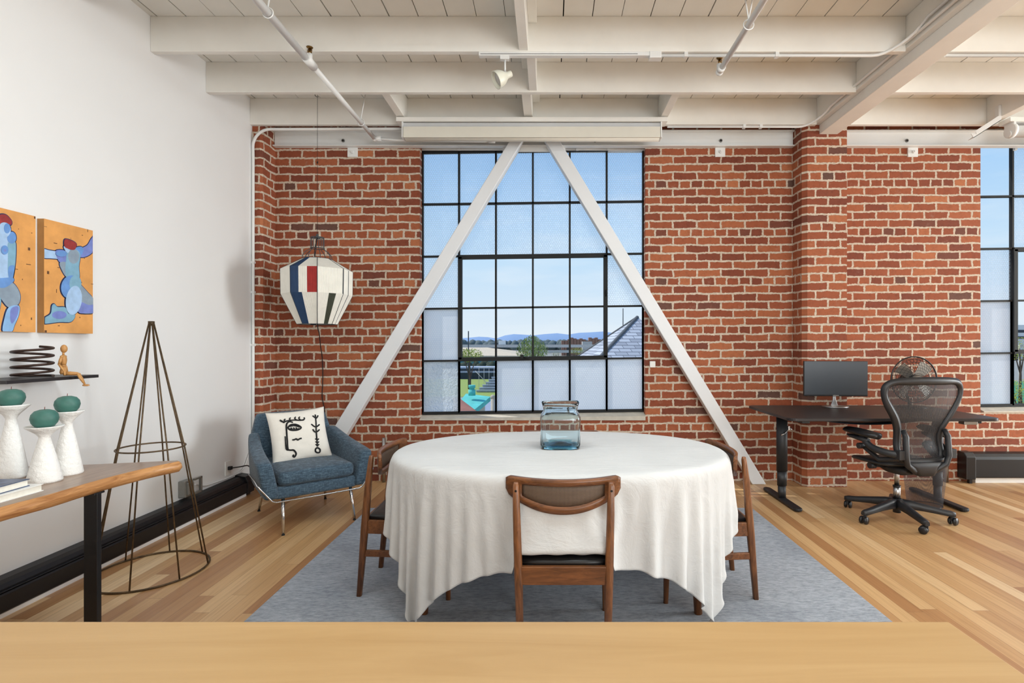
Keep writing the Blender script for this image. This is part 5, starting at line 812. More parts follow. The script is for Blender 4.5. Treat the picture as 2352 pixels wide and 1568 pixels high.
b = MB(); b.cyl((sx, 3.62, sz + .05), (sx, 3.62, sz + .08), .009, 10); b.lathe([(.004, .08), (.02, .09), (.022, .095), (.004, .10)], 16, (sx, 3.62, sz)); b.tube([(sx + .012, 3.62, sz + .055), (sx + .014, 3.62, sz + .08), (sx, 3.62, sz + .09)], .003, 6); obj('sprinkler_head', b, 'brass', sp_)

# ================================================================ outside: seen through the clear panes
def P(px, py, Y): return ((px - PX0) * Y / F, Y, CZ - (py - PY0) * Y / F)
GZ = -8.0
for nm, c in (('ground_tan', (150, 148, 138)), ('grass_field', (146, 162, 76)), ('track_blue', (140, 150, 168)), ('hill_haze_blue', (142, 168, 200)), ('trees_far', (98, 110, 108)), ('roof_tan', (214, 196, 168)),
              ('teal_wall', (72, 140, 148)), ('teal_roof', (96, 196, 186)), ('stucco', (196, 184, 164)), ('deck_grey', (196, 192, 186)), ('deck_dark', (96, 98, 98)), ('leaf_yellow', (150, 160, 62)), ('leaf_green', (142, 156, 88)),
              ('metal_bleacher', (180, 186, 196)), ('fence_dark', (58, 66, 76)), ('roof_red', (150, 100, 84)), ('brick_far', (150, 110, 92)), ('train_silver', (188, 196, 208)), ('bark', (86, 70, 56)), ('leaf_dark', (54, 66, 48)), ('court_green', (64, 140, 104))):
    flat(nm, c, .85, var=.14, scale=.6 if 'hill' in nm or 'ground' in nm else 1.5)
n = NM('track_lanes'); o_ = n.obj(); n.done(n.pr(n.mix(n.math('GREATER_THAN', n.math('SINE', n.math('MULTIPLY', n.n('ShaderNodeVectorMath', {0: n.map(o_, (1, 1, 0), loc=(-6, -60, 0))}, operation='LENGTH').outputs['Value'], 5.2)), .955), lin((140, 150, 168)), lin((214, 220, 230))), .9))
n = NM('shingles'); o_ = n.obj(); s_ = n.n('ShaderNodeSeparateXYZ', {0: o_}).outputs
bt = n.n('ShaderNodeTexBrick', {'Vector': n.n('ShaderNodeCombineXYZ', {0: n.math('ADD', s_[0], n.math('MULTIPLY', s_[1], .35)), 1: s_[2], 2: 0.0}).outputs[0], 'Color1': (0, 0, 0), 'Color2': (1, 1, 1), 'Mortar': (0, 0, 0), 'Scale': 1.0, 'Mortar Size': .012, 'Brick Width': .42, 'Row Height': .115, 'Mortar Smooth': .2})
n.done(n.pr(n.mix(n.math('MULTIPLY', bt.outputs['Fac'], .7), n.ramp(bt.outputs['Color'], [(0, lin((156, 160, 168))), (1, lin((200, 204, 210)))]), lin((84, 90, 100))), .9))
st('ground', MB().box(-2500, 3500, 12, 4200, GZ - .2, GZ), 'ground_tan')
st('field_grass', MB().box(-60, 14, 92, 138, GZ, GZ + .04), 'grass_field')
st('running_track', MB().prism([(-18, 55), (20, 55), (20, 98), (-2, 100), (-9, 90), (-18, 82)], GZ, GZ + .06), 'track_lanes')
# hills over the bay
hp = []; random.seed(4)
b = MB(); pts = [(1040, 779), (1063, 776), (1080, 775), (1100, 773), (1120, 774), (1140, 777), (1160, 770), (1180, 767), (1200, 768), (1225, 770), (1250, 767), (1280, 765), (1305, 768), (1330, 764), (1355, 763), (1385, 761), (1420, 766), (1470, 770), (1600, 774), (2100, 772), (2300, 765), (2500, 770)]
rings = []
pts = [(-5200, 768), (-3600, 760), (-2400, 770), (-1500, 764), (-700, 771), (0, 766), (500, 773), (850, 768)] + pts + [(3000, 764), (3900, 771), (5200, 762), (6800, 768)]
for px, py in pts:
    X, _, Z = P(px, py, 3000); rings.append([(X, 2900, GZ), (X, 2960, GZ + (Z - GZ) * .5), (X, 3000, Z), (X, 3400, GZ)])
b.loft(rings, 0, True); st('hills', b, 'hill_haze_blue')  # distance haze is painted into the pale blue hill colour
# tree line and freeway
random.seed(12); b = MB()
for k in range(620):
    px = random.uniform(1040, 1500) if k < 150 else random.uniform(-900, 3800); Y = random.uniform(520, 640); top = random.choice([784, 785, 786, 783, 781, 787])
    X, _, Z = P(px, top, Y); r = random.uniform(3, 7)
    b.ball((X, Y, Z / 2 - 3), r, r, (Z + 6) / 2 + 1, 7, 5)
tag(obj('distant_trees', b, 'trees_far'), 'long hazy band of dark trees along the horizon below the hills', 'trees', kind='stuff')
fw = thing('elevated_freeway', 'pale elevated freeway crossing behind the warehouse roof', 'freeway', (0, 0, 0))
obj('deck', MB().box(-420, 420, 300, 318, -.6, 1.0), 'deck_grey', fw)
obj('lower_deck', MB().box(-420, 420, 296, 316, -3.6, -2.2), 'deck_grey', fw)
for k in range(42): obj('support', MB().box(-410 + k * 20, -408 + k * 20, 302, 304, GZ, -.5), 'deck_dark', fw)
for px, Y, w, h, lb in ((1015 + 130, 301, 4, 2.4, 'white truck on the elevated freeway'),):
    X = (px - PX0) * Y / F; tag(obj('truck', MB().box(X, X + w, Y, Y + 2.2, 1.0, 1.0 + h), 'plate_white', bevel=.1), lb, 'truck')
wh = thing('warehouse', 'long low warehouse with tan roof and teal wall', 'warehouse')
x0, _, _ = P(1045, 0, 175); x1, _, _ = P(1200, 0, 175)
obj('roof', MB().add([(x0 - 5, 175, -2.63), (x1, 175, -2.63), (x1, 215, -2.0), (x0 + 8, 200, .02), (x0 - 5, 200, .02)], [(0, 1, 2, 3, 4)]).box(x0 - 5, x1, 175, 176, -2.95, -2.6), 'roof_tan', wh)
obj('wall', MB().box(x0 - 5, x1 - .3, 175.5, 210, GZ, -2.75), 'teal_wall', wh)
mid = thing('hillside_building', 'brown and white buildings at the horizon behind the willow tree', 'building')
b = MB(); random.seed(5)
for k in range(13):
    X, _, Z = P(1290 + k * 7, random.choice([779, 777, 782, 775]), 420); b.box(X, X + 2.2, 420, 430, GZ, Z)
obj('wall', b, 'brick_far', mid)
b = MB(); X, _, Z = P(1338, 784, 380); b.box(X, X + 7, 380, 390, GZ, Z); obj('annex', b, 'deck_grey', mid)
# trees with leaf tufts
def leafy(name, px, py, Y, rx, rz, cnt, mat, lb, tall=0, seed=1):
    random.seed(seed); X, _, Z = P(px, py, Y); t = thing(name, lb, 'tree', (X, Y, GZ))
    b = MB(); zc_ = Z - GZ
    for k in range(int(cnt * 1.5)):
        while True:
            p = Vector((random.uniform(-1, 1), random.uniform(-1, 1), random.uniform(-1, 1)))
            if p.length < 1: break
        tp = 1 - .45 * max(0, p.z) if tall else 1
        c = Vector((p.x * rx * tp, p.y * rx * tp, zc_ + p.z * rz)); s_ = random.uniform(.07, .16) * rx * .42
        u = Vector((random.gauss(0, 1), random.gauss(0, 1), random.gauss(0, 1))).normalized(); w = u.orthogonal().normalized() * s_ * .6; u *= s_
        if tall: u = Vector((u.x * .4, u.y * .4, -abs(u.z) - s_ * .8))
        b.add([c - u, c + w, c + u, c - w], [(0, 1, 2, 3)])
    obj('foliage', b, mat, t, nofix=True)
    b = MB(); b.tube([(0, 0, 0), (.1, 0, zc_ * .6), (0, 0, zc_)], [.2, .14, .05], 7); b.tube([(.1, 0, zc_ * .6), (rx * .5, .1, zc_ + rz * .3)], [.09, .03], 6); b.tube([(.1, 0, zc_ * .6), (-rx * .5, .1, zc_ + rz * .3)], [.09, .03], 6); obj('trunk', b, 'bark', t)
leafy('willow_tree', 1222, 802, 60, 1.9, 1.7, 900, 'leaf_green', 'loose yellow-green willow tree rising in front of the warehouse', 1, 3)
leafy('leafy_tree', 1078, 816, 70, 1.9, .95, 600, 'leaf_yellow', 'round yellow-green tree beside the teal warehouse wall', 0, 4)
leafy('leafy_tree', 1325, 806, 75, 1.1, .55, 300, 'leaf_yellow', 'small yellow-green tree beside the grey shingled roof', 0, 5)
leafy('leafy_tree', 1277, 814, 75, .7, .5, 160, 'leaf_green', 'small dark green tree between the willow and the shingled roof', 0, 6)
leafy('leafy_tree', 2342, 800, 70, 1.8, 1.6, 500, 'leaf_yellow', 'leafy tree seen through the far window beyond the desk', 0, 7)
leafy('leafy_tree', 2345, 905, 40, 1.3, 1.2, 600, 'leaf_yellow', 'yellow-green tree low in the far window beyond the desk', 0, 8)
# things seen through the low clear pane
sb = thing('train', 'silver passenger train behind the dark fence', 'train'); X0 = P(1040, 0, 148)[0]; X1 = P(1145, 0, 148)[0]
b = MB(); b.box(X0, X1, 148, 150.5, GZ + .3, GZ + 3.0); obj('body', b, 'train_silver', sb, bevel=.3)
b = MB(); b.box(X0, X1, 147.9, 148, GZ + 1.7, GZ + 2.4); obj('window_band', b, 'fence_dark', sb)
b = MB(); Xa, Xb = P(1040, 0, 139)[0], P(1150, 0, 139)[0]
for k in range(30): x = Xa + (Xb - Xa) * k / 29; b.box(x - .04, x + .04, 139, 139.08, GZ, GZ + 1.8)
b.box(Xa, Xb, 139.1, 139.16, GZ, GZ + 1.7)
tag(obj('boundary_fence', b, 'fence_dark'), 'dark fence between the grass and the silver train', 'fence')
random.seed(31); b = MB()
for k in range(46): b.ball((random.uniform(-34, -12), random.uniform(154, 164), -6.4), random.uniform(1.0, 1.8), 1.5, random.uniform(1.7, 2.7), 8, 6)
tag(obj('dark_shrubbery', b, 'leaf_dark'), 'dark band of shrubs behind the silver train', 'shrubs', kind='stuff')
bl = thing('bleachers', 'aluminium bleachers beside the grass field', 'bleachers'); b = MB(); r_ = MB()
bx0 = P(1093, 0, 100)[0]
for k in range(6): b.box(bx0 + k * .5, bx0 + 7, 100 + k * .8, 100.5 + k * .8, GZ + .4 + k * .45, GZ + .5 + k * .45); b.box(bx0 + k * .5, bx0 + 7, 100.75 + k * .8, 100.8 + k * .8, GZ, GZ + .5 + k * .45)
for k in range(8): r_.cyl((bx0 + k, 104.5, GZ), (bx0 + k, 104.5, GZ + 4.6), .04, 6)
r_.tube([(bx0, 104.5, GZ + 4.6), (bx0 + 7, 104.5, GZ + 4.6)], .05, 6)
obj('seat_rows', b, 'metal_bleacher', bl); obj('railing', r_, 'deck_grey', bl); obj('stair_rail', MB().tube([(bx0 - .1, 99.8, GZ + 4.2), (bx0 + 2.6, 99.8, GZ + 1.4)], .05, 6), 'deck_grey', bl)
X, _, _ = P(1076, 0, 108); tag(obj('field_light_pole', MB().cyl((X, 108, GZ), (X, 108, GZ + 12), .12, 8), 'fence_dark'), 'slim dark pole standing in the grass field', 'pole')
X, _, _ = P(1431, 0, 24)
tb = thing('pavilion', 'small building with flat turquoise roof beside the running track', 'building')
xa, xb = P(1050, 0, 40)[0], P(1120, 0, 40)[0]; z1_ = P(0, 918, 40)[2]
obj('roof', MB().add([(xa, 38, z1_ - .55), (P(1085, 0, 38)[0], 38, z1_ - .62), (xb, 42, z1_ + .05), (xa + .2, 43, z1_ + .2)], [(0, 1, 2, 3)]).add([(P(1085, 0, 38)[0], 38, z1_ - .62), (xb, 42, z1_ + .05), (xb, 42, z1_ - .3), (P(1085, 0, 38)[0], 38, z1_ - 1.0)], [(0, 1, 2, 3)]), 'teal_roof', tb)
obj('wall', MB().box(P(1086, 0, 40)[0] - 1, P(1103, 0, 40)[0], 39.6, 43, GZ, z1_ - .5), 'stucco', tb)
X, _, Z = P(1084, 905, 41); b = MB(); b.cyl((X, 41, Z - .1), (X, 41, Z + .35), .28, 14); b.cyl((X, 41, Z + .35), (X, 41, Z + .5), .2, 14); b.cyl((X, 41, Z + .5), (X, 41, Z + .72), .27, 14); obj('roof_vent', b, 'teal_roof', tb)
tag(obj('red_roof', MB().add([P(1040, 915, 25), P(1056, 917, 25), P(1102, 952, 22), P(1040, 990, 20)], [(0, 1, 2, 3)], 0), 'roof_red', solid=.12), 'corner of a brownish red roof below the turquoise roof', 'roof')
X, _, Z = P(1132, 912, 30); tag(obj('stone_post', MB().cyl((X, 30, GZ), (X, 30, Z), .12, 10).ball((X, 30, Z), .15, .15, .15, 10, 6), 'stucco'), 'pale round-topped stone post beside the running track', 'post')
# shingled roof of the neighbour
rf = thing('neighbour_house', 'neighbouring house with a steep grey shingled hip roof', 'house')
ap = (3.37, 20, 2.34); A = (-.52, 15, -1.2); B = (7.2, 15, -1.2); C = (8.5, 26, -1.2); D = (-1.52, 25, -1.2)
obj('roof', MB().add([ap, A, B, C, D], [(0, 1, 2), (0, 2, 3), (0, 3, 4), (0, 4, 1), (4, 3, 2, 1)]), 'shingles', rf)
h = MB(); h.tube([ap, A], .07, 6); h.tube([ap, D], .05, 6); obj('hip_ridge', h, 'deck_dark', rf)
obj('wall', MB().box(-.2, 7.0, 15.8, 24.6, GZ, -1.15), 'stucco', rf)
X, _, Z = P(1431, 708, 21.5); obj('aerial', MB().cyl((X, 21.5, Z - 1.0), (X, 21.5, Z), .02, 6), 'deck_dark', rf)
# beyond the far window
b = thing('office_block', 'pale office block on the horizon in the far window', 'building'); X, _, Z = P(2330, 746, 340)
obj('wall', MB().box(X, X + 34, 340, 370, GZ, Z), 'plate_white', b); obj('window_band', MB().box(X, X + 34, 339.8, 340, Z - 5, Z - 3.2).box(X, X + 34, 339.8, 340, Z - 9, Z - 7.4), 'fence_dark', b)
st('court_ground', MB().box(60, 130, 80, 130, GZ, GZ + .05), 'court_green')
X, _, _ = P(2341, 0, 80); b = MB(); b.cyl((X, 80, GZ), (X, 80, 1.2), .12, 8); b.box(X - .9, X + .9, 79.9, 80.1, -.2, 0.05)
tag(obj('court_light_pole', b, 'deck_grey'), 'grey light pole with cross arm seen in the far window', 'pole')

# ================================================================ left wall: heater, sockets, pictures, shelf
hb = thing('baseboard_heater', 'long black baseboard heater along the foot of the white wall', 'heater')
pr_ = [(LX, .022), (-2.612, .022), (-2.605, .03), (-2.605, .108), (-2.612, .115), (-2.625, .118), (-2.625, .132), (-2.640, .150), (-2.66, .163), (LX, .168)]
b = MB(); b.loft([[(x, y, z) for x, z in pr_] for y in (-1.5, 4.50)], 0, False); b.box(-2.632, -2.612, -1.5, 4.5, .119, .124); obj('casing', b, 'heater_black', hb, bevel=.002)
b = MB(); b.loft([[(x, y, z) for x, z in ((LX, .02), (-2.598, .02), (-2.596, .12), (-2.62, .165), (LX, .178))] for y in (4.50, 4.60)], 0, False); b.box(-2.70, -2.62, 4.52, 4.58, 0, .02); obj('end_cap', b, 'black_plastic', hb, bevel=.004)
st('baseboard_left', MB().box(LX, -2.612, BY, 4.50, 0, .0215), 'wall_paint')
hr = thing('baseboard_heater', 'short black baseboard heater on the brick wall below the far window', 'heater')
pr_ = [(4.998, .05), (4.905, .05), (4.895, .06), (4.895, .225), (4.905, .25), (4.93, .275), (4.998, .283)]
b = MB(); b.loft([[(x, y, z) for y, z in pr_] for x in (3.99, 6.8)], 0, False); obj('casing', b, 'heater_black', hr, bevel=.003)
b = MB(); b.loft([[(x, y, z) for y, z in ((4.998, .04), (4.885, .04), (4.885, .25), (4.92, .29), (4.998, .292))] for x in (3.90, 3.99)], 0, False); obj('end_cap', b, 'black_plastic', hr, bevel=.006)
for x in (3.94, 5.6): obj('foot', MB().box(x, x + .025, 4.90, 4.93, 0, .055), 'black_metal', hr)
b = MB(); b.box(4.02, 6.8, 4.93, 4.998, 0, .045); st('baseboard_right', b, 'plate_white')

ob = thing('junction_box', 'grey metal junction box standing off the white wall behind the wire cone', 'electrical box')
b = MB(); b.box(LX, -2.655, 3.81, 3.90, .185, .305); b.box(LX, -2.64, 3.825, 3.885, .20, .29); obj('housing', b, 'box_grey', ob, bevel=.006)
b = MB(); 
for y0, y1, z0, z1 in ((3.90, 3.985, .29, .305), (3.90, 3.985, .185, .20), (3.97, 3.985, .185, .305)): b.box(-2.665, -2.645, y0, y1, z0, z1)
obj('cover_frame', b, 'box_grey', ob, bevel=.003)
wo = thing('wall_socket', 'white wall socket with a plug, above the far end of the long black heater', 'socket')
obj('cover_plate', MB().box(LX, -2.702, 4.36, 4.44, .205, .325), 'plate_white', wo, bevel=.003)
obj('plug', MB().box(-2.702, -2.675, 4.385, 4.415, .25, .28), 'black_plastic', wo, bevel=.003)
tag(obj('power_cord', MB().tube(catmull([(-2.68, 4.40, .265), (-2.62, 4.42, .27), (-2.60, 4.5, .262), (-2.605, 4.56, .22), (-2.615, 4.60, .19)], 6), .005, 8), 'black_plastic'), 'short dark cord from the wall socket down to the heater end', 'cord')
tag(obj('wall_cable', MB().tube(catmull([(-2.70, 3.98, .24), (-2.702, 4.1, .20), (-2.70, 4.25, .19), (-2.702, 4.4, .185), (-2.70, 4.6, .205), (-2.70, 4.70, .33)], 6), .006, 8), 'white_metal'), 'thin white cable lying along the wall above the long heater', 'cable')

def canvas(name, y0, y1, z0, z1, lb, polys, marks):
    xf = -2.673; t = thing(name, lb, 'painting', (LX, (y0 + y1) / 2, z0), 0, None)
    t.location = (LX, (y0 + y1) / 2, z0)
    off = Vector((-LX, -(y0 + y1) / 2, -z0))
    b = MB(); b.box(LX, xf, y0, y1, z0, z1, 1, Matrix.Translation(off)); 
    obj('canvas', b, ['canvas_orange', 'canvas_side'], t, bevel=.001)
    mats = ['canvas_orange', 'paint_navy', 'paint_blue', 'paint_sky', 'paint_teal', 'paint_light', 'paint_grey', 'paint_violet', 'hair_red', 'paint_brown', 'canvas_side']
    b = MB(); lay = [0.0004]
    T = Matrix.Translation(off)
    b.add([(xf + .0003, y0, z0), (xf + .0003, y1, z0), (xf + .0003, y1, z1), (xf + .0003, y0, z1)], [(0, 1, 2, 3)], 0, False, T)
    def cv(zx, zy):
        px, py = zx / 3.267, 440 + zy / 3.267; Y = -xf * F / (PX0 - px); return (Y, CZ - (py - PY0) * Y / F)
    def poly(pts, mi, grow=0):
        c = [cv(*p) for p in pts]; cy_ = sum(p[0] for p in c) / len(c); cz_ = sum(p[1] for p in c) / len(c)
        c = catmull([(p[0], p[1], 0) for p in c], 4, True); o = []
        n_ = len(c)
        area = sum(c[i][0] * c[(i + 1) % n_][1] - c[(i + 1) % n_][0] * c[i][1] for i in range(n_)); sg = 1 if area > 0 else -1
        for i in range(n_):
            d = Vector((c[(i + 1) % n_][0] - c[i - 1][0], c[(i + 1) % n_][1] - c[i - 1][1])); 
            if d.length < 1e-9: d = Vector((1, 0))
            d.normalize(); y = c[i][0] + d.y * sg * grow; z = c[i][1] - d.x * sg * grow
            o.append((xf + lay[0], min(max(y, y0 + .001), y1 - .001), min(max(z, z0 + .001), z1 - .001)))
        b.add(o, [tuple(range(n_))], mi, False, T); 
    for pts, mi in polys: poly(pts, 1, .0048)
    lay[0] += .0005
    for pts, mi in polys: poly(pts, mi); lay[0] += .00025
    for zx, zy, w, h in marks:
        Y, Z = cv(zx, zy); b.add([(xf + .0008, Y - w, Z - h), (xf + .0008, Y + w, Z - h), (xf + .0008, Y + w, Z + h), (xf + .0008, Y - w, Z + h)], [(0, 1, 2, 3)], 9, False, T)
    obj('painted_figure', b, mats, t, nofix=True)
def ell(cx, cy_, rx, ry, rot=0):
    r = math.radians(rot); return [(cx + rx * math.cos(a) * math.cos(r) - ry * math.sin(a) * math.sin(r), cy_ + rx * math.cos(a) * math.sin(r) + ry * math.sin(a) * math.cos(r)) for a in [2 * PI * k / 10 for k in range(10)]]
canvas('figure_painting', 2.763, 3.058, 1.369, 1.972, 'orange canvas of a kneeling blue figure with both arms raised', [
    ([(610, 425), (655, 400), (685, 350), (715, 335), (715, 425), (660, 480), (600, 490), (580, 450)], 7),
    ([(320, 432), (370, 440), (430, 448), (490, 445), (495, 490), (470, 520), (430, 505), (380, 500), (320, 492)], 5),
    ([(415, 445), (480, 440), (500, 480), (490, 535), (455, 535), (430, 505)], 7),
    ([(445, 535), (492, 530), (512, 590), (515, 635), (495, 640), (465, 595)], 6),
    ([(560, 425), (600, 412), (625, 430), (612, 470), (585, 480), (560, 455)], 2),
    ([(495, 430), (560, 430), (600, 470), (590, 560), (592, 650), (545, 660), (495, 640), (488, 560), (495, 490)], 4),
    (ell(550, 485, 42, 55), 6),
    ([(475, 410), (512, 415), (520, 440), (505, 460), (485, 440)], 5),
    ([(480, 362), (505, 358), (545, 372), (572, 395), (560, 432), (535, 437), (505, 428), (480, 410)], 8),
    ([(560, 650), (605, 700), (655, 755), (705, 815), (705, 900), (660, 915), (590, 905), (560, 850)], 6),
    ([(600, 830), (660, 850), (705, 850), (705, 905), (650, 912), (585, 905)], 7),
    ([(325, 950), (375, 915), (385, 855), (405, 843), (428, 865), (485, 868), (510, 915), (560, 925), (530, 975), (440, 978), (325, 990)], 4),
    (ell(440, 925, 55, 30), 7),
    (ell(525, 715, 72, 88, 12), 2), (ell(560, 690, 45, 62), 4), (ell(548, 815, 60, 110, 8), 5), (ell(455, 465, 42, 22), 2)],
    [(360, 607, .006, .008), (415, 387, .01, .002), (657, 293, .002, .008), (340, 262, .008, .001), (423, 745, .002, .01), (690, 693, .008, .0015), (617, 327, .004, .002), (633, 500, .003, .002), (440, 1006, .006, .002), (598, 943, .003, .003), (530, 350, .002, .002), (440, 570, .008, .0015), (612, 680, .002, .003), (342, 1048, .006, .006)])
canvas('figure_painting', 2.42, 2.7175, 1.369, 1.972, 'orange canvas of a standing blue figure, cut by the photo edge', [
    ([(-60, 600), (-130, 500), (-140, 400), (-90, 360), (-40, 400), (-40, 600)], 5),
    ([(0, 320), (50, 318), (66, 400), (62, 560), (66, 650), (0, 650), (-50, 640), (-60, 500), (-50, 360)], 5),
    ([(58, 385), (110, 375), (118, 440), (110, 560), (92, 655), (72, 668), (56, 600), (58, 480)], 4),
    ([(66, 560), (106, 560), (92, 655), (72, 668), (58, 610)], 2),
    (ell(85, 345, 34, 45), 2),
    ([(0, 240), (45, 232), (76, 270), (72, 315), (40, 345), (0, 345), (-20, 290)], 5),
    (ell(50, 275, 25, 38), 2),
    ([(-30, 200), (0, 172), (40, 174), (70, 200), (86, 228), (76, 250), (40, 232), (0, 238), (-10, 300), (-30, 290)], 8),
    ([(0, 700), (60, 672), (110, 700), (147, 770), (142, 830), (108, 862), (55, 865), (0, 800), (-50, 740)], 6),
    ([(-60, 645), (0, 648), (88, 645), (96, 675), (25, 722), (-50, 700)], 2),
    ([(60, 868), (136, 855), (138, 920), (105, 1000), (82, 1052), (16, 1052), (26, 960)], 3), ([(80, 875), (132, 862), (125, 930), (85, 990), (70, 940)], 7),
    ([(-60, 760), (0, 800), (-10, 900), (-40, 1050), (-110, 1050), (-90, 900)], 4),
    (ell(30, 437, 27, 34), 2), (ell(31, 440, 9, 11), 7)],
    [(217, 430, .006, .0075), (213, 546, .012, .0018), (122, 581, .008, .0015), (235, 953, .003, .006), (260, 195, .004, .006), (138, 280, .002, .002), (167, 658, .002, .003), (155, 1003, .002, .003), (237, 310, .003, .002)])

tag(obj('wall_shelf', MB().box(LX, -2.46, 2.365, 2.852, 1.126, 1.142), 'desk_black', bevel=.0015), 'thin black shelf mounted on the white wall under the two canvases', 'shelf')
b = MB(); r0 = .075; pth = [(-2.572 + r0 * math.cos(a), 2.60 + r0 * math.sin(a), 1.1425 + .006 + .0375 * max(0, a - 2.5) / (2 * PI)) for a in [2 * PI * k / 40 + .6 for k in range(int(40 * 4.25))]]
b.tube(pth, .0062, 8)
tag(obj('coil_spring', b, 'coil_iron'), 'rusty brown coil spring standing on the wall shelf', 'spring')

# seated artist's mannequin
mq = thing('artist_mannequin', 'jointed wooden artist mannequin sitting on the edge of the wall shelf', 'mannequin', (-2.482, 2.668, 1.142), rz=math.radians(68))
# local: +x is the facing direction (legs hang out over the shelf edge)
mq.rotation_euler = (0, 0, math.radians(28))
b = MB(); b.ball((.002, 0, .142), .0145, .013, .021, 16, 10); b.cyl((0, 0, .112), (0, 0, .125), .005, 10); obj('head', b, 'mannequin_wood', mq)
b = MB(); b.loft([[(dx + rx * math.cos(a), ry * math.sin(a), z) for a in [2 * PI * k / 16 for k in range(16)]] for z, rx, ry, dx in ((.060, .010, .012, 0), (.068, .012, .016, 0), (.085, .013, .019, .001), (.100, .012, .022, 0), (.108, .008, .018, 0), (.112, .004, .008, 0))]); obj('chest', b, 'mannequin_wood', mq)
b = MB(); b.ball((0, 0, .056), .010, .012, .009, 14, 8); b.loft([[(rx * math.cos(a), ry * math.sin(a), z) for a in [2 * PI * k / 16 for k in range(16)]] for z, rx, ry in ((.012, .012, .015), (.022, .015, .020), (.035, .013, .018), (.046, .010, .014), (.05, .006, .008))]); obj('pelvis', b, 'mannequin_wood', mq)
for sgn, nm in ((1, 'arm'), (-1, 'arm')):
    sh = (0, sgn * .027, .102); el = (-.006 + .002 * sgn, sgn * .034, .064); ha = (.006 if sgn > 0 else .014, sgn * .036, .026)
    b = MB(); b.ball(sh, .007, .007, .007, 10, 8); b.tube([sh, ((sh[0] + el[0]) / 2, (sh[1] + el[1]) / 2, (sh[2] + el[2]) / 2), el], [.0055, .0068, .005], 10); b.ball(el, .0052, .0052, .0052, 10, 6)
    a = obj('arm', b, 'mannequin_wood', mq)
    b = MB(); b.tube([el, ((el[0] + ha[0]) / 2, (el[1] + ha[1]) / 2, (el[2] + ha[2]) / 2), ha], [.0046, .0058, .0036], 10); b.ball((ha[0] + .001, ha[1], ha[2] - .008), .004, .0062, .011, 10, 6); obj('forearm', b, 'mannequin_wood', a)
for sgn in (1, -1):
    hp_ = (.004, sgn * .012, .014); kn = (.058, sgn * .016, .010 if sgn > 0 else .016); an = (.086 if sgn < 0 else .080, sgn * .012, -.040)
    b = MB(); b.tube([hp_, ((hp_[0] + kn[0]) / 2, (hp_[1] + kn[1]) / 2, (hp_[2] + kn[2]) / 2 + .002), kn], [.009, .0098, .0065], 10); b.ball(kn, .0066, .0066, .0066, 10, 8); l = obj('leg', b, 'mannequin_wood', mq)
    b = MB(); b.tube([kn, ((kn[0] + an[0]) / 2, (kn[1] + an[1]) / 2, (kn[2] + an[2]) / 2), an], [.0058, .0068, .0042], 10); b.ball(an, .0045, .0045, .0045, 10, 6); obj('shin', b, 'mannequin_wood', l)
    b = MB(); b.loft([[(an[0] + x, an[1] + .006 * math.cos(a) * w, an[2] - .007 + .0045 * math.sin(a) * w) for a in [2 * PI * k / 10 for k in range(10)]] for x, w in ((-.008, .6), (0, 1), (.012, 1.05), (.02, .5))]); obj('foot', b, 'mannequin_wood', l)

# wire cone plant support
wc = thing('wire_obelisk', 'tall rusty wire cone garden obelisk standing on the floor by the white wall', 'wire cone', (-2.295, 3.012, 0))
def ring(r, z, t): return MB().tube([(r * math.cos(a), r * math.sin(a), z) for a in [2 * PI * k / 48 for k in range(48)]], t, 8, closed=True)
obj('ring', ring(.283, .006, .0055), 'rust_iron', wc); obj('ring', ring(.163, .713, .0045), 'rust_iron', wc)
for k in range(8):
    a = 2 * PI * k / 8 + .32; c_, s_ = math.cos(a), math.sin(a)
    obj('rod', MB().tube([(.283 * c_, .283 * s_, .006), (.163 * c_, .163 * s_, .713), (.011 * c_, .011 * s_, 1.433)], .0042, 8), 'rust_iron', wc)
obj('cap', MB().cyl((0, 0, 1.415), (0, 0, 1.44), .016, 12), 'rust_iron', wc)

# ================================================================ live-edge console table
ct = thing('console_table', 'live-edge wooden console table with black steel legs in front of the white wall', 'table')
ed = catmull([(-1.86, .7, 0), (-1.845, 1.1, 0), (-1.835, 1.45, 0), (-1.832, 1.74, 0), (-1.81, 1.9, 0), (-1.808, 2.04, 0), (-1.80, 2.15, 0), (-1.782, 2.25, 0), (-1.760, 2.34, 0), (-1.728, 2.42, 0), (-1.722, 2.448, 0), (-1.738, 2.468, 0), (-1.775, 2.472, 0), (-1.95, 2.43, 0), (-2.15, 2.385, 0), (-2.40, 2.355, 0), (-2.69, 2.34, 0)], 5)
poly = [(x, y) for x, y, _ in ed] + [(-2.69, .7)]
def inset(poly, d, skip=1):
    o = []; n_ = len(poly)
    for i, p in enumerate(poly):
        a = Vector(poly[i - 1]); b_ = Vector(poly[(i + 1) % n_]); t = (b_ - a).normalized(); w = Vector((-t.y, t.x)) * d
        o.append((p[0] + w.x, p[1] + w.y))
    o[-1] = poly[-1]; return o
tz = .76; b = MB(); rings = []
for d, z in ((.035, tz - .052), (.012, tz - .048), (0, tz - .030), (.004, tz - .012), (.012, tz - .002)): rings.append([(x, y, z) for x, y in inset(poly, d)])
b.loft(rings, 0, True, cap=False); n_ = len(poly)
b.add([(x, y, tz) for x, y in inset(poly, .016)] + rings[-1], [tuple(range(n_))] , 1); b.add([(x, y, tz) for x, y in inset(poly, .016)] + rings[-1], [(i, (i + 1) % n_, n_ + (i + 1) % n_, n_ + i) for i in range(n_)], 0, True); b.add(rings[0], [tuple(range(n_))], 0)
obj('slab_top', b, ['slab_edge', 'slab_top'], ct)
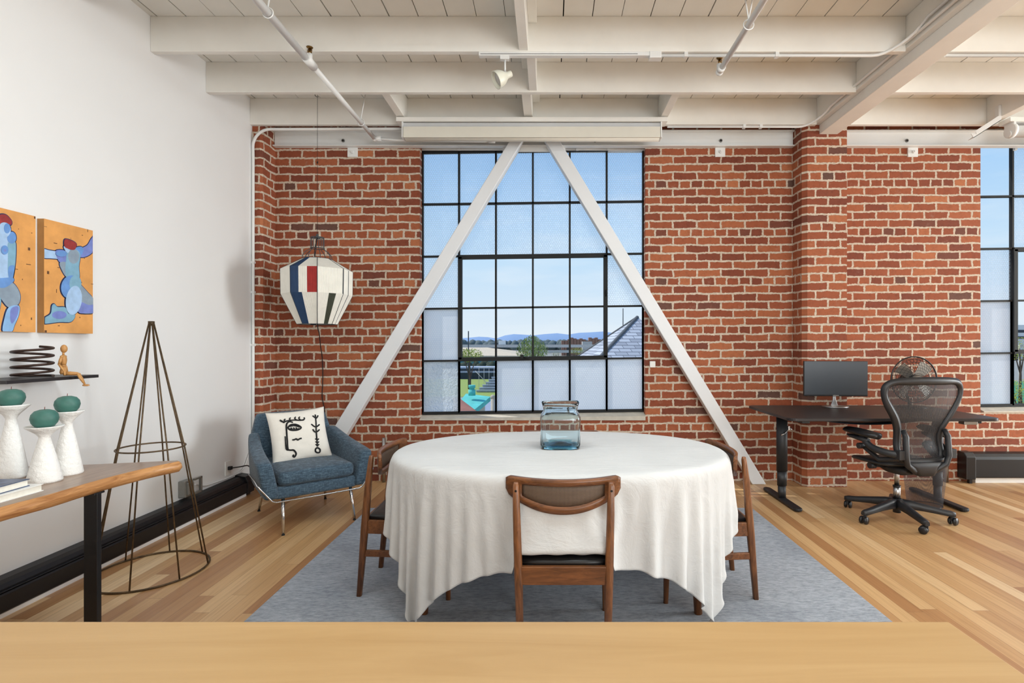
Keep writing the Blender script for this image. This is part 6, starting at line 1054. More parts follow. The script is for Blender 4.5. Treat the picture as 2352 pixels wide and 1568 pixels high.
for yy in (2.09, .95):
    b = MB(); b.box(-1.864, -1.810, yy, yy + .022, 0, tz - .050); b.box(-2.66, -2.598, yy, yy + .03, 0, tz - .050); b.box(-2.66, -1.806, yy, yy + .03, 0, .02); b.box(-2.66, -1.812, yy - .01, yy + .04, tz - .056, tz - .048)
    obj('leg_frame', b, 'black_metal', ct, bevel=.002)
def holder(x, y, h, rb, rt, lbh, lbc, cr_, seed):
    b = MB(); b.lathe([(rb * .97, 0), (rb, .006), (rb * .90, h * .14), (rb * .78, h * .28), (rb * .62, h * .47), (rb * .44, h * .66), (rb * .33, h * .77), (rb * .32, h * .81), (rb * .48, h * .865), (rt * .72, h * .925), (rt * .98, h * .98), (rt, h), (rt * .88, h * .985), (.001, h * .965)], 40)
    o = obj('candle_holder', b, 'plaster_white'); o.location = (x, y, tz); tag(o, lbh, 'candle holder', 'white textured candle holders on the console table')
    t = thing('ball_candle', lbc, 'candle', (x, y, tz + h * .967 + .0005), group='green ball candles')
    b = MB(); zz = cr_ * .72; b.lathe([(.35 * cr_, 0), (.68 * cr_, .12 * cr_), (.90 * cr_, .42 * cr_), (cr_, .82 * cr_), (.93 * cr_, 1.20 * cr_), (.7 * cr_, 1.50 * cr_), (.35 * cr_, 1.63 * cr_), (.08 * cr_, 1.64 * cr_), (.0005, 1.60 * cr_)], 32); obj('wax', b, 'candle_wax', t)
    obj('wick', MB().cyl((0, 0, 1.60 * cr_), (.001, 0, 1.60 * cr_ + .012), .0012, 6), 'wick', t)
holder(-2.015, 2.085, .222, .056, .060, 'shortest of the white textured candle holders, standing in front', 'green ball candle on the shortest white holder', .044, 1)
holder(-2.035, 2.205, .267, .053, .056, 'medium white textured candle holder nearest the wire cone', 'green ball candle on the medium holder nearest the wire cone', .043, 2)
holder(-2.215, 2.15, .300, .055, .060, 'tallest white textured candle holder, cut by the photo edge', 'green ball candle on the tallest white holder', .044, 3)
def book(x1, y1, z, w, l, h, cm, lb, rz=0):
    t = thing('book', lb, 'book', (x1, y1, z), rz, 'books on the console table')
    c = MB(); c.box(-w, 0, -l, 0, 0, .0025); c.box(-w, 0, -l, 0, h - .0025, h); c.box(-w, -w + .003, -l, 0, 0, h); obj('cover', c, cm, t)
    obj('pages', MB().box(-w + .003, -.004, -l + .004, -.004, .0025, h - .0025), 'paper', t)
book(-1.893, 1.955, tz, .23, .30, .026, 'plate_white', 'white-covered book lying flat on the console table under the blue book', -.02)
book(-1.915, 1.925, tz + .0262, .22, .28, .026, 'book_blue', 'dark blue picture book lying on top of the white book', .03)

# ================================================================ hanging yarn lamp
lx, ly = -2.043, 4.60
yl = thing('yarn_lantern', 'hanging octagonal lantern wrapped in white yarn with red, navy and green bands', 'pendant lamp', (lx, ly, 0))
V8 = lambda k: (math.sin(-PI + k * PI / 4) , -math.cos(k * PI / 4))
def vtx(k, r, z): a = -PI / 2 + k * PI / 4 + .415; return Vector((r * math.cos(a), r * math.sin(a), z))
tiers = [(.122, 2.053, .292, 1.955), (.292, 1.955, .288, 1.740), (.288, 1.740, .163, 1.483)]   # top, middle, lower
bands = {(7, 0): [(0, .30, 1)], (7, 1): [(0, .30, 1), (.62, 1, 2)], (7, 2): [(0, .42, 1)], (0, 2): [(.44, .72, 3)],
         (0, 1): [(.97, 1, 4)], (1, 0): [(.5, .53, 4)], (1, 1): [(.5, .56, 4)], (1, 2): [(.5, .56, 4)], (3, 1): [(.3, .6, 2)], (4, 2): [(.1, .5, 1)], (5, 0): [(.5, .8, 1)], (5, 1): [(.5, .8, 1)]}
b = MB()
for k in range(8):
    for ti, (ra, za, rb_, zb_) in enumerate(tiers):
        cuts = sorted({0, 1} | {c for s_ in bands.get((k, ti), []) for c in s_[:2]})
        cuts2 = []
        for a_, c_ in zip(cuts, cuts[1:]):
            m_ = max(1, round((c_ - a_) * 26)); cuts2 += [a_ + (c_ - a_) * j / m_ for j in range(m_)]
        cuts2.append(1)
        for a_, c_ in zip(cuts2, cuts2[1:]):
            mid_ = (a_ + c_) / 2; mi = 0
            for s0, s1, m_ in bands.get((k, ti), []):
                if s0 <= mid_ <= s1: mi = m_
            # every strand is a shallow ridge
            def pt(t, r, z, out=0): 
                p = vtx(k, r, z).lerp(vtx(k + 1, r, z), t); q_ = Vector((p.x, p.y, 0)).normalized() * out; return p + q_
            tm = (a_ + c_) / 2
            vs = [pt(a_, ra, za), pt(tm, ra, za, .002), pt(c_, ra, za), pt(c_, rb_, zb_), pt(tm, rb_, zb_, .0022), pt(a_, rb_, zb_)]
            b.add(vs, [(0, 1, 4, 5), (1, 2, 3, 4)], mi)
obj('lamp_shade', b, ['yarn_white', 'yarn_navy', 'yarn_red', 'yarn_green', 'yarn_rib'], yl)
b = MB()
for k in range(8):
    b.tube([vtx(k, .124, 2.055), vtx(k, .294, 1.956), vtx(k, .290, 1.740), vtx(k, .165, 1.482)], .0022 if k else .0032, 6)
for r, z in ((.122, 2.055), (.163, 1.482)): b.tube([vtx(k, r, z) for k in range(8)], .0028, 6, closed=True)
obj('rib_frame', b, 'yarn_rib', yl)
b = MB()
for k in range(8):
    a = -PI / 2 + k * PI / 4 + .6; c_, s_ = math.cos(a), math.sin(a)
    b.tube(catmull([(.122 * c_, .122 * s_, 2.05), (.118 * c_, .118 * s_, 2.085), (.09 * c_, .09 * s_, 2.12), (.058 * c_, .058 * s_, 2.145), (.055 * c_, .055 * s_, 2.20), (.054 * c_, .054 * s_, 2.245)], 4), .003, 6)
for r, z in ((.056, 2.15), (.054, 2.245)): b.tube([(r * math.cos(a), r * math.sin(a), z) for a in [2 * PI * k / 24 for k in range(24)]], .0035, 6, closed=True)
b.tube([(-.054, 0, 2.245), (.054, 0, 2.245)], .004, 6); b.tube([(0, -.054, 2.245), (0, .054, 2.245)], .004, 6); b.cyl((0, 0, 2.24), (0, 0, 2.275), .010, 10)
obj('wire_cage', b, 'yarn_rib', yl)
b = MB(); b.cyl((0, 0, 2.27), (0, 0, 3.50), .0016, 6); b.cyl((0, 0, 2.90), (0, 0, 2.915), .006, 8); obj('suspension_wire', b, 'gap_dark', yl)
b = MB(); b.tube([(.022 * math.cos(a), 0, 3.505 + .022 * math.sin(a)) for a in [2 * PI * k / 16 for k in range(14)]], .004, 8); b.cyl((0, 0, 3.527), (0, 0, CH), .012, 12); obj('ceiling_hook', b, 'box_grey', yl)
b = MB(); b.tube(catmull([(0, 0, 2.24), (-.03, .01, 2.1), (0, 0, 1.9), (0, 0, 1.5), (-.01, .06, 1.40), (-.07, .22, 1.30), (-.118, .375, 1.15), (-.12, .385, .95), (-.125, .385, .80), (-.10, .385, .65), (-.11, .385, .4), (-.11, .385, .05)], 5), .0042, 7); obj('power_cord', b, 'linen_cord', yl)

# ================================================================ blue armchair and cushion
ac = thing('armchair', 'blue tweed angular armchair with thin chrome legs in the corner', 'armchair', (-1.905, 4.04, 0), math.radians(40))
def slab4(pts, th, mi=0): pass
def shell(name, rings, parent=ac): return obj(name, MB().loft(rings), 'blue_upholstery', parent, sub=2)
def rect(c, u, w, a, bb, k=.82):
    # rounded rectangle ring in plane (u,w) half sizes a, bb
    c, u, w = Vector(c), Vector(u), Vector(w)
    return [tuple(c + u * (a * i) + w * (bb * j)) for i, j in ((-1, -k), (-k, -1), (0, -1), (k, -1), (1, -k), (1, 0), (1, k), (k, 1), (0, 1), (-k, 1), (-1, k), (-1, 0))]
X_, Z_ = (1, 0, 0), (0, 0, 1)
# back panel, wider low down and leaning back
A3 = (0, 1, 0)
shell('backrest', [rect((0, .25, .26), X_, A3, .26, .05), rect((0, .25, .27), X_, A3, .29, .055), rect((0, .275, .42), X_, A3, .318, .06), rect((0, .305, .56), X_, A3, .308, .058), rect((0, .34, .68), X_, A3, .275, .05), rect((0, .358, .745), X_, (0, 1, .1), .256, .040), rect((0, .36, .758), X_, A3, .246, .028)])
for s_ in (-1, 1):
    def ar(y, zb, zt, xb, xt, th):
        # tilted arm cross-section: bottom at xb, top flares out to xt
        cb_, ct_ = Vector((s_ * xb, y, zb)), Vector((s_ * xt, y, zt)); mid_ = (cb_ + ct_) / 2; w = (ct_ - cb_) / 2
        return rect(mid_, X_, w.normalized(), th, w.length, .8)
    shell('armrest', [ar(.30, .28, .60, .275, .285, .032), ar(.27, .27, .63, .275, .288, .042), ar(.16, .26, .595, .285, .305, .045), ar(0, .25, .555, .29, .325, .048), ar(-.2, .245, .525, .292, .342, .052), ar(-.36, .24, .508, .296, .350, .054), ar(-.395, .25, .498, .30, .347, .046), ar(-.402, .275, .475, .304, .342, .03)])
b = MB(); rbox(b, -.285, .285, -.385, .26, .24, .325, .02); obj('seat_base', b, 'blue_upholstery', ac)
b = MB(); rbox(b, -.258, .258, -.40, .23, .328, .425, .03, puff=.012); obj('seat_cushion', b, 'blue_upholstery', ac)
fr = [(-.372, -.02, .365), (-.385, -.30, .365), (-.392, -.405, .362), (-.38, -.415, .345), (-.335, -.417, .285), (-.305, -.417, .245), (-.28, -.417, .234), (0, -.417, .232), (.28, -.417, .234), (.305, -.417, .245), (.335, -.417, .285), (.38, -.415, .345), (.392, -.405, .362), (.385, -.30, .365), (.372, -.02, .365)]
obj('chrome_trim', MB().tube(fr, .0055, 8), 'chrome', ac)
for x, y, dx, dy in ((-.225, -.36, -.01, -.05), (.235, -.36, .015, -.05), (-.22, .22, -.03, .06), (.22, .22, .03, .06)):
    l = obj('leg', MB().tube([(x, y, .245), (x + dx, y + dy, .004)], [.0115, .0095], 12), 'chrome', ac)
    obj('foot_glide', MB().cyl((x + dx, y + dy, 0), (x + dx, y + dy, .006), .0115, 12), 'black_plastic', l)

# cushion: built in its own plane, then leaned on the backrest
cu = thing('throw_cushion', 'white cushion with a black embroidered face drawing on the blue armchair', 'cushion')
cu.location = Matrix.Translation(ac.location) @ Matrix.Rotation(math.radians(40), 4, 'Z') @ Vector((-.015, .045, .600))
cu.rotation_euler = (Matrix.Rotation(math.radians(36), 4, 'Z') @ Matrix.Rotation(math.radians(-27), 4, 'X') @ Matrix.Rotation(math.radians(-3), 4, 'Y')).to_euler()
S_ = .212; N_ = 34; vs = []; fs = []
def cth(u, v): # half thickness
    e = max(0, (1 - abs(u) ** 2.6)) * max(0, (1 - abs(v) ** 2.6)); return .062 * e ** .55
def cxy(u, v):
    k = 1 - .085 * (1 - abs(v) ** 2) * abs(u) ** 3 * 0 ; 
    return (S_ * u * (1 - .07 * (1 - v * v)), S_ * v * (1 - .07 * (1 - u * u)))
for side in (-1, 1):
    for j in range(N_ + 1):
        for i in range(N_ + 1):
            u, v = -1 + 2 * i / N_, -1 + 2 * j / N_; x, z = cxy(u, v)
            wv = .004 * noise.noise(Vector((u * 3, v * 5, side))) * (1 - max(abs(u), abs(v)) ** 6)
            vs.append((x, side * (cth(u, v) + wv + .0015), z))
    b0 = (N_ + 1) ** 2 * (0 if side < 0 else 1)
    for j in range(N_):
        for i in range(N_):
            a = b0 + j * (N_ + 1) + i; q = (a, a + 1, a + N_ + 2, a + N_ + 1); fs.append(q if side < 0 else q[::-1])
rim = [(i, 0) for i in range(N_ + 1)] + [(N_, j) for j in range(1, N_ + 1)] + [(i, N_) for i in range(N_ - 1, -1, -1)] + [(0, j) for j in range(N_ - 1, 0, -1)]
o2 = (N_ + 1) ** 2
for (i, j), (k, l) in zip(rim, rim[1:] + rim[:1]): a, c_ = j * (N_ + 1) + i, l * (N_ + 1) + k; fs.append((c_, a, a + o2, c_ + o2))
obj('cushion_body', MB().add(vs, fs, 0, True), 'cushion_white', cu)
em = MB()
ca, sa = math.cos(math.radians(-7)), math.sin(math.radians(-7))
def ep(zx, zy):
    x, y = (zx - 625) / 295, -(zy - 482) / 262; u, v = x * ca - y * sa * -1 * -1, x * sa + y * ca
    u = x * ca - y * sa; X, Z = cxy(u, v); return (X, -(cth(u, v) + .003), Z)
def stroke(pts, r=.0045):
    p = catmull([(a, c_, 0) for a, c_ in pts], 5) if len(pts) > 2 else [(pts[0][0] + (pts[1][0] - pts[0][0]) * t / 6, pts[0][1] + (pts[1][1] - pts[0][1]) * t / 6, 0) for t in range(7)]
    em.tube([ep(a, c_) for a, c_, _ in p], r * 1.22, 6)
stroke([(420, 345), (450, 362), (500, 350), (560, 345), (620, 348), (660, 345)], .005)
for a, c_ in ((462, 352), (515, 338), (568, 330), (610, 330)): stroke([(a + 12, c_ + 10), (a - 2, c_ - 6), (a + 8, c_ - 22)], .0042)
stroke([(645, 350), (665, 335), (662, 318)], .0045); stroke([(420, 340), (440, 355), (455, 370), (470, 350)], .0045)
stroke([(545, 372), (520, 362), (495, 368), (478, 400), (478, 470), (484, 560), (494, 640), (520, 655), (552, 658), (575, 680), (580, 700), (568, 720), (552, 712), (560, 700)], .0052)
stroke([(463, 515), (468, 580), (478, 640), (500, 655)], .004)
stroke([(492, 425), (520, 398), (560, 392), (600, 405), (628, 430), (600, 452), (550, 458), (510, 450), (492, 425)], .0052)
stroke([(505, 415), (560, 408), (615, 425)], .0045); 
for a in (522, 548, 574): stroke([(a, 428), (a + 8, 440), (a + 4, 448)], .0045)
stroke([(505, 440), (560, 450), (605, 440)], .004)
stroke([(535, 556), (555, 556), (575, 548), (592, 560), (612, 548), (632, 544)], .0052)
stroke([(785, 290), (792, 380), (792, 470), (795, 560), (798, 630)], .005)
stroke([(755, 300), (775, 318), (788, 330)], .0048); stroke([(815, 298), (805, 318), (790, 332)], .0048); stroke([(784, 288), (786, 310), (788, 330)], .005)
for a, c_, k in ((740, 395, 830), (755, 450, 828)): stroke([(a, c_), (770, c_ + 24), (790, c_ + 28), (808, c_ + 20), (k, c_ + 2)], .0048)
for c_ in (555, 585, 612): stroke([(778, c_ - 6), (796, c_ + 8), (816, c_ - 6)], .004)
stroke([(798, 640), (822, 655), (820, 680), (798, 688), (776, 676), (778, 652), (798, 640)], .0055)
obj('embroidery', em, 'embroidery', cu)

# ================================================================ rug
b = MB(); nx_, ny_ = 2, 2; b.box(-1.43, 1.605, 1.30, 4.14, .0005, .012)
tag(obj('area_rug', b, 'rug_grey', bevel=.004), 'large plain grey wool rug under the dining table', 'rug')
RZ = .0122

# ================================================================ dining table and cloth
TX, TY = .0565, 2.78
dt = thing('dining_table', 'oval dining table hidden under a white linen cloth, only one leg showing', 'table', (TX, TY, RZ))
b = MB(); po = []
for k in range(72):
    t = 2 * PI * k / 72; c_, s_ = math.cos(t), math.sin(t); po.append((.858 * abs(c_) ** (2 / 2.15) * (1 if c_ > 0 else -1), .572 * abs(s_) ** (2 / 2.15) * (1 if s_ > 0 else -1)))
b.prism(po, .705 - RZ, .738 - RZ); obj('tabletop', b, 'walnut_rail', dt)
for sx_ in (-1, 1):
    for sy_ in (-1, 1): obj('leg', MB().tube([(sx_ * .625, sy_ * .24, .70), (sx_ * .66, sy_ * .265, 0)], [.030, .019], 14), 'walnut', dt)
b = MB()
for y in (-.22, .22): b.box(-.60, .60, y - .01, y + .01, .63, .693)
for x in (-.60, .60): b.box(x - .01, x + .01, -.22, .22, .63, .693)
obj('apron', b, 'walnut_rail', dt)
q = np.array(CLOTH).reshape(3, 57, 76).transpose(1, 2, 0).copy()
q[:, 0] = np.cumsum(q[:, 0], axis=0); q = np.cumsum(q, axis=1) / 1000.0
vs = []
for p in q.reshape(-1, 3):
    x, y, z = map(float, p)
    if z < .03: z += RZ
    if abs(x) < .205 and y < -.52 and z < .441: z = .441 + .004 * math.sin(x * 60); y = max(y, -.628)   # hem resting on the chair seat
    vs.append((x, y, z))
fs = [(j * 76 + i, j * 76 + i + 1, (j + 1) * 76 + i + 1, (j + 1) * 76 + i) for j in range(56) for i in range(75)]
tcl = obj('tablecloth', MB().add(vs, fs, 0, True), 'linen_cloth', sub=2); tcl.location = (TX, TY, 0)
q_ = tcl.modifiers.new('solidify', 'SOLIDIFY'); q_.thickness = .0016
tag(tcl, 'white linen tablecloth draped over the oval dining table with long hanging corners', 'tablecloth')

# ================================================================ dining chairs (faces +y in its own frame)
CHL = 'dining chairs around the table'
def dining_chair(lb, loc, rz):
    t = thing('dining_chair', lb, 'chair', loc, rz, CHL)
    for s_ in (-1, 1):
        b = MB(); pts = [(s_ * .172, -.245, 0, .0125, .0125), (s_ * .183, -.212, .36, .0165, .018), (s_ * .192, -.190, .60, .015, .015), (s_ * .196, -.176, .712, .0125, .011), (s_ * .196, -.175, .727, .009, .008)]
        b.loft([[(x + i * w, y + j * d, z) for i, j in ((-1, -.6), (-.6, -1), (.6, -1), (1, -.6), (1, .6), (.6, 1), (-.6, 1), (-1, .6))] for x, y, z, w, d in pts])
        for z in (.695, .650): b.cyl((s_ * .196, -.176 - .006, z), (s_ * .196, -.176 - .0145, z), .005, 10, 1)
        obj('leg', b, ['walnut', 'black_metal'], t)
        b = MB(); b.loft([[(x + i * w, y + j * w, z) for i, j in ((-1, -.6), (-.6, -1), (.6, -1), (1, -.6), (1, .6), (.6, 1), (-.6, 1), (-1, .6))] for x, y, z, w in ((s_ * .212, .222, 0, .011), (s_ * .212, .215, .30, .0165), (s_ * .212, .212, .40, .0165))])
        obj('leg', b, 'walnut', t)
        b = MB(); b.add([(s_ * .183 - .008, -.20, .325), (s_ * .183 + .008, -.20, .325), (s_ * .212 + .008, .205, .325), (s_ * .212 - .008, .205, .325), (s_ * .183 - .008, -.20, .395), (s_ * .183 + .008, -.20, .395), (s_ * .212 + .008, .205, .395), (s_ * .212 - .008, .205, .395)], [(0, 1, 2, 3), (7, 6, 5, 4), (0, 4, 5, 1), (1, 5, 6, 2), (2, 6, 7, 3), (3, 7, 4, 0)]); obj('seat_rail', b, 'walnut_rail', t, bevel=.003)
        b = MB(); b.sq((s_ * .180, -.218, .222), (s_ * .212, .214, .222), .008, .001, .008, .001)
        b = MB(); b.add([(s_ * .179 - .007, -.222, .206), (s_ * .179 + .007, -.222, .206), (s_ * .212 + .007, .212, .206), (s_ * .212 - .007, .212, .206), (s_ * .179 - .007, -.222, .240), (s_ * .179 + .007, -.222, .240), (s_ * .212 + .007, .212, .240), (s_ * .212 - .007, .212, .240)], [(0, 1, 2, 3), (7, 6, 5, 4), (0, 4, 5, 1), (1, 5, 6, 2), (2, 6, 7, 3), (3, 7, 4, 0)]); obj('stretcher', b, 'walnut_rail', t, bevel=.003)
    obj('seat_rail', MB().box(-.172, .172, -.222, -.200, .325, .398), 'walnut_rail', t, bevel=.003)
    obj('seat_rail', MB().box(-.20, .20, .200, .222, .325, .395), 'walnut_rail', t, bevel=.003)
    b = MB(); rings = []
    for z, k in ((.392, .94), (.396, 1.0), (.408, 1.01), (.416, .96), (.419, .80)):
        c = [(-.178, -.195), (-.09, -.20), (0, -.20), (.09, -.20), (.178, -.195), (.20, 0), (.222, .19), (.214, .222), (.11, .232), (0, .235), (-.11, .232), (-.214, .222), (-.222, .19), (-.20, 0)]
        rings.append([(x * k, .015 + (y - .015) * k, z + (.004 if k < .9 else 0)) for x, y in c])
    b.loft(rings); b.add([(x * .4, .015 + (y - .015) * .4, .425) for x, y in c] + rings[-1], [tuple(range(14))] + [(i, (i + 1) % 14, 14 + (i + 1) % 14, 14 + i) for i in range(14)], 0, True)
    obj('seat', b, 'black_leather', t)
    # curved crescent backrest with cane centre
    def bk(u, v):   # u across, v 0 bottom .. 1 top
        w = .2385; x = w * u; au = abs(u)
        top = .737 + .007 * u * u; e_ = max(0, (au - .90) / .10)
        bot = .594 + .054 * (au / .84) ** 2.1 + .018 * (1 - math.sqrt(max(0, 1 - e_ * e_))); top -= .008 * (1 - math.sqrt(max(0, 1 - e_ * e_)))
        y = -.185 + .055 * u * u + .012; return (x, y + (1 - v) * .004, bot + (top - bot) * v)
    U = [-1 + 2 * i / 36 for i in range(37)]; Vv = [0, .22, .22, .76, .76, 1]
    def cell(u0, u1): return max(abs(u0), abs(u1)) <= .76
    fm = MB(); cm = MB(); g = 0
    vv = [0, .1, .24, .4, .6, .76, .9, 1]
    def vm(u, k): # inner band limits so that rail widths stay even
        z0, z1 = bk(u, 0)[2], bk(u, 1)[2]; h = z1 - z0; lo, hi = .031 / h, 1 - .027 / h
        return [0, lo * .5, lo, lo + (hi - lo) * .35, lo + (hi - lo) * .7, hi, (1 + hi) / 2, 1][k]
    pts = [[bk(u, vm(u, k)) for k in range(8)] for u in U]
    vs_ = [p for r in pts for p in r]; ff = []; cf = []
    for i in range(36):
        for k in range(7):
            q4 = (i * 8 + k, (i + 1) * 8 + k, (i + 1) * 8 + k + 1, i * 8 + k + 1)
            (cf if (2 <= k < 5 and cell(U[i], U[i + 1])) else ff).append(q4)
    fm.add(vs_, ff, 0, True)
    obj('backrest_frame', fm, 'walnut_rail', t, solid=.017)
    cm.add(vs_, cf, 0, True); obj('cane_panel', cm, 'cane', t, solid=.004)
    return t
dc = dining_chair('brown wooden cane-back dining chair seen from behind, in front of the tablecloth', (.058, 2.325, RZ), 0)
dup(dc, (-.735, 2.865, RZ), -PI / 2, 'brown wooden cane-back dining chair at the table end towards the blue armchair')
dup(dc, (.805, 2.83, RZ), PI / 2, 'brown wooden cane-back dining chair at the table end towards the black desk')
dup(dc, (.075, 3.22, RZ), PI, 'brown wooden dining chair behind the table, only its back edge showing')

# ================================================================ glass vase
vz = tcl and .7535
vt = thing('glass_vase', 'clear blue-tinted glass vase with square flared neck on the white tablecloth', 'vase', (.058, 2.80, vz))
def sr(a, c_, z, p=4.2, n=44, wob=0):
    o = []
    for k in range(n):
        t = 2 * PI * k / n; x = abs(math.cos(t)) ** (2 / p) * (1 if math.cos(t) >= 0 else -1); y = abs(math.sin(t)) ** (2 / p) * (1 if math.sin(t) >= 0 else -1)
        o.append((a * x, c_ * y, z + wob * math.sin(2 * t + .6)))
    return o
outp = [(.088, .058, .0), (.103, .070, .006), (.107, .074, .025), (.1065, .074, .09), (.108, .075, .15), (.1075, .073, .168), (.101, .067, .182), (.092, .060, .194), (.090, .058, .205), (.094, .063, .225), (.1005, .070, .2425)]
rings = [sr(a, c_, z) for a, c_, z in outp]; rings[-1] = sr(.1005, .070, .2435, wob=.002)
inn = [(a - .0035, c_ - .0035, z) for a, c_, z in outp[2:]][::-1]
rings += [sr(.0985, .068, .2448, wob=.002)] + [sr(a, c_, z - (.001 if i == 0 else 0)) for i, (a, c_, z) in enumerate(inn)] + [sr(.095, .064, .013), sr(.060, .045, .017), sr(.03, .02, .028), sr(.002, .002, .032)]
b = MB(); b.loft(rings, 0, True, cap=False); n_ = 44
b.add(rings[0], [tuple(range(n_))]); b.add(rings[-1], [tuple(range(n_))])
mi_ = []
o = obj('glass_body', b, ['vase_glass', 'vase_base_glass', 'vase_rim_glass'], vt)
for p in o.data.polygons:
    z = sum(o.data.vertices[i].co.z for i in p.vertices) / len(p.vertices)
    r = max(abs(o.data.vertices[i].co.x) for i in p.vertices)
    zm = max(o.data.vertices[i].co.z for i in p.vertices)
    p.material_index = 1 if zm < .033 and z < .03 and (zm < .019 or r < .07) else (2 if z > .2405 else 0)

# ================================================================ black standing desk with monitor and fan
DZ = .757
dk = thing('standing_desk', 'black height-adjustable desk standing against the brick pillar', 'desk', (2.57, 4.29, 0))
pl = []
for cx_, cy_, a0 in ((.79 - .06, .42 - .06, 0), (-.79 + .06, .42 - .06, PI / 2), (-.79 + .06, -.42 + .06, PI), (.79 - .06, -.42 + .06, 1.5 * PI)):
    pl += [(cx_ + .06 * math.cos(a0 + PI / 2 * k / 6), cy_ + .06 * math.sin(a0 + PI / 2 * k / 6)) for k in range(7)]
obj('desktop', MB().prism(pl, DZ - .022, DZ), 'desk_black', dk, bevel=.003)
b = MB(); b.box(-.62, .66, -.05, .05, DZ - .07, DZ - .024); b.box(-.66, -.60, -.34, .34, DZ - .05, DZ - .023); b.box(.64, .70, -.34, .34, DZ - .05, DZ - .023); obj('under_frame', b, 'desk_leg', dk, bevel=.004)
obj('cable_net', MB().loft([[(-.5 + 1.0 * i / 16, y, DZ - .045 - .045 * math.sin(PI * i / 16) - d) for y, d in ((-.12, 0), (.1, 0), (.1, .004), (-.12, .004))] for i in range(17)]), 'screen_grey', dk)
obj('control_box', MB().box(.52, .62, -.40, -.34, DZ - .05, DZ - .024), 'box_grey', dk, bevel=.004)
for x in (-.63, .67):
    b = MB(); b.loft([[(x + .045 * a, .07 + .032 * c_, z) for a, c_ in [(math.cos(t), math.sin(t)) for t in [2 * PI * k / 20 for k in range(20)]]] for z in (.25, DZ - .03)])
    b.loft([[(x + .039 * math.cos(t), .07 + .027 * math.sin(t), z) for t in [2 * PI * k / 20 for k in range(20)]] for z in (.13, .25)])
    b.loft([[(x + .033 * math.cos(t), .07 + .022 * math.sin(t), z) for t in [2 * PI * k / 20 for k in range(20)]] for z in (.02, .13)])
    l = obj('leg', b, 'desk_leg', dk)
    po = [(x + .034 * math.cos(t), -.205 + .034 * math.sin(t)) for t in [PI + PI * k / 8 for k in range(9)]] + [(x + .034 * math.cos(t), .36 + .034 * math.sin(t)) for t in [PI * k / 8 for k in range(9)]]
    obj('foot', MB().prism(po, .006, .03), 'desk_leg', l, bevel=.008, seg=3)
    obj('foot_glide', MB().cyl((x, -.2, 0), (x, -.2, .008), .02, 10).cyl((x, .35, 0), (x, .35, .008), .02, 10), 'black_plastic', l)
b = MB(); b.box(-.60, -.585, .02, .04, .60, .63); b.tube([(-.60, .03, .60), (-.63, .02, .57), (-.66, .01, .56)], .005, 6); b.tube([(-.60, .03, .62), (-.58, .02, .615), (-.575, .01, .60)], .006, 6); obj('crank_clip', b, 'brushed_steel', dk)

mo = thing('computer_monitor', 'dark flat computer monitor on a silver stand on the black desk', 'monitor', (2.505, 4.58, DZ), math.radians(-5))
b = MB(); b.box(-.268, .268, -.010, .012, .095, .402); o = obj('housing', b, 'black_plastic', mo, bevel=.003)
obj('screen', MB().box(-.264, .264, -.0125, -.010, .108, .399), 'screen_grey', mo)
b = MB(); b.lathe([(.001, 0), (.108, 0), (.112, .003), (.110, .008), (.10, .010), (.001, .012)], 40, sy=.72, cap=False); b.loft([[(x * w, .02 + y * .5, z) for x, y in ((-1, -.012), (1, -.012), (1, .012), (-1, .012))] for z, w in ((.01, .03), (.06, .013), (.12, .013))]); obj('stand', b, 'brushed_steel', mo, bevel=.002)
fc = bpy.data.curves.new('screen_logo', 'FONT'); fc.body = 'SAMSUNG'; fc.size = .011; fc.extrude = .0002; fc.align_x = 'CENTER'
tmp_ = bpy.data.objects.new('screen_text', fc); COL.objects.link(tmp_); bpy.context.view_layer.update()
fo = bpy.data.objects.new('screen_logo', bpy.data.meshes.new_from_object(tmp_.evaluated_get(bpy.context.evaluated_depsgraph_get()))); bpy.data.objects.remove(tmp_); COL.objects.link(fo); fo.data.materials.clear(); fo.data.materials.append(MATS['plate_white']); fo.parent = mo; fo.location = (.0, -.0132, .098); fo.rotation_euler = (PI / 2, 0, 0)

fn = thing('desk_fan', 'round metal desk fan with four blades behind the office chair', 'fan', (3.14, 4.50, DZ))
FC = Vector((0, 0, .245)); FR = .197
b = MB()
for y, rr in ((-.055, .62), (.05, .62)):
    for k in range(1, 9):
        r = FR * (k / 8) ** .9; yy = y * (1 - (r / FR) ** 3.2) 
        if 2 <= k < 8: b.tube([(r * math.cos(a), yy, FC.z + r * math.sin(a)) for a in [2 * PI * j / 40 for j in range(40)]], .0015, 5, closed=True)
    for j in range(36):
        a = 2 * PI * j / 36; pts = []
        for k in range(7):
            r = .035 + (FR - .035) * k / 6; pts.append((r * math.cos(a + .35 * k / 6), y * (1 - (r / FR) ** 3.2), FC.z + r * math.sin(a + .35 * k / 6)))
        b.tube(pts, .0013, 5)
b.tube([(FR * math.cos(a), 0, FC.z + FR * math.sin(a)) for a in [2 * PI * j / 48 for j in range(48)]], .006, 8, closed=True)
obj('cage', b, 'black_metal', fn)
b = MB(); b.lathe([(.001, 0), (.038, 0), (.042, .01), (.042, .02), (.03, .024), (.001, .024)], 24, T=Matrix.Translation((0, -.05, FC.z)) @ Matrix.Rotation(-PI / 2, 4, 'X'), cap=False); obj('badge', b, 'blade_grey', fn)
for k in range(4):
    a = PI / 4 + k * PI / 2 + .1; T = Matrix.Translation(FC) @ Matrix.Rotation(-a, 4, 'Y')
    b = MB(); b.add([(.03, -.012, -.018), (.09, -.02, -.045), (.165, -.02, -.055), (.175, 0, 0), (.165, .018, .045), (.09, .015, .030), (.03, .012, .018)], [(0, 1, 2, 3, 4, 5, 6)], 0, False, T); obj('blade', b, 'blade_grey', fn, solid=.002)
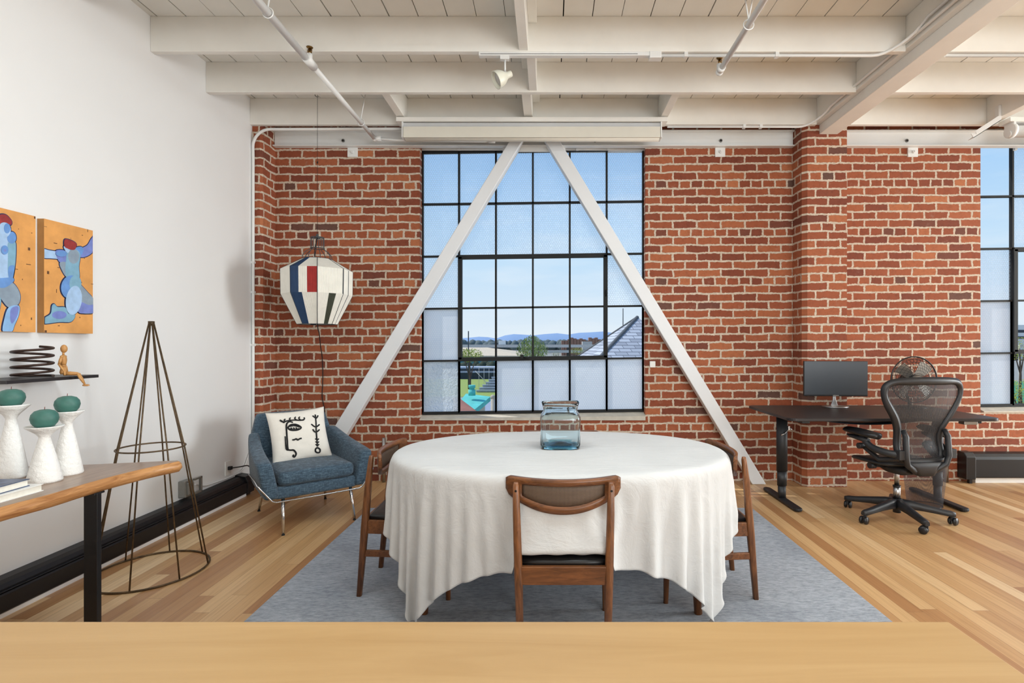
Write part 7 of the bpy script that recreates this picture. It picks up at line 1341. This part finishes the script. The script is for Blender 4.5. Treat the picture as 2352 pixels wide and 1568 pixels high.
b = MB(); b.cyl((0, -.02, FC.z), (0, .13, FC.z), .045, 24); obj('motor', b, 'black_metal', fn, bevel=.01)
b = MB(); b.tube([(0, .09, FC.z), (0, .10, .12), (0, .05, .02)], .012, 10); b.lathe([(.001, 0), (.11, 0), (.11, .012), (.06, .02), (.001, .022)], 32, (0, .02, 0), cap=False); obj('stand', b, 'black_metal', fn)

wb_ = thing('waste_basket', 'tapered dark wire-mesh waste basket under the desk', 'waste basket', (3.045, 4.24, 0))
obj('basket_wall', MB().lathe([(.128, .004), (.165, .345)], 40, cap=False, sy=.8), 'basket_mesh', wb_, nofix=True)
obj('basket_base', MB().lathe([(.001, .004), (.128, .004)], 40, cap=False, sy=.8), 'basket_mesh', wb_, nofix=True)
obj('basket_rim', MB().tube([(.165 * math.cos(a), .8 * .165 * math.sin(a), .345) for a in [2 * PI * k / 40 for k in range(40)]], .004, 6, closed=True).tube([(.128 * math.cos(a), .8 * .128 * math.sin(a), .004) for a in [2 * PI * k / 40 for k in range(40)]], .003, 6, closed=True), 'black_metal', wb_)

# ================================================================ office chair
oc = thing('office_chair', 'black ergonomic mesh-back office chair on castors at the desk', 'office chair', (2.613, 3.93, 0), math.radians(9))
g9 = math.radians(9)
b = MB(); b.lathe([(.001, .075), (.035, .075), (.045, .09), (.048, .125), (.038, .145), (.030, .15)], 24, cap=False)
b.cyl((0, 0, .045), (0, 0, .09), .026, 18)
angs = [math.radians(a) - g9 for a in (134, 201, 266, 333, 62)]; RR = .335
for a in angs:
    c_, s_ = math.cos(a), math.sin(a)
    def sec(r, z, w, h): return [(r * c_ - s_ * w * i, r * s_ + c_ * w * i, z + h * j) for i, j in ((-1, -.7), (-.6, -1), (.6, -1), (1, -.7), (.75, .7), (.4, 1), (-.4, 1), (-.75, .7))]
    b.loft([sec(.02, .114, .038, .034), sec(.08, .113, .034, .031), sec(.17, .102, .029, .024), sec(.28, .086, .026, .019), sec(.33, .080, .024, .020), sec(.356, .078, .016, .015)])
obj('base', b, 'chair_black', oc)
for i, a in enumerate(angs):
    x, y = RR * math.cos(a), RR * math.sin(a); sw = random.uniform(0, 6.28) if i != 1 else .4
    T = Matrix.Translation((x, y, 0)) @ Matrix.Rotation(sw, 4, 'Z')
    b = MB(); b.cyl((0, 0, .045), (0, 0, .07), .008, 8, T=T); b.box(-.02, .015, -.006, .006, .03, .058, T=T); ca_ = obj('castor', b, 'chair_black', oc)
    for s_ in (-1, 1): obj('wheel', MB().lathe([(.001, 0), (.024, 0), (.028, .005), (.028, .012), (.024, .018), (.001, .019)], 20, T=T @ Matrix.Translation((-.012, s_ * .007 if s_ > 0 else -.007, .028)) @ Matrix.Rotation(-s_ * PI / 2, 4, 'X'), cap=False), 'black_plastic', ca_)
b = MB(); b.cyl((0, 0, .145), (0, 0, .245), .024, 20); b.cyl((0, 0, .245), (0, 0, .40), .0165, 20); b.cyl((0, 0, .236), (0, 0, .248), .027, 20, 1); obj('gas_lift', b, ['brushed_steel', 'black_plastic'], oc)
b = MB(); b.loft([rect((0, y, z), X_, Z_, w, h, .7) for y, z, w, h in ((-.16, .385, .07, .02), (-.12, .385, .10, .032), (.0, .385, .095, .038), (.14, .40, .075, .025))]); b.tube([(-.08, .02, .39), (-.19, .02, .40)], .012, 10); b.cyl((-.17, .02, .40), (-.215, .02, .40), .024, 14); b.tube([(.08, -.02, .39), (.15, -.1, .385), (.16, -.16, .40)], .012, 10); obj('tilt_mechanism', b, 'chair_black', oc)
b = MB(); rings = []
for (k, z) in ((.90, .415), (1, .425), (1, .445), (.93, .455)):
    rings.append([(.235 * k * math.copysign(abs(math.cos(t)) ** .6, math.cos(t)), .06 + .215 * k * math.copysign(abs(math.sin(t)) ** .6, math.sin(t)), z - (.03 * max(0, math.sin(t)) ** 2)) for t in [2 * PI * j / 36 for j in range(36)]])
b.loft(rings); obj('seat', b, 'chair_black', oc, sub=1)
# backrest
O_ = [(0, 1.078), (.14, 1.074), (.235, 1.058), (.278, 1.015), (.281, .95), (.258, .87), (.222, .79), (.192, .71), (.184, .64), (.186, .56), (.180, .50), (.150, .466), (.08, .457), (0, .455)]
I_ = [(0, 1.022), (.12, 1.020), (.205, 1.020), (.242, .994), (.245, .94), (.218, .87), (.178, .79), (.148, .71), (.142, .64), (.148, .57), (.143, .525), (.120, .503), (.06, .498), (0, .497)]
def full(h): 
    r = catmull([(a, c_, 0) for a, c_ in h], 4); r = [(p[0], p[1]) for p in r]; return r + [(-x, z) for x, z in r[-2:0:-1]]
def widen(h): return [(x * (1.10 + .08 * min(1, max(0, (z - .66) / .2))), z) for x, z in h]
OF, IF = full(widen(O_)), full([(x * (.985 if z > .9 else .95), z) for x, z in widen(I_)])
def by(x, z): # depth surface: lumbar curve and wrap towards the sitter
    return -.245 + .045 * math.exp(-((z - .62) / .13) ** 2) - .075 * max(0, z - .72) + .42 * x * x * .9
def R3(pts, off): return [(x, by(x, z) + off, z) for x, z in pts]
MF = [((a[0] * .5 + c_[0] * .5), (a[1] * .5 + c_[1] * .5)) for a, c_ in zip(OF, IF)]
b = MB(); b.loft([R3(OF, 0), R3(MF, -.020), R3(IF, -.004), R3(IF, .008), R3(MF, .016)], 0, True, cap=False, closed=True); obj('backrest_frame', b, 'chair_black', oc)
b = MB(); n_ = len(IF); rr = []
for k in range(9):
    f_ = 1 - k / 8; rr.append([(x * f_, by(x * f_, .76 + (z - .76) * f_) + .002, .76 + (z - .76) * f_) for x, z in IF])
b.loft(rr, 0, True, cap=False); obj('backrest_mesh', b, 'chair_mesh', oc, nofix=True)
b = MB(); b.loft([rect((0, -.255, z), X_, (0, 1, 0), w, .012, .7) for z, w in ((.38, .06), (.44, .10), (.475, .14))]); 
for s_ in (-1, 1): b.tube([(s_ * .165, -.235, .70), (s_ * .168, -.262, .66), (s_ * .172, -.268, .52), (s_ * .155, -.262, .46), (s_ * .06, -.24, .40), (0, -.15, .385)], [.016, .019, .020, .020, .02, .022], 10)
obj('back_support', b, 'chair_black', oc)
for s_ in (-1, 1):
    b = MB(); b.tube(catmull([(s_ * .17, -.25, .53), (s_ * .245, -.20, .535), (s_ * .285, -.08, .56), (s_ * .295, .0, .63)], 4), [.028] * 4 + [.026] * 4 + [.024] * 5, 10)
    b.tube([(s_ * .18, -.22, .50), (s_ * .235, -.10, .47), (s_ * .26, .03, .55)], .020, 8); b.cyl((s_ * .265, .02, .55), (s_ * .31, .02, .55), .022, 14)
    b.box(s_ * .20 - .03, s_ * .20 + .03, -.275, -.235, .50, .565)
    am = obj('armrest', b, 'chair_black', oc, bevel=.004)
    Tp = Matrix.Translation((s_ * .30, -.01, .652)) @ Matrix.Rotation(s_ * -.22, 4, 'Z')
    b = MB(); b.loft([[(w * math.cos(t), y, z + h * math.sin(t)) for t in [2 * PI * k / 16 for k in range(16)]] for y, w, h, z in ((-.137, .020, .012, -.008), (-.127, .040, .024, -.006), (-.05, .050, .027, -.002), (.05, .052, .026, .006), (.12, .046, .021, .010), (.142, .028, .012, .008))], T=Tp); obj('arm_pad', b, 'black_plastic', am)
    b = MB(); b.loft([[(w * math.cos(t), y, z + h * math.sin(t)) for t in [2 * PI * k / 14 for k in range(14)]] for y, w, h, z in ((-.05, .02, .016, -.05), (.0, .028, .02, -.045), (.09, .026, .014, -.035), (.12, .012, .006, -.03))], T=Tp); obj('pad_mount', b, 'chair_black', am)

# ================================================================ small things on the brick wall, heating pipes
tag(obj('wall_switch', MB().box(.958, 1.012, 4.985, 4.999, 1.085, 1.145), 'plate_white', bevel=.003), 'small white switch plate on the bricks beside the main window', 'switch')
pipe('heating_pipe', [(-1.57, 4.955, 0), (-1.57, 4.955, .42)], .017, 'short grey pipe rising from the floor at the brick wall beside the dining chair', 'pipe', 'brushed_steel')
pipe('heating_pipe', [(3.765, 4.955, 0), (3.765, 4.955, .50)], .017, 'short grey pipe rising from the floor at the brick wall behind the office chair', 'pipe', 'brushed_steel', extra=lambda b: b.cyl((3.765, 4.955, .20), (3.765, 4.955, .23), .024, 12))

# ================================================================ kitchen island in the foreground
ki = thing('kitchen_island', 'pale maple kitchen island top across the bottom of the picture', 'counter')
b = MB(); b.box(-1.7, .5735, -.15, .751, .872, .910); obj('countertop', b, 'counter_maple', ki, bevel=.003, seg=3)
b = MB(); b.box(-1.66, .54, -.1, .72, .08, .872); b.box(-1.62, .50, -.06, .68, 0, .08); obj('cabinet_body', b, 'counter_edge', ki, bevel=.003)
